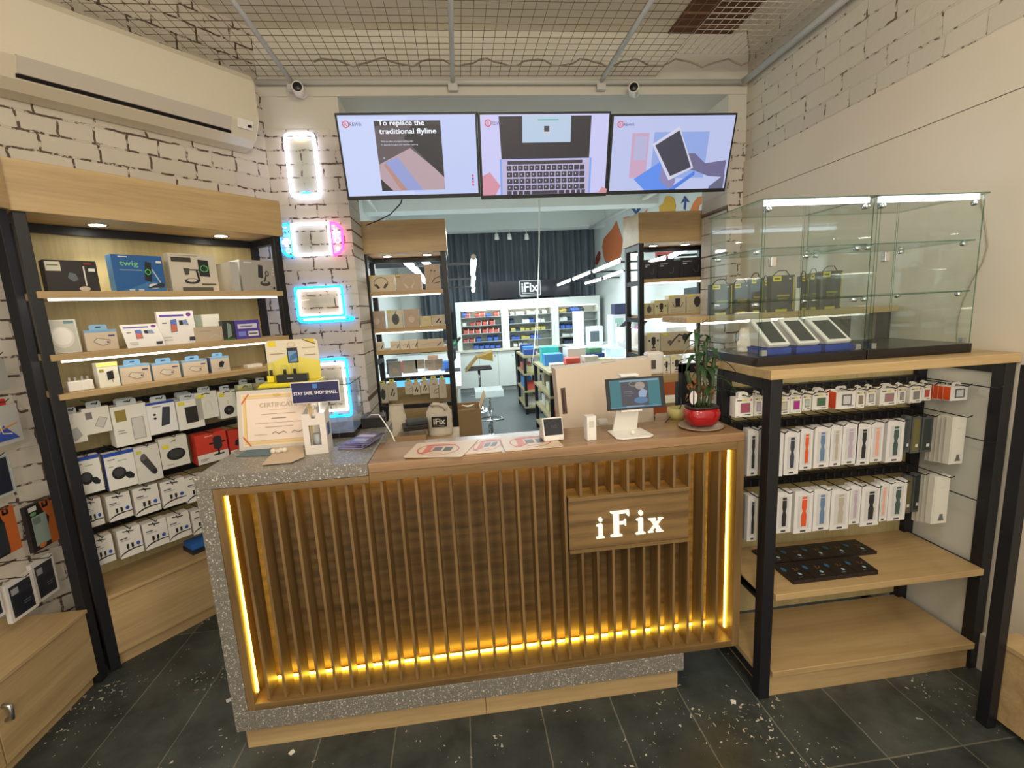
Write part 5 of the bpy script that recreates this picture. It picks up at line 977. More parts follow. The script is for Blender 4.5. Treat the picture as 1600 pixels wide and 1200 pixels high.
R2 = [(160, 215, 370, 610, 'black', 'partly behind the front post'), (352, 428, 380, 605, 'navy', ''), (434, 498, 365, 578, 'orange', ''), (508, 588, 355, 568, 'blue', ''), (593, 650, 348, 560, 'beige', ''), (655, 733, 338, 550, 'lilac', ''), (727, 800, 340, 553, 'black', 'right of the lilac one'), (803, 865, 332, 538, 'peach', ''), (885, 972, 325, 538, 'dark green', '')]
for x0, x1, y0, y1, c, more in R2:
    wpack(x0, x1, y0, y1, 1.63, 0.018, 'tall white box with %s watch band, middle hanging row%s' % (c, (', ' + more) if more else ''), 'watch band', 'watch bands in the middle hanging row', (216, 214, 212), band_win(BANDS[c]), tab=False, name='watch_band_box')
    wpack(x0 - 12, x1 - 12, y0 - 6, y1 - 6, 1.66, 0.018, 'plain box directly behind the %s watch band, middle row%s' % (c, (', ' + more) if more else ''), 'watch band', 'watch bands in the middle hanging row', (212, 210, 208), None, tab=False, hook=False, name='watch_band_box')
wpack(300, 345, 385, 615, 1.60, 0.10, 'plain pale box turned edge on, right of the front post in the middle row', 'watch band', 'watch bands in the middle hanging row', (214, 212, 212), None, tab=False, name='watch_band_box')
R3 = [(160, 210, 715, 950, 'black', 'partly behind the front post'), (308, 388, 695, 908, 'black', 'right of the front post'), (404, 498, 690, 908, 'orange', ''), (504, 588, 680, 895, 'blue', ''), (594, 690, 680, 890, 'beige', ''), (690, 748, 660, 862, 'lilac', ''), (752, 848, 665, 870, 'black', 'right of the lilac one'), (846, 890, 645, 846, 'peach', ''), (894, 985, 640, 842, 'dark green', '')]
for x0, x1, y0, y1, c, more in R3:
    wpack(x0, x1, y0, y1, 1.62, 0.018, 'tall white box with %s watch band, lowest hanging row%s' % (c, (', ' + more) if more else ''), 'watch band', 'watch bands in the lowest hanging row', (216, 214, 212), band_win(BANDS[c]), tab=False, name='watch_band_box')
    wpack(x0 - 13, x1 - 13, y0 - 8, y1 - 8, 1.65, 0.018, 'plain box directly behind the %s watch band, lowest row%s' % (c, (', ' + more) if more else ''), 'watch band', 'watch bands in the lowest hanging row', (212, 210, 208), None, tab=False, hook=False, name='watch_band_box')
for x0, x1, y0, y1, c, nm, row in ((975, 1008, 300, 488, (60, 66, 70), 'dark grey', 'middle'), (1014, 1060, 300, 492, (110, 104, 60), 'olive', 'middle'), (1068, 1122, 300, 488, (52, 60, 56), 'blackish green', 'middle'), (972, 1014, 610, 806, (104, 94, 56), 'olive', 'lowest'), (1022, 1060, 600, 798, (50, 56, 54), 'blackish green', 'lowest')):
    wpack(x0, x1, y0, y1, 1.70, 0.02, 'clear box with %s watch band, %s hanging row' % (nm, row), 'watch band', 'watch bands in the %s hanging row' % row, (84, 88, 86), [('r', 0.15, 0.06, 0.85, 0.92, c), ('r', 0.5, 0.16, 0.8, 0.24, (214, 214, 210))], tab=False, name='watch_band_box')
for k in range(5):
    wpack(1218 - 24 * k, 1290 - 24 * k, 305 - 2 * k, 548 - 4 * k, 1.62 + 0.03 * k, 0.025, 'plain tall white box at the right of the middle row, %s from the front' % ORD[k], 'box', 'tall white boxes at the right of the middle row', (222, 220, 208), decalset('whitetall') if k == 0 else None, tab=False, hook=k == 0)
for k in range(4):
    wpack(1125 - 24 * k, 1205 - 24 * k, 615 - 2 * k, 858 - 4 * k, 1.62 + 0.03 * k, 0.025, 'plain tall white box at the right of the lowest row, %s from the front' % ORD[k], 'box', 'tall white boxes at the right of the lowest row', (222, 220, 208), decalset('whitetall') if k == 0 else None, tab=False, hook=k == 0)
# bare hooks
for px, py in ((1400, 0),): pass
for u, z, e in ((0.925, 1.20, 1.50), (0.93, 0.985, 1.50), (0.90, 0.75, 1.50)):
    m = MB(); m.path([(u, 0.32, z), (u, -0.0, z), (u, -0.015, z + 0.012)], 0.0025, BLACK, 5); m.build('hook', bu)
# flat black boxes on the middle shelf
def lerp(a, b, t): return a + (b - a) * t
def flatrow(BL, BR, TL, TR, n, z, th, labs):
    P = [at_z(*p, z + th) for p in (BL, BR, TL, TR)]
    for k in range(n):
        a = [lerp(P[0], P[1], k / n), lerp(P[0], P[1], (k + 0.985) / n), lerp(P[2], P[3], (k + 0.985) / n), lerp(P[2], P[3], k / n)]
        o = a[0].copy(); m = MB(); m.hexa([(p.x - o.x, p.y - o.y, 0) for p in a], [(p.x - o.x, p.y - o.y, th) for p in a], mat('matt_black_card', (34, 28, 30), 0.35))
        b = m.build('flat_box', loc=(o.x, o.y, z + 0.0005 + 0.0003 * k)); tag(b, labs % ORD[k], 'box', 'flat black boxes on the low unit shelf')
        m = MB(); draw(m, 1, 1, decalset('card'), y=0)
        ex, ey = a[1] - a[0], a[3] - a[0]
        m.v = [((ex * q[0] + ey * q[2]).x, (ex * q[0] + ey * q[2]).y, th + 0.0005 - q[1] * 0.6) for q in m.v]; m.build('printed_front', b)
flatrow((1240, 908), (1373, 892), (1207, 881), (1342, 869.5), 4, 0.462, 0.016, 'flat black box, %s from the left in the front row of the shelf')
flatrow((1205, 880), (1371, 862), (1175, 859), (1336, 843), 5, 0.462, 0.012, 'flat black box, %s from the left in the back row of the shelf')
# ================================================================== THINGS ON THE COUNTER
TT, WT = 1.0935, 1.0885            # heights of terrazzo and oak tops
# small glass box with black base at the back of the terrazzo
t = empty('small_glass_case', (-0.93, 1.97, TT), 0, 'small glass case with black base behind the certificate', 'glass case')
m = MB(); m.box(0, 0, 0, 0.46, 0.22, 0.022, mat('black_gloss', (28, 24, 24), 0.25)); m.build('base', t, bevel=0.002)
for n_, a in (('front_pane', (0, 0, 0.023, 0.46, 0.003, 0.225)), ('back_pane', (0, 0.217, 0.023, 0.46, 0.22, 0.225)), ('side_pane', (0, 0.0035, 0.023, 0.003, 0.2165, 0.225)), ('side_pane', (0.457, 0.0035, 0.023, 0.46, 0.2165, 0.225)), ('top_pane', (-0.002, -0.002, 0.2255, 0.462, 0.222, 0.2295))):
    g = MB(); g.box(*a, GLASS); g.f.pop(0) if False else None; g.build(n_, t)
m = MB()
for a, b in (((-0.002, -0.0025, 0.2275), (0.462, -0.0025, 0.2275)), ((0.4625, -0.002, 0.2275), (0.4625, 0.222, 0.2275))): m.tube(a, b, 0.0022, GLASSE, 5)
m.build('edge', t)
# yellow charger display stand on top of it
TG = TT + 0.2300
p = at_y(399, 590, 1.975); q = at_y(491, 583, 1.975); SW = q.x - p.x
t = empty('charger_display_stand', (p.x, 1.975, TG), 0, 'yellow and white counter display with tiny chargers under clear covers', 'display stand')
YEL = mat('yellow_acrylic', (232, 214, 30), 0.3)
m = MB(); m.prism([(0, 0), (SW, 0), (SW - 0.002, 0.018), (0.012, 0.018)], 0.0, 0.14, YEL, 'y'); m.build('base', t, bevel=0.004)
m = MB(); m.prism([(0.012, 0.018), (SW - 0.004, 0.018), (SW - 0.004, 0.175), (SW - 0.016, 0.188), (0.024, 0.188), (0.012, 0.176)], 0.105, 0.112, mat('stand_card', (224, 214, 190), 0.4), 'y'); bb = m.build('back_board', t)
m = MB(); draw(m, SW - 0.016, 0.17, [('p', [(0.0, 0.0), (1, 0), (1, 0.45), (0.4, 0.62), (0.0, 0.4)], (230, 216, 96)), ('r', 0.06, 0.85, 0.2, 0.98, (232, 208, 30)), ('p', [(0.64, 1.0), (0.94, 1.0), (0.94, 0.86), (0.72, 1.0)], (222, 190, 40)), ('l', [(0.72, 0.99), (0.95, 0.87)], 0.02, (60, 50, 30)),
     ('r', 0.40, 0.42, 0.60, 0.80, (34, 36, 44)), ('r', 0.42, 0.45, 0.58, 0.72, (110, 150, 190)), ('p', [(0.42, 0.45), (0.58, 0.55), (0.58, 0.68), (0.45, 0.6)], (60, 110, 160)), ('o', 0.5, 0.88, 0.07, 0.06, 0.012, (220, 170, 160)), ('r', 0.08, 0.66, 0.34, 0.675, (150, 140, 110)), ('r', 0.70, 0.78, 0.95, 0.795, (150, 140, 110)), ('r', 0.72, 0.60, 0.94, 0.615, (150, 140, 110))], 0.012, 0.018, y=0.1045); m.build('printed_front', bb)
for i, (u, hh) in enumerate(((0.04, 0.10), (0.095, 0.085), (0.135, 0.095))):
    m = MB(); m.box(u - 0.013, 0.045, 0.019, u + 0.013, 0.075, 0.045, YEL if i == 0 else DARK); m.box(u - 0.005, 0.055, 0.045, u + 0.005, 0.065, 0.068, DARK); k = m.build('charger', t)
    m = MB(); m.lathe([(0.015, 0.045), (0.015, hh - 0.01), (0.010, hh), (0.001, hh + 0.002)], CLEARP, 14, c=(u, 0.06, 0)); tag(m.build('clear_cover', k), 'clear dome cover')
m = MB(); m.box(0.075, 0.012, 0.019, SW - 0.035, 0.042, 0.05, DARK); draw(m, 0.1, 0.02, [('r', 0.38, 0.4, 0.62, 0.6, (150, 150, 150))], 0.08, 0.025, y=0.0115); m.build('charging_block', t, bevel=0.001)
# certificate
def leanbox(name, A, B, Ctl, th, mats, label, cat, pic=None, grp=None):
    """thin upright board from its lower left, lower right and upper left front corners"""
    U = (B - A); V = (Ctl - A); W, H = U.length, V.length; ux = U.normalized(); vz = V.normalized(); nn = ux.cross(vz).normalized()  # nn points to the front(-y)
    o = MB().box(0, 0, 0, W, th, H, mats).build(name, bevel=0.001)
    o.matrix_world = Matrix(((ux.x, -nn.x, vz.x, A.x), (ux.y, -nn.y, vz.y, A.y), (ux.z, -nn.z, vz.z, A.z), (0, 0, 0, 1)))
    tag(o, label, cat, grp)
    if pic: m = MB(); draw(m, W, H, pic); m.build('printed_front', o)
    return o, W, H
def V3(x, y, z): return Vector((x, y, z))
A = at_z(374, 705, TT); B = V3(at_z(497, 698, TT).x, A.y, TT)
htop = at_y(366, 612, A.y + 0.045); o_, W_, H_ = leanbox('framed_certificate', V3(A.x, A.y, TT + 0.001), V3(B.x, B.y, TT + 0.001), V3(A.x + 0.0, A.y + 0.045, htop.z), 0.015, mat('silver_frame', (206, 198, 188), 0.35), 'framed certificate in a pale silver frame leaning on the terrazzo top', 'certificate')
GO = (206, 176, 110)
m = MB(); pic = [('r', 0.055, 0.06, 0.945, 0.94, (232, 214, 194)), ('r', 0.075, 0.085, 0.925, 0.915, (226, 196, 130)), ('r', 0.105, 0.125, 0.895, 0.875, (236, 216, 200)), ('l', [(0.11, 0.14), (0.89, 0.14), (0.89, 0.86), (0.11, 0.86), (0.11, 0.14)], 0.012, GO), ('p', [(0.06, 0.80), (0.14, 0.94), (0.16, 0.94), (0.06, 0.76)], (206, 90, 60)), ('p', [(0.06, 0.2), (0.14, 0.06), (0.16, 0.06), (0.06, 0.24)], (206, 90, 60)), ('p', [(0.94, 0.80), (0.86, 0.94), (0.84, 0.94), (0.94, 0.76)], (206, 90, 60)),
    ('t', 'CERTIFICATE', 0.28, 0.70, 0.075, (186, 172, 140), 0.46, 0.01), ('r', 0.40, 0.65, 0.62, 0.655, GO), ('r', 0.3, 0.58, 0.72, 0.586, (160, 150, 140)), ('r', 0.42, 0.50, 0.60, 0.515, (150, 140, 130)), ('r', 0.22, 0.43, 0.80, 0.436, (160, 150, 140)), ('r', 0.34, 0.36, 0.68, 0.368, (150, 140, 130)), ('r', 0.2, 0.24, 0.36, 0.245, (150, 140, 130)), ('l', [(0.42, 0.25), (0.46, 0.28), (0.50, 0.245), (0.56, 0.28), (0.6, 0.25)], 0.012, (140, 130, 120)), ('l', [(0.66, 0.25), (0.7, 0.28), (0.74, 0.245), (0.8, 0.28)], 0.012, (140, 130, 120)), ('e', 0.5, 0.90, 0.05, 0.02, GO)]
draw(m, W_, H_, pic); m.build('certificate_sheet', o_)
# sign card STAY SAFE. SHOP SMALL. on a thin clear stem
A = at_y(457, 632, 1.865); B = at_y(533, 627, 1.865); T_ = at_y(455, 598, 1.865)
o_, W_, H_ = leanbox('sign_card', A, B, V3(A.x, 1.865, T_.z), 0.004, mat('card_edge', (226, 222, 216), 0.4), 'small navy sign reading STAY SAFE. SHOP SMALL. above the dispenser', 'sign', [('r', 0.02, 0.045, 0.98, 0.955, (34, 34, 84)), ('r', 0.445, 0.68, 0.545, 0.88, (60, 120, 190)), ('t', 'STAY SAFE. SHOP SMALL.', 0.05, 0.40, 0.15, (236, 234, 240), 0.9, 0.02)])
m = MB(); m.box(W_ * 0.86, 0.0045, -(A.z - TT) + 0.001, W_ * 0.89, 0.007, H_ * 0.9, CLEARP); m.box(W_ * 0.7, -0.02, -(A.z - TT) + 0.001, W_ * 1.0, 0.03, -(A.z - TT) + 0.004, CLEARP); tag(m.build('stem', o_), 'clear stem and foot')
# hand gel dispenser
A = at_z(478, 711, TT); B = at_z(512, 709, TT); W_ = B.x - A.x
t = empty('gel_dispenser', (A.x, A.y, TT), 0.05, 'white cut-out gel dispenser box with a pump bottle inside', 'dispenser')
Wd, Hd, Dd = W_ * 1.02, 0.155, 0.08
m = MB(); DW = mat('dispenser_white', (222, 214, 206), 0.35)
m.box(0, 0, 0, Wd, Dd, 0.006, DW); m.box(0, 0, 0.006, Wd * 0.26, 0.004, Hd, DW); m.box(Wd * 0.74, 0, 0.006, Wd, 0.004, Hd, DW); m.box(Wd * 0.26, 0, 0.006, Wd * 0.74, 0.004, Hd * 0.22, DW)
m.prism([(Wd * 0.26, Hd * 0.72), (Wd * 0.74, Hd * 0.72), (Wd * 0.74, Hd), (Wd * 0.66, Hd), (Wd * 0.58, Hd * 0.88), (Wd * 0.42, Hd * 0.88), (Wd * 0.34, Hd), (Wd * 0.26, Hd)], 0, 0.004, DW, 'y')
for x_ in (0, Wd - 0.004): m.prism([(0.0045, 0.006), (Dd, 0.006), (Dd, Hd * 1.12), (0.0045, Hd)], x_, x_ + 0.004, DW, 'x')
m.prism([(0.0045, 0.006), (Dd, 0.006), (Dd, 0.01), (0.0045, 0.01)], 0, Wd, DW, 'x'); m.build('box', t)
m = MB(); m.box(Wd + 0.0002, Dd * 0.25, Hd * 0.42, Wd + 0.001, Dd * 0.7, Hd * 0.72, col((60, 90, 150))); m.build('sticker', t)
m = MB(); m.lathe([(0.02, 0.012), (0.022, 0.016), (0.022, 0.10), (0.018, 0.115), (0.011, 0.125), (0.011, 0.135)], CLEARP, 18, c=(Wd / 2, Dd / 2, 0)); b_ = m.build('bottle', t)
m = MB(); m.lathe([(0.016, 0.132), (0.016, 0.150), (0.006, 0.152), (0.006, 0.170), (0.013, 0.172), (0.014, 0.186), (0.004, 0.190)], DW, 16, c=(Wd / 2, Dd / 2, 0)); m.tube((Wd / 2, Dd / 2, 0.18), (Wd / 2 + 0.006, -0.008, 0.176), 0.004, DW, 8); tag(m.build('pump', b_), 'white pump head')
m = MB(); m.lathe([(0.0195, 0.014), (0.0195, 0.07)], mat('gel', (186, 186, 184), 0.2), 14, c=(Wd / 2, Dd / 2, 0)); m.build('gel_fill', b_)
# crumpled napkin, teal folder
A = [at_z(*p, TT) for p in ((409, 728), (455, 724), (476, 715), (474, 698), (425, 700), (424, 712))]
m = MB(); rn = random.Random(5); m.prism([(p.x, p.y) for p in A], TT + 0.003, TT + 0.0045, mat('napkin', (208, 186, 160), 0.8), 'z'); nb = m.build('paper_napkin'); tag(nb, 'beige paper napkin lying at the front of the terrazzo top', 'napkin')
m = MB(); c_ = at_z(436, 706, TT + 0.008)
for k in range(6): m.ball((c_.x + rn.uniform(-0.022, 0.022), c_.y + rn.uniform(-0.008, 0.008), TT + 0.013), rn.uniform(0.007, 0.011), mat('tissue', (226, 216, 204), 0.9), 8, sz=0.9)
tag(m.build('crumpled_tissue'), 'crumpled white tissue on the beige napkin', 'tissue')
A = [at_z(*p, TT) for p in ((369, 714), (424, 712), (426, 702), (387, 703))]
m = MB(); m.prism([(p.x, p.y) for p in A], TT + 0.0002, TT + 0.0025, mat('teal_card', (78, 110, 122), 0.5), 'z'); tag(m.build('teal_folder'), 'flat teal folder in front of the certificate', 'folder')
# leaflets
rn = random.Random(11); c_ = at_z(556, 700, TT)
for k in range(7):
    mz = TT + 0.0006 + k * 0.0028; a = 0.32 + rn.uniform(-0.12, 0.1)
    m = MB(); W_, D_ = 0.10, 0.145; m.box(-W_ / 2, -D_ / 2, 0, W_ / 2, D_ / 2, 0.0022, mat('leaflet_edge', (150, 146, 180), 0.5))
    o = m.build('leaflet', loc=(c_.x + 0.004 * k + rn.uniform(-0.008, 0.008), c_.y + 0.004 * k + 0.05 + rn.uniform(-0.006, 0.006), mz), rz=-a)
    tag(o, 'glossy violet leaflet, %s in the pile counted from the bottom' % ORD[k] if k < 6 else 'glossy violet leaflet on top of the pile', 'leaflet', 'pile of violet leaflets on the terrazzo top')
    m = MB(); z_ = 0.0024
    for (a0, b0, a1, b1, c2) in ((-0.5, -0.5, 0.5, 0.5, (96, 84, 150)), (-0.5, 0.1, 0.5, 0.32, (196, 190, 216)), (-0.35, -0.3, 0.3, -0.1, (170, 160, 196)), (0.25, -0.5, 0.5, 0.5, (52, 48, 90))):
        m.add([(a0 * W_, b0 * D_, z_), (a1 * W_, b0 * D_, z_), (a1 * W_, b1 * D_, z_), (a0 * W_, b1 * D_, z_)], [(0, 1, 2, 3)], col(c2, 0.15)); z_ += 0.0001
    m.build('printed_front', o)
m = MB(); c_ = at_z(545, 668, TT)
pts = [(-0.05, -0.03), (0.02, -0.045), (0.07, -0.02), (0.06, 0.03), (0.0, 0.045), (-0.055, 0.02)]
m.add([(c_.x + a, c_.y + b, TT + 0.001) for a, b in pts] + [(c_.x - 0.02, c_.y, TT + 0.02), (c_.x + 0.03, c_.y + 0.005, TT + 0.014)], [(0, 1, 6), (1, 7, 6), (1, 2, 7), (2, 3, 7), (3, 4, 7), (4, 6, 7), (4, 5, 6), (5, 0, 6), (5, 4, 3, 2, 1, 0)], mat('plastic_film', (214, 214, 222), 0.25))
tag(m.build('plastic_bag'), 'small crumpled translucent plastic bag behind the leaflets', 'plastic bag')
A = at_z(567, 668, TT); B = at_z(604, 666, TT)
m = MB(); m.box(0, 0, 0, B.x - A.x, 0.10, 0.048, DARK); o = m.build('black_box', loc=(A.x, A.y - 0.03, TT + 0.0005), rz=0.12, bevel=0.003); tag(o, 'black square box at the back corner of the terrazzo top', 'box')
m = MB(); P_ = [at_z(570, 657, TT + 0.012), at_y(580, 648, 2.0), at_y(592, 648, 1.98), at_y(602, 662, 1.93), at_y(612, 678, 1.9), at_y(617, 690, 1.88)]
P_ = [at_z(556, 668, TT + 0.006)] + P_; sm_ = []
for i in range(len(P_) - 1):
    for k in range(4): sm_.append(P_[i].lerp(P_[i + 1], k / 4))
m.path(sm_ + [P_[-1]], 0.0028, WHITE, 6); tag(m.build('white_cable'), 'white cable running from the black box over the counter edge', 'cable')
# --- on the oak top: round cornered mats
def mat_card(corners, lab, ang, n, dz, nm='counter_mat'):
    P = [at_z(px, py, WT) for px, py in corners]; c0 = sum(P, Vector()) / 4; th = 0.003
    def shrink(k, q): return [P[k].lerp(P[(k + 1) % 4], q), P[k].lerp(P[(k - 1) % 4], q)]
    out = []
    for k in range(4):
        a = P[k].lerp(P[k - 1], 0.05); b = P[k].lerp(P[(k + 1) % 4], 0.05); mid = (a + b) / 2 * 0.5 + P[k] * 0.5; out += [a, mid, b]
    m = MB(); m.prism([(p.x - c0.x, p.y - c0.y) for p in out], 0, th, mat('counter_mat', (212, 190, 164), 0.4), 'z')
    o = m.build(nm, loc=(c0.x, c0.y, WT + 0.0003 + dz)); tag(o, lab, 'mat', 'printed mats along the oak worktop')
    ex = (P[1] - P[0]); ey = (P[3] - P[0]); k = MB()
    draw(k, 1, 1, [('o', 0.5, 0.5, 0.36, 0.40, 0.022, (190, 60, 46)), ('p', [(0.24, 0.72), (0.76, 0.78), (0.76, 0.88), (0.26, 0.82)], (196, 56, 40)), ('r', 0.26, 0.34, 0.38, 0.70, (206, 90, 60)), ('r', 0.41, 0.40, 0.56, 0.66, (84, 74, 80)), ('r', 0.60, 0.38, 0.74, 0.66, (60, 58, 64)), ('p', [(0.18, 0.22), (0.26, 0.18), (0.44, 0.36), (0.36, 0.40)], (206, 90, 76)), ('r', 0.40, 0.22, 0.62, 0.25, (190, 120, 96))])
    k.v = [((P[0] - c0 + ex * q[0] + ey * q[2]).x, (P[0] - c0 + ex * q[0] + ey * q[2]).y, th + 0.0002 - q[1] * 0.3) for q in k.v]; k.build('printed_front', o)
mat_card(((630, 717), (722, 715.5), (748, 689), (652, 695)), 'printed mat with red ring, leftmost on the oak worktop', 0, 1, 0.0032)
mat_card(((723, 711), (785, 706), (779, 685), (741, 688)), 'printed mat with red ring, middle one between two others', 0, 2, 0.0)
mat_card(((789, 706), (881, 698), (864, 682), (781, 685)), 'printed mat with red ring under the white card reader', 0, 3, 0.0)
# card reader
A = at_z(850, 691, WT + 0.0035); B = at_z(883, 689, WT + 0.0035); W_ = B.x - A.x
t = empty('card_reader', (A.x, A.y, WT + 0.0036), 0.06, 'white square card reader with black glass face, tilted back', 'card reader')
t.rotation_euler = (0, 0, 0.06)
m = MB(); m.prism([(0, 0), (0.085, 0), (0.085, 0.012), (0.04, 0.082), (0.022, 0.088), (0.0, 0.02)], 0, W_, WHITE, 'x'); m.build('housing', t, bevel=0.006)
m = MB(); a_ = math.atan2(0.022, 0.068); m.box(0.005, -0.001, 0.0, W_ - 0.005, 0.0, 0.062, mat('black_glass', (24, 22, 26), 0.08)); draw(m, W_ - 0.01, 0.062, [('o', 0.45, 0.5, 0.06, 0.08, 0.02, (80, 78, 84)), ('o', 0.62, 0.5, 0.06, 0.08, 0.02, (70, 68, 74))], 0.005, 0, y=-0.0014)
m.v = [(x, -0.0004 + y * math.cos(a_) + z * math.sin(a_), 0.024 + z * math.cos(a_) - y * math.sin(a_)) for x, y, z in m.v]; tag(m.build('screen', t), 'black glass face')
# small white pump box
A = at_z(918, 689, WT); m = MB(); m.box(0, 0, 0, 0.036, 0.034, 0.093, WHITE); m.box(0.008, -0.0008, 0.05, 0.028, 0, 0.075, col((206, 200, 190)))
o = m.build('white_holder', loc=(A.x, A.y, WT + 0.0004), rz=0.1, bevel=0.002); tag(o, 'small upright white box between card reader and tablet', 'box')
# tablet on its stand
A = at_z(968, 686, WT); t = empty('tablet_stand', (at_z(995, 686, WT).x, A.y, WT + 0.0004), 0.03, 'white tablet stand with wide flat foot on the oak worktop', 'stand')
m = MB(); W_ = 0.075; m.prism([(-W_, 0.0), (-W_ + 0.02, -0.018), (W_ - 0.02, -0.018), (W_, 0.0), (W_ - 0.006, 0.11), (-W_ + 0.006, 0.11)], 0, 0.006, WHITE, 'z'); m.build('foot', t, bevel=0.003)
m = MB(); m.hexa([(-0.05, 0.10, 0.004), (0.05, 0.10, 0.004), (0.05, 0.108, 0.004), (-0.05, 0.108, 0.004)], [(-0.045, 0.065, 0.105), (0.045, 0.065, 0.105), (0.045, 0.073, 0.107), (-0.045, 0.073, 0.107)], WHITE); m.build('arm', t)
TA = at_y(948, 645, A.y + 0.045); TB = at_y(1038, 649, A.y + 0.045); TCp = at_y(955, 600, A.y + 0.085)
m = MB(); m.box(-0.042, 0.028, 0.095, 0.042, 0.068, 0.102, WHITE); m.box(-0.036, 0.066, 0.10, 0.036, 0.072, 0.235, WHITE); m.box(-0.036, 0.045, 0.228, 0.036, 0.072, 0.236, WHITE); m.build('cradle', t, bevel=0.001)
m = MB(); m.ball((0.0, 0.02, 0.016), 0.009, WHITE, 10); m.build('hook_knob', t)
o_, W_, H_ = leanbox('tablet', V3(TA.x, A.y + 0.030, WT + 0.1035), V3(TB.x, A.y + 0.030, WT + 0.1035), V3(TA.x, A.y + 0.056, WT + 0.222), 0.008, mat('tablet_black', (26, 24, 28), 0.2), 'black tablet showing a teal screen, standing on the oak worktop', 'tablet')
m = MB(); draw(m, W_ * 0.86, H_ * 0.88, [('r', 0, 0, 1, 1, (20, 106, 116)), ('r', 0.0, 0.0, 1, 0.03, (90, 140, 170)), ('r', 0.22, 0.06, 0.76, 0.94, (52, 50, 66)), ('r', 0.2, 0.92, 0.98, 0.98, (120, 150, 170)), ('r', 0.3, 0.02, 0.66, 0.06, (130, 150, 170)), ('o', 0.48, 0.84, 0.09, 0.08, 0.04, (120, 112, 104)), ('e', 0.60, 0.76, 0.10, 0.14, (150, 138, 126)), ('p', [(0.56, 0.36), (0.70, 0.34), (0.74, 0.56), (0.64, 0.66), (0.56, 0.52)], (140, 160, 186)), ('e', 0.60, 0.24, 0.14, 0.12, (70, 110, 150)), ('r', 0.26, 0.56, 0.44, 0.58, (120, 120, 130)), ('r', 0.26, 0.50, 0.46, 0.515, (110, 110, 120)), ('r', 0.26, 0.42, 0.42, 0.435, (110, 110, 120))], W_ * 0.06, H_ * 0.06, emit=0.8); tag(m.build('display', o_), 'lit teal picture')
# clear plastic tray behind stand
A = at_z(937, 668, WT); m = MB(); m.box(0, 0, 0, 0.10, 0.05, 0.035, CLEARP); m.box(0.01, 0.01, 0.002, 0.05, 0.04, 0.02, WHITE); o = m.build('clear_tray', loc=(A.x, A.y + 0.03, WT + 0.0005), bevel=0.003); tag(o, 'clear plastic tray behind the tablet stand', 'tray')
# plant
c_ = at_z(1098, 672, WT); cy_ = c_.y + 0.045
m = MB(); m.lathe([(0.07, 0.0), (0.082, 0.004), (0.088, 0.010), (0.08, 0.010), (0.07, 0.006)], mat('clear_saucer', (160, 140, 120), 0.2), 28); o = m.build('saucer', loc=(c_.x + 0.015, cy_, WT + 0.0004)); tag(o, 'shallow translucent saucer under the red pot', 'saucer')
t = empty('potted_plant', (c_.x + 0.018, cy_, WT + 0.011), 0, 'green lucky bamboo plant in a glossy red pot on the worktop', 'potted plant')
RED = mat('red_glaze', (160, 14, 22), 0.18, coat=0.5)
def rsq(r, h, k=0.78, n=32):
    o = []
    for j in range(n):
        th = 2 * math.pi * j / n; cc, ss = math.cos(th), math.sin(th); q = (abs(cc) ** 3.2 + abs(ss) ** 3.2) ** (-1 / 3.2); o.append((r * q * cc, r * q * ss * 0.8, h))
    return o
m = MB(); prof = [(0.050, 0), (0.062, 0.006), (0.074, 0.03), (0.078, 0.055), (0.073, 0.075), (0.066, 0.08)]; vs = []; n = 32
for r_, h_ in prof: vs += rsq(r_, h_)
fs = [(i * n + j, i * n + (j + 1) % n, (i + 1) * n + (j + 1) % n, (i + 1) * n + j) for i in range(len(prof) - 1) for j in range(n)] + [tuple(range(n - 1, -1, -1)), tuple((len(prof) - 1) * n + j for j in range(n))]
m.add(vs, fs, RED, True); m.build('pot', t)
m = MB(); vs = rsq(0.066, 0.0801) + rsq(0.071, 0.0801) + rsq(0.071, 0.09) + rsq(0.060, 0.09) + rsq(0.060, 0.0802)
fs = [(i * n + j, i * n + (j + 1) % n, (i + 1) * n + (j + 1) % n, (i + 1) * n + j) for i in range(4) for j in range(n)]
m.add(vs, fs, mat('pot_rim', (52, 34, 32), 0.5), True); tag(m.build('pot_rim', t), 'dark inner rim')
m = MB(); m.add(rsq(0.060, 0.083), [tuple(range(n))], mat('soil', (60, 44, 32), 0.9)); m.build('soil', t)
LEAF = mat('leaf_green', (38, 72, 34), 0.4, noise=0.35); CANE = mat('cane_green', (56, 70, 36), 0.5, noise=0.25); HUSK = mat('dry_husk', (136, 92, 48), 0.8, noise=0.35)
rn = random.Random(21)
canes = [(-0.015, 0.0, 0.36, -0.012), (0.012, 0.008, 0.30, 0.012), (0.03, -0.006, 0.24, 0.03), (-0.035, 0.004, 0.17, -0.03)]
def leaf(mb, base, az, L, droop, wd, mt, el=0.7):
    d = Vector((math.cos(az), math.sin(az), 0)); sd = Vector((-math.sin(az), math.cos(az), 0)); N = 7; vs = []
    for k in range(N + 1):
        s_ = k / N; r_ = L * s_; p = base + d * (r_ * math.cos(el)) + Vector((0, 0, L * (math.sin(el) * s_ - droop * s_ * s_))); w_ = wd * math.sin(math.pi * min(1, 0.12 + 0.88 * s_)) ** 0.8 * (1 - 0.3 * s_)
        vs += [p - sd * w_, p + Vector((0, 0, -w_ * 0.35)), p + sd * w_]
    fs = []
    for k in range(N): a = 3 * k; fs += [(a, a + 1, a + 4, a + 3), (a + 1, a + 2, a + 5, a + 4)]
    mb.add(vs, fs, mt, True)
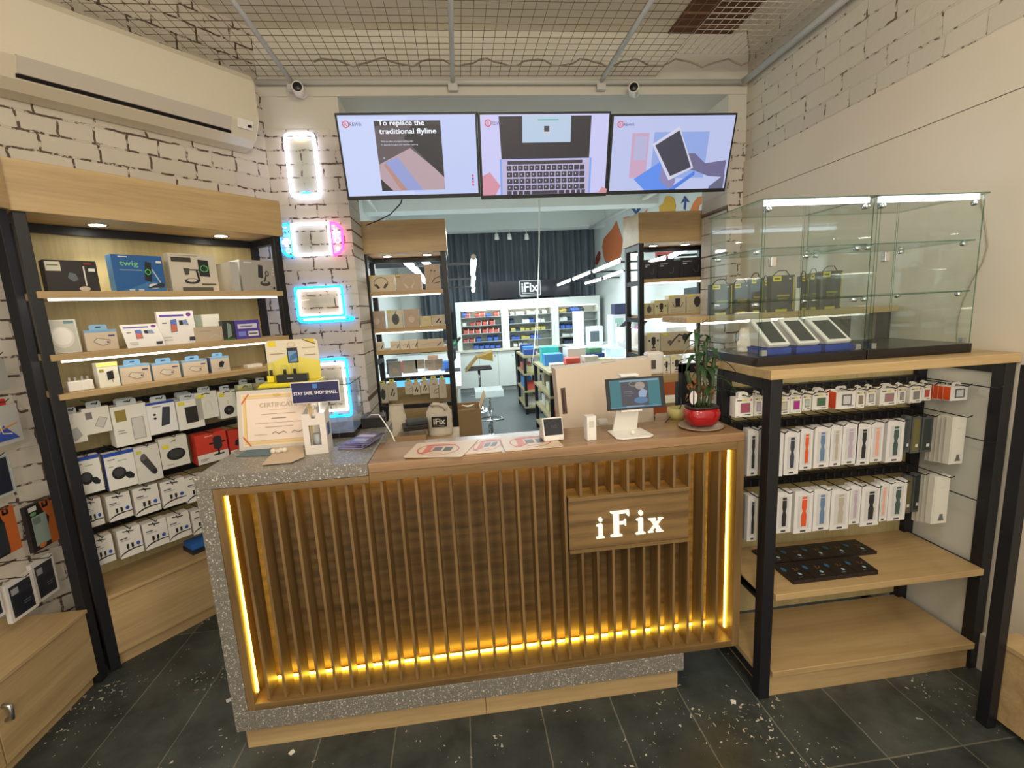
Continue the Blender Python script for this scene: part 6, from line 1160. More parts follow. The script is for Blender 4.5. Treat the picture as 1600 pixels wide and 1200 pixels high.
for (cx_, cy2, hh, dx) in canes:
    m = MB(); pts = []; rr_ = []
    for k in range(13):
        s_ = k / 12; pts.append((cx_ + dx * s_ + 0.004 * math.sin(5 * s_), cy2, 0.082 + hh * s_)); rr_.append(0.009 if k % 3 else 0.011)
    m.path(pts, 0.0125, CANE, 9, rr=rr_); cn = m.build('cane', t)
    for k in range(9 if hh > 0.2 else 4):
        zz = 0.10 + rn.uniform(0.0, 0.62) * hh * 0.8; m = MB() if k == 0 else m
        leaf(m, Vector((cx_ + dx * (zz / hh) * 0.8, cy2, zz)), rn.uniform(0, 6.28), rn.uniform(0.04, 0.085), rn.uniform(0.2, 1.2), 0.014, HUSK, 1.25)
    tag(m.build('dry_husk', cn), 'brown dry leaf husks')
    if hh > 0.2:
        for k in range(12):
            m = MB(); leaf(m, Vector((cx_ + dx * (1 - 0.05 * k), cy2, 0.082 + hh - 0.017 * k)), 2.4 * k + cx_ * 40, rn.uniform(0.08, 0.16), rn.uniform(0.35, 1.3), 0.0135, LEAF, rn.uniform(0.3, 1.1)); m.build('leaf', t)
m = MB(); m.disc(0, 0, 0, 0.018, 0.032, mat('tag_white', (216, 206, 206), 0.5), 20); m.disc(0, 0.002, 0, 0.018, 0.032, mat('tag_white', (216, 206, 206), 0.5), 20); m.path([(0.0, -0.001, -0.05), (0.0, -0.001, 0.035), (0.02, 0, 0.055)], 0.0025, DARK, 5)
o = m.build('round_tag', t, loc=(-0.055, -0.03, 0.135)); tag(o, 'white oval tag on dark twig')
t.scale = (0.86, 0.86, 0.86)
# tape roll and paper
A = at_z(1066, 656, WT); m = MB(); m.lathe([(0.028, 0), (0.042, 0), (0.042, 0.045), (0.028, 0.045), (0.028, 0.0)], mat('tape_yellow', (196, 186, 120), 0.4), 24); o = m.build('tape_roll', loc=(A.x, A.y + 0.04, WT + 0.0005)); tag(o, 'pale yellow tape roll behind the red pot', 'tape roll')
A = at_y(1046, 640, 1.98); m = MB(); m.box(0, 0, 0, 0.09, 0.10, 0.03, WHITE); o = m.build('white_router', loc=(at_z(1042, 642, WT).x, 1.88, WT + 0.0005), rz=0.2, bevel=0.006); tag(o, 'flat white device behind the tablet, left of the tape roll', 'device')
m = MB(); P_ = [at_z(1040, 660, WT + 0.004), at_z(1046, 652, WT + 0.008), at_z(1058, 645, WT + 0.02), at_y(1065, 632, 1.9), at_y(1064, 620, 1.98)]
m.path(P_, 0.0022, DARK, 6); tag(m.build('black_cable'), 'thin black cable behind the tablet', 'cable')

# ------------------------------------------------------------------ behind the counter
# big pale carton standing upright behind the worktop
A = at_y(882, 690, 2.06); B = at_y(1008, 685, 2.06); T_ = at_y(860, 577, 2.06)
W_ = at_y(1012, 600, 2.06).x - at_y(863, 600, 2.06).x; X0_ = at_y(863, 600, 2.06).x
H0 = 0.78; H_ = T_.z - H0
t = tag(MB().box(0, 0, 0, W_, 0.09, H_, mat('pale_carton', (220, 204, 184), 0.55)).build('flat_carton', loc=(X0_ + 0.045, 2.06, H0 + 0.0005), bevel=0.002), 'large pale flat carton standing upright behind the oak worktop', 'carton')
k = MB(); draw(k, W_, H_, [('r', 0.035, 0.60, 0.085, 0.83, (96, 76, 64)), ('r', 0.045, 0.62, 0.06, 0.81, (56, 44, 40))]); k.build('barcode_label', t); t.rotation_euler[1] = -0.055
k = MB(); k.box(W_ * 0.48, 0.0, H_, W_ * 0.63, 0.004, H_ + 0.0008, mat('slot', (90, 76, 64), 0.8)); k.build('handle_slot', t)
# staff side shelf under the worktop that carries it
m = MB(); m.box(-0.30, 1.965, 0.75, 0.98, 2.17, 0.78, OAK_X); o = m.build('staff_shelf', None); m2 = MB()
for x_ in (-0.29, 0.95): m2.box(x_, 1.97, 0, x_ + 0.02, 2.16, 0.75, OAK_X)
m2.build('panel', o); tag(o, 'oak shelf on the staff side of the counter', 'shelf')
m = MB(); m.box(0, 0, 0, 0.09, 0.06, 0.115, WHITE); k = MB(); o = m.build('white_speaker', loc=(0.93, 2.25, 1.2228), bevel=0.012); tag(o, 'rounded white device beside the pale carton', 'device')
k.add([(0.02, -0.0006, 0.03), (0.045, -0.0006, 0.03), (0.045, -0.0006, 0.075), (0.02, -0.0006, 0.075)], [(0, 1, 2, 3)], col((90, 80, 70))); k.build('grille', o)
m = MB(); m.box(0.90, 2.22, 1.185, 1.18, 2.40, 1.2225, OAK_X); 
for x_ in (0.91, 1.14): m.box(x_, 2.24, 0, x_ + 0.03, 2.38, 1.185, BLACK)
tag(m.build('side_stand'), 'small oak and black stand behind the pale carton', 'stand')
# low desk left behind the counter with bags and packs
DZ = 0.78; m = MB(); m.box(-0.66, 2.40, DZ - 0.03, -0.05, 3.25, DZ, OAK_X); o = m.build('side_desk')
k = MB()
for x_ in (-0.65, -0.09):
    for y_ in (2.41, 3.2): k.box(x_, y_, 0, x_ + 0.03, y_ + 0.03, DZ - 0.03, BLACK)
k.build('frame', o); tag(o, 'low side desk between counter and pillar, carrying bags', 'desk')
def bag(mb, W, H, D, mt, seed=1, top=0.75):
    rn = random.Random(seed); nx, nz = 10, 12; vs = []; fs = []
    for side in (0, 1):
        for j in range(nz + 1):
            for i in range(nx + 1):
                u_, v_ = i / nx, j / nz; w_ = W * (1 - 0.35 * max(0, v_ - top) / (1 - top)); x_ = (u_ - 0.5) * w_ + rn.uniform(-1, 1) * 0.004
                d_ = D / 2 * math.sin(math.pi * u_) ** 0.5 * (1 - 0.7 * v_); y_ = (-d_ if side == 0 else d_) + rn.uniform(-1, 1) * 0.004
                vs.append((x_, y_, H * v_ - 0.02 * H * math.sin(math.pi * u_) * (1 if j == nz else 0)))
    n1 = (nx + 1) * (nz + 1)
    for j in range(nz):
        for i in range(nx):
            a = j * (nx + 1) + i; fs.append((a, a + 1, a + nx + 2, a + nx + 1)); b = a + n1; fs.append((b, b + nx + 1, b + nx + 2, b + 1))
    for j in range(nz):
        for i in (0, nx):
            a = j * (nx + 1) + i; fs.append((a, a + nx + 1, a + nx + 1 + n1, a + n1))
    for i in range(nx):
        for j in (0, nz): a = j * (nx + 1) + i; fs.append((a, a + n1, a + 1 + n1, a + 1))
    mb.add(vs, fs, mt, True)
CLOTH = mat('canvas', (216, 208, 192), 0.85, noise=0.06)
A = at_y(687, 677, 2.85); W_ = at_y(706, 660, 2.85).x - at_y(667, 660, 2.85).x
zb = DZ + 0.0006; yy = at_z(687, 679, DZ).y; W_ = at_y(707, 660, yy).x - at_y(668, 660, yy).x; Ht = at_y(687, 630, yy).z - DZ
m = MB(); bag(m, W_, Ht, 0.10, CLOTH, 4); o = m.build('tote_bag', loc=(at_y(687, 660, yy).x, yy, zb)); tag(o, 'cream canvas bag with black lettered patch on the side desk', 'bag')
m = MB(); draw(m, W_ * 0.62, Ht * 0.34, [('p', [(0, 0.02), (0.97, 0.0), (1.0, 0.95), (0.02, 1)], (28, 26, 28)), ('t', 'iFix', 0.12, 0.26, 0.55, (232, 230, 226), 0.76, 0.02), ('r', 0.15, 0.12, 0.8, 0.15, (200, 200, 196))], -W_ * 0.30, Ht * 0.30, y=-0.052); m.build('printed_patch', o)
m = MB(); m.path([(-W_ * 0.25, -0.02, Ht * 0.95), (-W_ * 0.18, -0.035, Ht * 1.02), (0, -0.03, Ht * 1.0), (W_ * 0.22, -0.03, Ht * 0.93), (W_ * 0.3, -0.03, Ht * 0.8)], 0.012, CLOTH, 8); m.build('handle', o)
c_ = at_z(622, 684, DZ); m = MB(); bag(m, 0.13, 0.22, 0.08, CLOTH, 9, 0.3); o = m.build('white_pouch', loc=(c_.x, c_.y + 0.05, zb)); tag(o, 'crumpled cream pouch left of the stacked packs on the side desk', 'pouch')
c_ = at_z(643, 690, DZ)
for k, (w_, d_, h_, mt, nm, lab) in enumerate(((0.19, 0.13, 0.035, mat('carton_brown', (170, 140, 104), 0.7), 'flat_pack', 'flat brown pack at the bottom of the small pile on the side desk'), (0.17, 0.12, 0.03, CLEARP, 'clear_pack', 'clear topped flat pack in the small pile on the side desk'), (0.16, 0.12, 0.032, mat('dark_card', (40, 36, 36), 0.5), 'flat_pack', 'dark flat pack in the small pile on the side desk'), (0.13, 0.09, 0.028, mat('dark_grey_case', (60, 66, 70), 0.45), 'zip_case', 'dark grey zip case on top of the small pile'))):
    z_ = DZ + 0.001 + (0, 0.0355, 0.066, 0.0985)[k]; o = MB().box(-w_ / 2, -d_ / 2, 0, w_ / 2, d_ / 2, h_, mt).build(nm, loc=(c_.x + 0.012 * k, c_.y + 0.07, z_), rz=0.1 * k, bevel=0.004); tag(o, lab, 'pack', 'small pile on the side desk')
# tall open carton with sacks beside the tall middle unit
cc = at_y(733, 650, 4.25); m = MB(); CBD = mat('carton_brown', (170, 140, 104), 0.7)
zt_ = at_y(733, 640, 4.25).z; x0_ = at_y(713, 650, 4.25).x; x1_ = at_y(752, 650, 4.25).x
for a in ((x0_, 4.25, 0, x1_, 4.255, zt_), (x0_, 4.60, 0, x1_, 4.605, zt_), (x0_, 4.256, 0, x0_ + 0.005, 4.599, zt_ + 0.12), (x1_ - 0.005, 4.256, 0, x1_, 4.599, zt_)): m.box(*a, CBD)
m.hexa([(x1_, 4.25, zt_), (x1_ + 0.004, 4.25, zt_), (x1_ + 0.004, 4.6, zt_), (x1_, 4.6, zt_)], [(x1_ + 0.05, 4.25, zt_ + 0.12), (x1_ + 0.054, 4.25, zt_ + 0.12), (x1_ + 0.054, 4.6, zt_ + 0.12), (x1_ + 0.05, 4.6, zt_ + 0.12)], CBD)
tag(m.build('open_carton'), 'tall open brown carton holding wrapped goods beside the tall middle unit', 'carton')
m = MB(); bag(m, (x1_ - x0_) * 0.8, zt_ * 1.02, 0.22, mat('kraft_wrap', (196, 178, 150), 0.8), 6, 0.6); o = m.build('paper_sack', loc=((x0_ + x1_) / 2, 4.42, 0.001)); tag(o, 'wrapped beige sack inside the tall open carton', 'sack')

# ------------------------------------------------------------------ framed phones in the left glass case
for k, (bl, br, tl, tr_, lab) in enumerate((((1200, 552), (1232, 549), (1171, 503), (1205, 500), 'white framed phone on blue wedge, leftmost of three in the glass case'), ((1246, 549), (1278, 546), (1218, 501), (1248, 499), 'white framed phone on blue wedge, middle one in the glass case'), ((1291, 546), (1327, 543), (1262, 501), (1294, 499), 'white framed phone on blue wedge, rightmost of three in the glass case'))):
    zb = 1.395; yb = 1.665; A = at_y(*bl, yb); B = at_y(*br, yb); A.z = B.z = zb; yt_ = 1.79
    T_ = at_y(*tl, yt_); WD = B.x - A.x; Hh = T_.z - zb; L_ = math.hypot(Hh, yt_ - yb)
    t = empty('display_phone', (A.x, yb, 1.3695), 0, lab, 'phone', 'framed phones in the left glass case')
    bz = zb - 1.3695; m = MB(); m.hexa([(-0.012, -0.01, 0), (WD + 0.004, -0.01, 0), (WD + 0.004, 0.16, 0), (-0.012, 0.16, 0)], [(-0.012, -0.01, bz - 0.003), (WD + 0.004, -0.01, bz - 0.003), (WD + 0.004, 0.16, bz - 0.003), (-0.012, 0.16, bz - 0.003)], mat('blue_tray', (22, 60, 150), 0.4)); tag(m.build('tray', t), 'bright blue tray')
    m = MB(); m.prism([(0.0, bz), (0.15, bz), (yt_ - yb, bz + Hh), ], 0.002, WD - 0.002, mat('case_paper', (206, 202, 196), 0.5), 'x'); m.build('wedge', t)
    a_ = math.atan2(yt_ - yb, Hh); m = MB(); F1 = MB(); F1.box(-0.002, -0.014, 0, WD + 0.002, -0.001, L_, mat('phone_frame_white', (224, 222, 216), 0.3)); F1.v = [(x, y * math.cos(a_) + z * math.sin(a_), bz + z * math.cos(a_) - y * math.sin(a_)) for x, y, z in F1.v]; F1.build('frame', t, bevel=0.003)
    F1 = MB(); F1.add([(WD * 0.12, -0.0146, L_ * 0.07), (WD * 0.88, -0.0146, L_ * 0.07), (WD * 0.88, -0.0146, L_ * 0.86), (WD * 0.12, -0.0146, L_ * 0.86)], [(0, 1, 2, 3)], mat('dark_phone_glass', (46, 54, 56), 0.04, spec=1.0)); F1.v = [(x, y * math.cos(a_) + z * math.sin(a_), bz + z * math.cos(a_) - y * math.sin(a_)) for x, y, z in F1.v]; tag(F1.build('phone_screen', t), 'dark glossy screen')
A = at_y(1160, 550, 1.75); m = MB(); bag(m, 0.07, 0.10, 0.05, mat('tissue', (226, 216, 204), 0.9), 12, 0.4); o = m.build('paper_bag', loc=(1.165, 1.80, 1.3695)); tag(o, 'crumpled white paper bag left of the framed phones in the case', 'paper bag')
# ================================================================== THE WORKSHOP BEHIND
# curtain: one cloth with deep folds
m = MB(); CUR = mat('grey_curtain', (98, 106, 114), 0.8, noise=0.08); rn = random.Random(2)
n = 260; xa, xb = -0.75, 2.86; yc = 9.72; vs = []; ph = 0
for i in range(n + 1):
    x = xa + (xb - xa) * i / n; d = 0.045 * math.sin(i * 0.62 + 1.4 * math.sin(i * 0.11)) + 0.02 * math.sin(i * 0.27)
    for z, s_ in ((1.0, 1.25), (2.0, 1.0), (3.12, 0.7)): vs.append((x + 0.01 * s_ * math.sin(i * 0.3), yc + d * s_, z))
fs = []
for i in range(n):
    for j in range(2): a = i * 3 + j; fs.append((a, a + 3, a + 4, a + 1))
m.add(vs, fs, CUR, True); tag(m.build('curtain'), 'long dark grey pleated curtain covering the workshop back wall', 'curtain')
# black iFix sign on top of the cabinets
A = at_y(764, 469, 9.6); B = at_y(888, 460, 9.6); T_ = at_y(764, 445, 9.6); W_, H_ = B.x - A.x, 0.33
o = tag(MB().box(0, 0, 0, W_, 0.05, H_, mat('sign_black', (22, 24, 34), 0.2)).build('shop_sign', loc=(A.x, 9.4, 1.775)), 'long black sign with white boxed lettering standing on the far cabinets', 'sign')
m = MB(); draw(m, W_, H_, [('r', 0.37, 0.12, 0.63, 1.0, (226, 230, 232)), ('r', 0.378, 0.15, 0.622, 0.97, (22, 24, 34)), ('t', 'iFix', 0.395, 0.32, 0.56, (240, 242, 244), 0.205, 0.02), ('r', 0.40, 0.22, 0.60, 0.25, (200, 204, 206)), ('r', 0.38, 0.04, 0.62, 0.07, (180, 184, 186))]); m.build('logo', o)
# three white cabinets with glass shelves
CW = mat('cabinet_white', (214, 220, 214), 0.4); bounds = (712.5, 787.5, 866, 938); YF = 9.10
zs = [at_y(748, y, YF).z for y in (495.5, 508.7, 521, 534.2, 545.5)]; ztop = at_y(748, 471, YF).z; CTZ = zs[4] - 0.01
SX = [at_y(b, 500, YF).x for b in bounds]
RC, BC, YC, WC2, DC = (200, 104, 92), (72, 106, 186), (190, 178, 104), (220, 222, 218), (60, 70, 90)
names = ('left', 'middle', 'right')
def shelfz(k): return zs[k]
bins = [
 [[(2, BC), (5, RC), (18, RC), (24, RC), (32, BC), (42, RC)], [(1, WC2), (11, RC), (19, RC), (27, RC), (36, RC)], [(2, RC), (9, RC), (17, RC), (26, RC), (34, RC), (41, RC)], [(1, RC), (9, RC), (18, BC), (32, BC), (40, BC)], [(14, BC), (21, BC), (28, BC), (35, BC), (42, BC)]],
 [[(2, WC2), (9, WC2), (14, WC2), (22, WC2), (27, WC2), (32, WC2), (41, WC2)], [(1, DC), (16, WC2), (20, WC2), (25, BC), (33, WC2), (38, WC2)], [(2, YC), (7, DC), (13, YC), (19, YC), (26, YC), (32, YC), (38, YC)], [(2, BC), (7, BC), (14, YC), (19, YC), (25, BC), (31, BC)], [(4, WC2), (10, WC2), (16, WC2)]],
 [[(1, YC), (5, YC), (10, DC), (16, BC), (22, BC), (28, DC)], [(1, WC2), (6, WC2), (11, DC), (22, BC), (28, WC2)], [(2, BC), (9, BC), (15, BC), (21, BC)], [(4, WC2), (9, WC2), (15, WC2), (22, WC2)], [(6, DC), (12, DC), (18, DC), (24, DC)]]]
CN = {RC: 'red', BC: 'blue', YC: 'yellow', WC2: 'white', DC: 'dark'}
for b in range(3):
    x0, x1 = SX[b] + 0.002, SX[b + 1] - 0.002
    t = empty('display_cabinet', (x0, YF, 0), 0, '%s of three white glass shelf cabinets in the far workshop' % {'left': 'leftmost', 'middle': 'middle', 'right': 'rightmost'}[names[b]], 'cabinet', 'white cabinets at the workshop back'); W_ = x1 - x0
    m = MB(); m.box(0, 0, CTZ, 0.09, 0.30, ztop, CW); m.box(W_ - 0.05, 0, CTZ, W_, 0.30, ztop, CW); m.box(0.09, 0, ztop - 0.16, W_ - 0.05, 0.30, ztop, CW); m.box(0.09, 0.29, CTZ, W_ - 0.05, 0.30, ztop - 0.16, CW); m.build('frame', t)
    for k in range(4): m = MB(); m.box(0.091, 0.01, zs[k] - 0.012, W_ - 0.051, 0.288, zs[k], col((150, 160, 158), 0.3)); m.build('glass_shelf', t)
    m = MB(); m.box(0.11, 0.03, ztop - 0.175, W_ - 0.07, 0.06, ztop - 0.161, LED); tag(m.build('led_strip', t), 'added white fill strip')  # glowing strip added to brighten the inside of the cabinet
    for k, row in enumerate(bins[b]):
        cnt = {}
        for c_ in row: cnt[c_[1]] = cnt.get(c_[1], 0) + 1
        seen = {}
        for (u, c_) in row:
            rr_ = random.Random(b * 100 + k * 10 + u); seen[c_] = seen.get(c_, 0) + 1; wd = 0.085 if c_ != WC2 else 0.075; xx = x0 + 0.10 + u / 50 * (W_ - 0.16); hh = rr_.uniform(0.06, 0.105)
            m = MB(); D_ = 0.14; m.hexa([(0, 0, 0), (wd, 0, 0), (wd, D_, 0), (0, D_, 0)], [(0, -0.012, hh * 0.5), (wd, -0.012, hh * 0.5), (wd, D_, hh), (0, D_, hh)], col(c_, 0.5)); 
            if c_ == RC: m.box(wd, 0.0, 0, wd + 0.012, D_, hh * 0.9, col((226, 214, 210)))
            o = m.build('parts_bin', loc=(xx, YF + 0.04, zs[k] + 0.0008))
            tag(o, 'small %s parts bin, %s %s one on the %s shelf of the %s far cabinet' % (CN[c_], ORD[seen[c_] - 1], CN[c_], ('top', 'second', 'third', 'fourth', 'bottom')[k], names[b]), 'parts bin', 'parts bins in the far cabinets')
# white base cupboards with doors
yb = 8.95; xs_ = [at_y(b, 575, yb).x for b in (722, 750, 779, 806)]
t = empty('base_cupboard', (xs_[0] - 0.25, yb, 0), 0, 'white base cupboard with flat doors under the far shelf cabinets', 'cupboard')
bx = xs_[0] - 0.25; W_ = xs_[3] - bx
m = MB(); m.box(0, 0.02, 0.08, W_, 0.42, CTZ - 0.035, CW); m.build('body', t); m = MB(); m.box(0, 0.05, 0, W_, 0.4, 0.08, mat('kick', (176, 180, 176), 0.5)); m.build('plinth', t)
for a, b in ((0.0, xs_[1] - bx), (xs_[1] - bx, xs_[2] - bx), (xs_[2] - bx, W_)):
    m = MB(); m.box(a + 0.004, 0, 0.09, b - 0.004, 0.019, CTZ - 0.04, CW); d = m.build('door', t); m = MB(); m.lathe([(0.012, 0.0), (0.012, -0.015), (0.001, -0.016)], STEEL, 8, c=(b - 0.05 if a else b - 0.04, 0, CTZ - 0.12), axis='y'); m.build('knob', d)
m = MB(); m.box(bx - 0.5, yb - 0.03, CTZ - 0.032, 2.88, yb + 0.45, CTZ - 0.0015, mat('worktop_white', (206, 204, 186), 0.4)); o = m.build('worktop'); tag(o, 'long pale worktop carrying the far shelf cabinets', 'worktop')
m = MB(); m.box(xs_[3] + 0.25, yb + 0.06, 0, 2.88, yb + 0.4, CTZ - 0.034, mat('base_panel_grey', (150, 152, 148), 0.6)); tag(m.build('base_cupboard'), 'plain grey base panel under the right of the far worktop', 'cupboard')  # one even grey, darker than the white cupboard beside it
# spotlights at the beam
for k, px in enumerate((776, 796, 823)):
    p = at_y(px, 365, 8.9); m = MB(); m.lathe([(0.03, 0.0), (0.035, -0.03), (0.045, -0.1), (0.04, -0.105)], WHITE, 10, c=(0, 0, 0)); m.tube((0, 0, 0), (0, 0.08, 3.03 - p.z), 0.008, WHITE, 6); o = m.build('spotlight', loc=(p.x, 8.93, p.z)); tag(o, 'small white spotlight under the far beam, %s from the left' % ORD[k], 'spotlight', 'spotlights under the far beam')
# ------------------------------------------------------------------ pendant tube lamps
def lampbar(p, q, lab, grp, w_=0.035):
    t = empty('tube_lamp', (0, 0, 0), 0, lab, 'tube lamp', grp); t.location = p; d = q - p
    m = MB(); m.tube((0, 0, 0.012), tuple(d + Vector((0, 0, 0.012))), w_ * 0.8, WHITE, 8); m.build('housing', t)
    m = MB(); m.tube(tuple(d * 0.05 + Vector((0, 0, -0.012))), tuple(d * 0.95 + Vector((0, 0, -0.012))), w_, TUBE, 8); tag(m.build('diffuser', t), 'glowing diffuser')
    b_ = d * 0.5; ex_ = (2.895 if p.x > 1 else -1.145) - p.x
    m = MB(); m.box(min(b_.x, ex_), b_.y - 0.012, b_.z + 0.03, max(b_.x, ex_), b_.y + 0.012, b_.z + 0.055, DARK); tag(m.build('wall_arm', t), 'black wall arm')
G1 = 'pendant tube lamps in the workshop'
A_ = [((1027, 383), (1013, 388)), ((1011, 389), (980, 401)), ((970, 406), (926, 424)), ((922, 424.5), (895, 436)), ((891, 437.5), (871, 445))]
for k, (a, b) in enumerate(A_): lampbar(at_x(*a, 1.9), at_x(*b, 1.9), 'glowing tube lamp, %s from the right in the upper hanging row' % ORD[k], G1, 0.016)
B_ = [((1077, 387), (1045, 401)), ((1040, 402), (1014, 410)), ((974, 422), (943, 434)), ((939, 436), (914, 442))]
for k, (a, b) in enumerate(B_): lampbar(at_x(*a, 2.4), at_x(*b, 2.4), 'glowing tube lamp, %s from the right in the lower hanging row' % ORD[k], G1, 0.016)
for k, (pa, pb) in enumerate(((403, 428), (431, 446), (449, 457))):
    a = at_z(740, pa, (2.04, 2.0, 1.94)[k]); b = at_z(738.5, pb, (2.04, 2.0, 1.94)[k])
    if b.y > 8.8: b = a.lerp(b, max(0.1, (8.8 - a.y) / (b.y - a.y)))
    lampbar(a, b, 'glowing tube lamp right of the passage post, %s from the top' % ORD[k], G1, 0.028)
for k, (a, b) in enumerate((((633, 406), (656, 427)), ((661, 404), (671, 414)), ((659, 432), (664, 439)))):
    lampbar(at_x(*a, (-0.44, -0.30, -0.40)[k]), at_x(*b, (-0.44, -0.30, -0.40)[k]), 'glowing tube lamp seen through the middle unit, %s one' % ORD[k], G1, 0.028)
# ------------------------------------------------------------------ long white bench on the left
m = MB(); BZ = 0.84; m.box(-1.14, 4.7, BZ - 0.03, -0.02, 8.4, BZ, mat('bench_white', (226, 230, 232), 0.35)); o = m.build('workbench'); m = MB(); m.box(-0.08, 4.75, 0, -0.06, 8.35, BZ - 0.031, CW); m.build('side_panel', o); m = MB(); m.box(-1.1, 4.72, 0, -0.1, 4.74, BZ - 0.031, CW); m.build('side_panel', o); tag(o, 'long white workbench along the left wall of the workshop', 'workbench')
m = MB(); m.box(-0.75, 4.8, BZ + 0.0006, -0.10, 5.6, BZ + 0.005, mat('blue_mat', (70, 150, 220), 0.5)); tag(m.build('work_mat'), 'bright blue work mat on the left bench, seen through the middle unit', 'mat')
rn = random.Random(77)
things = [('tool_box', (40, 40, 50), 'black tool box'), ('tool_box', (190, 60, 50), 'red tool box'), ('tray', (214, 216, 212), 'white tray'), ('box', (150, 110, 80), 'brown carton'), ('box', (60, 110, 190), 'blue carton')]
for k, (nm, c_, lb) in enumerate(things):
    x_ = -0.95 + 0.17 * k; y_ = 6.0 + 0.1 * (k % 2); o = MB().box(0, 0, 0, 0.13, 0.14, rn.uniform(0.1, 0.2), col(c_)).build(nm, loc=(x_, y_, BZ + 0.001), bevel=0.004); tag(o, lb + ' on the far part of the left bench', 'box', 'clutter on the left bench')
def microscope(loc, s, body, grip, lab, rz=0):
    t = empty('microscope', loc, rz, lab, 'microscope')
    m = MB(); m.box(-0.09 * s, -0.08 * s, 0, 0.09 * s, 0.12 * s, 0.02 * s, body); m.build('foot', t, bevel=0.004)
    m = MB(); m.tube((0, 0.1 * s, 0.02 * s), (0, 0.1 * s, 0.34 * s), 0.014 * s, CHROME, 10); m.build('column', t)
    m = MB(); m.tube((0, 0.1 * s, 0.26 * s), (0, 0, 0.26 * s), 0.02 * s, body, 10); m.lathe([(0.03 * s, 0.12 * s), (0.05 * s, 0.16 * s), (0.055 * s, 0.26 * s), (0.045 * s, 0.3 * s)], body, 14); m.build('head', t)
    m = MB()
    m.tube((0.0, 0, 0.28 * s), (0.07 * s, -0.03 * s, 0.35 * s), 0.022 * s, grip, 10); m.tube((0.07 * s, -0.03 * s, 0.35 * s), (0.115 * s, -0.05 * s, 0.40 * s), 0.015 * s, DARK, 10); m.build('eyepiece', t)
    return t
c_ = at_y(728, 566, 5.9); microscope((-0.12, 5.9, BZ + 0.0006), 1.05, mat('scope_black', (34, 36, 44), 0.4), mat('scope_green', (30, 100, 66), 0.4), 'black microscope with green eyepiece tube at the left bench edge')
# ------------------------------------------------------------------ stools
def stool(px, pyb, yy, sz, seatm, lab, shell, floorpx=None):
    b = at_y(px, pyb, yy); t = empty('bar_stool', (b.x, yy, 0), 0, lab, 'stool', 'chrome bar stools')
    m = MB(); m.lathe([(0.2, 0.0), (0.2, 0.008), (0.12, 0.03), (0.035, 0.055), (0.03, 0.07)], CHROME, 24); m.build('base', t)
    m = MB(); m.tube((0, 0, 0.07), (0, 0, sz * 0.6), 0.03, CHROME, 12); m.tube((0, 0, sz * 0.55), (0, 0, sz), 0.02, CHROME, 12); m.build('post', t)
    m = MB(); m.path([(0, -0.02, 0.28), (-0.13, -0.05, 0.28), (-0.15, -0.2, 0.28), (0.15, -0.2, 0.28), (0.13, -0.05, 0.28), (0, -0.02, 0.28)], 0.011, CHROME, 8); m.build('footrest', t)
    m = MB()
    if shell == 'gold':
        m.box(-0.2, -0.17, sz, 0.2, 0.17, sz + 0.035, mat('seat_black', (40, 36, 40), 0.4)); m.build('seat', t, bevel=0.012); m = MB(); GM = mat('gold_seat', (172, 140, 66), 0.35, 0.3)
        m.hexa([(-0.22, -0.18, sz), (-0.20, -0.18, sz - 0.012), (-0.20, 0.18, sz - 0.012), (-0.22, 0.18, sz)], [(-0.02, -0.18, sz + 0.21), (0.0, -0.18, sz + 0.20), (0.0, 0.18, sz + 0.20), (-0.02, 0.18, sz + 0.21)], GM)
        m.hexa([(-0.02, -0.18, sz + 0.20), (0.0, -0.18, sz + 0.19), (0.0, 0.18, sz + 0.19), (-0.02, 0.18, sz + 0.20)], [(0.22, -0.18, sz + 0.28), (0.22, -0.18, sz + 0.13), (0.22, 0.18, sz + 0.13), (0.22, 0.18, sz + 0.28)], GM)
        tag(m.build('backrest', t), 'bent gold shell')
    else:
        m.box(-0.17, -0.16, sz, 0.17, 0.16, sz + 0.03, seatm); m.prism([(-0.16, sz), (-0.20, sz - 0.05), (-0.205, sz - 0.045), (-0.165, sz + 0.03)], -0.17, 0.17, seatm, 'x') 
        m.build('seat', t, bevel=0.008)
    return t
stool(768, 684, 5.62, 0.60, mat('grey_acrylic', (170, 182, 182), 0.2), 'bar stool with pale grey seat in the middle of the passage', 'grey')
stool(752, 637, 7.3, 0.66, None, 'bar stool with bent gold shell behind the grey stool', 'gold')
# ------------------------------------------------------------------ black racks with oak shelves
def rack(x0, y0, x1, y1, zt, levels, lab):
    t = empty('storage_rack', (x0, y0, 0), 0, lab, 'rack', 'black storage racks in the workshop'); W_, D_ = x1 - x0, y1 - y0
    for (a, b) in ((0, 0), (W_ - 0.04, 0), (0, D_ - 0.04), (W_ - 0.04, D_ - 0.04)): m = MB(); m.box(a, b, 0, a + 0.04, b + 0.04, zt - 0.03, BLACK); m.build('post', t)
    for z in levels: m = MB(); m.box(-0.005, -0.005, z - 0.028, W_ + 0.005, D_ + 0.005, z, mat('rack_board', (160, 150, 112), 0.5)); m.build('shelf', t)
    return t
rack(0.93, 4.9, 1.75, 6.0, 0.88, (0.88, 0.62, 0.36, 0.12), 'near storage rack crowded with cartons, behind the pale carton')
rack(0.90, 6.75, 1.18, 7.6, 0.88, (0.88, 0.62, 0.36, 0.12), 'farther storage rack with blue goods on top')
rn = random.Random(31)
CLT = [((60, 140, 220), 'blue'), ((214, 212, 206), 'white'), ((60, 190, 180), 'teal'), ((206, 90, 76), 'red'), ((150, 140, 120), 'tan'), ((40, 70, 140), 'navy'), ((196, 196, 150), 'cream'), ((90, 150, 120), 'green')]
used = {}
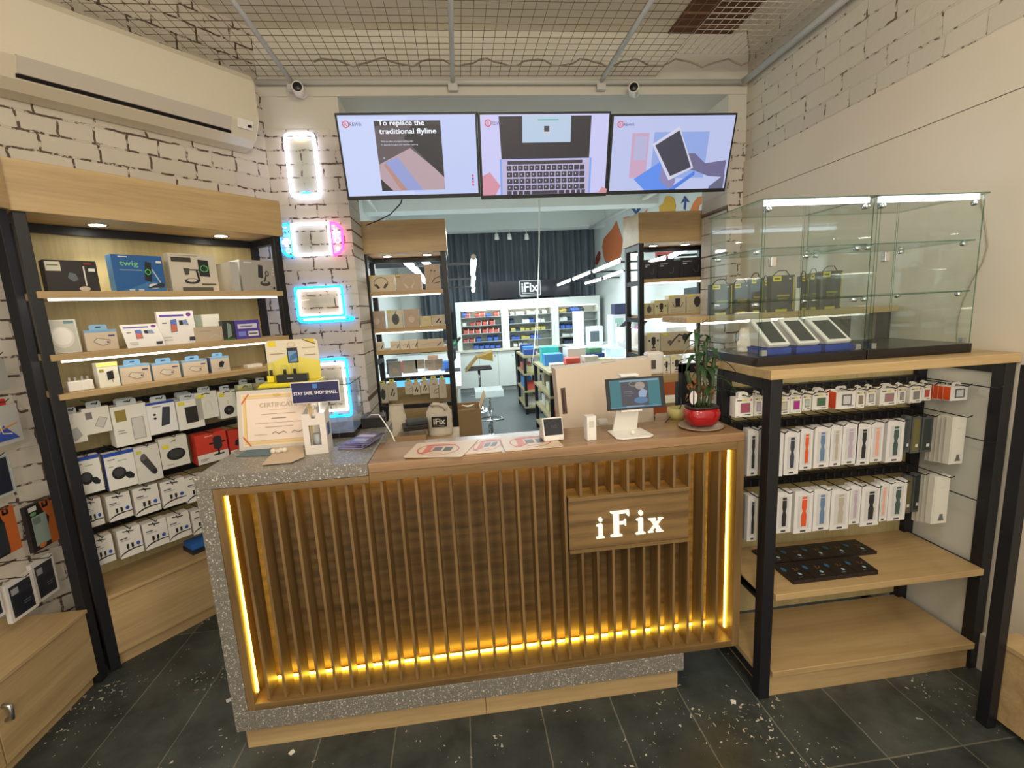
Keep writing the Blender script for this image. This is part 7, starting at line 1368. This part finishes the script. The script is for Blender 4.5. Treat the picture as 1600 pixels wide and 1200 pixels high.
def clutter(x, y, z, w_, d_, h_, c_, where, nm='carton'):
    o = MB().box(0, 0, 0, w_, d_, h_, col(c_[0])).build(nm, loc=(x, y, z + 0.001), bevel=0.003, rz=rn.uniform(-0.06, 0.06)); k = (c_[1], where); used[k] = used.get(k, 0) + 1
    tag(o, '%s carton %s, %s of its colour there' % (c_[1], where, ORD[used[k] - 1]), 'carton', 'cartons on the workshop racks')
for (x, y, w_, d_, h_, ci) in ((0.97, 5.05, 0.16, 0.14, 0.07, 1), (0.98, 5.45, 0.22, 0.2, 0.14, 0), (1.15, 5.05, 0.17, 0.2, 0.07, 3), (1.24, 5.35, 0.22, 0.25, 0.2, 1), (1.36, 5.05, 0.18, 0.16, 0.06, 1), (1.5, 5.4, 0.2, 0.22, 0.12, 5), (1.0, 5.75, 0.22, 0.2, 0.2, 2), (1.57, 5.05, 0.15, 0.18, 0.09, 6)):
    clutter(x, y, 0.88, w_, d_, h_, CLT[ci], 'on top of the near rack')
for (x, y, z, h_, ci) in ((1.15, 5.06, 0.9525, 0.05, 3), (1.36, 5.05, 0.9425, 0.07, 1), (1.52, 5.42, 1.0025, 0.06, 7)): clutter(x, y, z, 0.16, 0.15, h_, CLT[ci], 'stacked higher on the near rack')
for (x, y, h_, ci) in ((0.93, 6.85, 0.08, 5), (0.96, 7.1, 0.10, 0), (0.95, 7.32, 0.12, 5)): clutter(x, y, 0.88, 0.17, 0.17, h_, CLT[ci], 'on top of the farther rack')
for lv, nm in ((0.62, 'upper'), (0.36, 'middle'), (0.12, 'lowest')):
    for k in range(3): clutter(0.97 + 0.01 * k, 5.0 + 0.3 * k, lv, 0.14, 0.18, rn.uniform(0.06, 0.14), CLT[(k * 3 + int(lv * 10)) % 8], 'on the %s board of the near rack' % nm)
    for k in range(2): clutter(0.94, 6.85 + 0.3 * k, lv, 0.13, 0.2, rn.uniform(0.08, 0.16), CLT[(k * 5 + int(lv * 10)) % 8], 'on the %s board of the farther rack' % nm)
# ------------------------------------------------------------------ benches on the right with repair gear
m = MB(); m.box(1.95, 5.2, 0.81, 2.88, 8.9, 0.84, mat('bench_white', (226, 230, 232), 0.35)); o = m.build('workbench'); m = MB(); m.box(2.0, 5.25, 0, 2.03, 8.85, 0.81, mat('panel_grey', (150, 156, 160), 0.5)); m.build('side_panel', o); tag(o, 'long white workbench along the right wall of the workshop', 'workbench')
m = MB(); OR = mat('orange_panel', (206, 96, 36), 0.5); m.box(1.86, 4.75, 0.25, 2.8, 4.78, 0.80, OR); m.box(1.88, 4.72, 0, 1.92, 4.81, 0.25, OR); m.box(2.7, 4.72, 0, 2.74, 4.81, 0.25, OR); tag(m.build('orange_divider'), 'orange divider panel in front of the right workbench', 'divider')
m = MB(); m.prism([(0, 0), (0.26, 0), (0.22, 0.26), (0.06, 0.28)], 0, 0.03, mat('chair_brown', (52, 42, 38), 0.5), 'y'); m.box(0.11, 0.005, -0.68, 0.15, 0.03, 0, BLACK); o = m.build('chair', loc=(1.55, 4.55, 0.70)); m = MB(); m.box(0.0, -0.35, -0.25, 0.28, 0.02, -0.21, mat('chair_brown', (52, 42, 38), 0.5)); m.box(0.02, -0.3, -0.68, 0.26, 0.0, -0.655, BLACK); m.build('seat', o); tag(o, 'dark brown chair back behind the pale carton', 'chair')
microscope((2.22, 5.75, 0.8406), 1.35, WHITE, mat('scope_pink', (206, 90, 150), 0.4), 'white microscope on the right bench, nearer one')
microscope((2.35, 6.7, 0.8406), 1.3, WHITE, DARK, 'white microscope on the right bench, farther one')
def gear(x, y, w_, d_, h_, c_, lb, cat='device', face=None):
    o = MB().box(0, 0, 0, w_, d_, h_, col(c_, 0.4)).build('bench_device', loc=(x, y, 0.8408), bevel=0.006); tag(o, lb, cat, 'gear on the right workbench')
    if face: m = MB(); draw(m, w_, h_, face); m.build('front_panel', o)
gear(2.08, 8.3, 0.16, 0.2, 0.62, (224, 230, 232), 'tall narrow white machine at the far end of the right bench')
gear(2.28, 8.2, 0.28, 0.22, 0.34, (222, 228, 230), 'white boxy oven at the far end of the right bench', face=[('r', 0.15, 0.2, 0.75, 0.75, (90, 100, 104))])
gear(2.45, 7.3, 0.34, 0.3, 0.55, (210, 216, 220), 'tall pale machine amid the right bench', face=[('r', 0.1, 0.6, 0.5, 0.9, (150, 190, 180))])
gear(2.05, 6.25, 0.2, 0.2, 0.12, (190, 210, 220), 'pale low case on the right bench')
gear(2.06, 7.2, 0.22, 0.3, 0.03, (150, 196, 214), 'flat blue mat sheet on the right bench', 'mat')
gear(2.45, 5.35, 0.26, 0.2, 0.42, (214, 220, 222), 'white upright device nearest the orange divider')
gear(2.10, 5.30, 0.24, 0.16, 0.07, (216, 140, 60), 'low orange tray on the right bench', 'tray')
o = tag(MB().box(0, 0, 0, 0.2, 0.2, 0.17, col((38, 46, 84), 0.4)).build('monitor_box', loc=(2.5, 7.35, 1.3925), bevel=0.005), 'dark blue box on top of the tall pale machine', 'box')
p_ = at_x(980, 470, 2.86); m = MB(); m.box(2.84, 4.6, 1.36, 2.898, 5.7, 1.72, mat('dark_screen', (40, 54, 60), 0.3)); tag(m.build('wall_monitor'), 'dark panel on the workshop wall behind the right tall unit', 'screen')
m = MB(); m.box(2.80, 4.2, 1.22, 2.898, 6.6, 1.25, LED); tag(m.build('bench_light'), 'long glowing light strip above the right workbench', 'light strip')
m = MB(); m.path([at_y(842, 312, 6.6), at_y(842, 400, 6.6), at_y(840, 455, 6.6), at_y(838, 500, 6.4), at_y(835, 540, 6.2), at_y(831, 575, 6.05)], 0.005, WHITE, 6); tag(m.build('hanging_cable'), 'white cable hanging from the beam down to the near rack', 'cable')
m = MB(); m.path([at_y(844, 312, 6.6), at_y(842.5, 400, 6.6), at_y(841, 440, 6.6), at_y(840, 500, 6.5), at_y(839.5, 555, 6.4)], 0.005, WHITE, 6); tag(m.build('hanging_cable'), 'second white cable hanging just right of the first', 'cable')
m = MB(); m.path([at_y(632, 300, 3.05), at_y(626, 318, 3.1), at_y(610, 335, 3.2), at_y(590, 345, 3.3), at_y(572, 352, 3.5)], 0.004, DARK, 6); tag(m.build('screen_cable'), 'thin dark cable hanging below the left screen', 'cable')
rn = random.Random(8)
for k, (px, py, wh) in enumerate(((1146, 1097, 'beside the right end of the counter'), (456, 1176, 'in front of the left end of the plinth'), (357, 1095, 'left of the terrazzo counter leg'))):
    p = at_z(px, py, 0.0); m = MB(); s_ = 0.012
    m.prism([(-s_, -s_ * 0.4), (s_ * 0.3, -s_), (s_, s_ * 0.2), (s_ * 0.2, s_ * 0.7), (-s_ * 0.6, s_ * 0.8)], 0, 0.0025, CARD, 'z'); o = m.build('paper_scrap', loc=(p.x, p.y, 0.0006), rz=k * 1.3); tag(o, 'tiny white paper scrap on the floor %s' % wh, 'paper scrap', 'paper scraps on the floor')
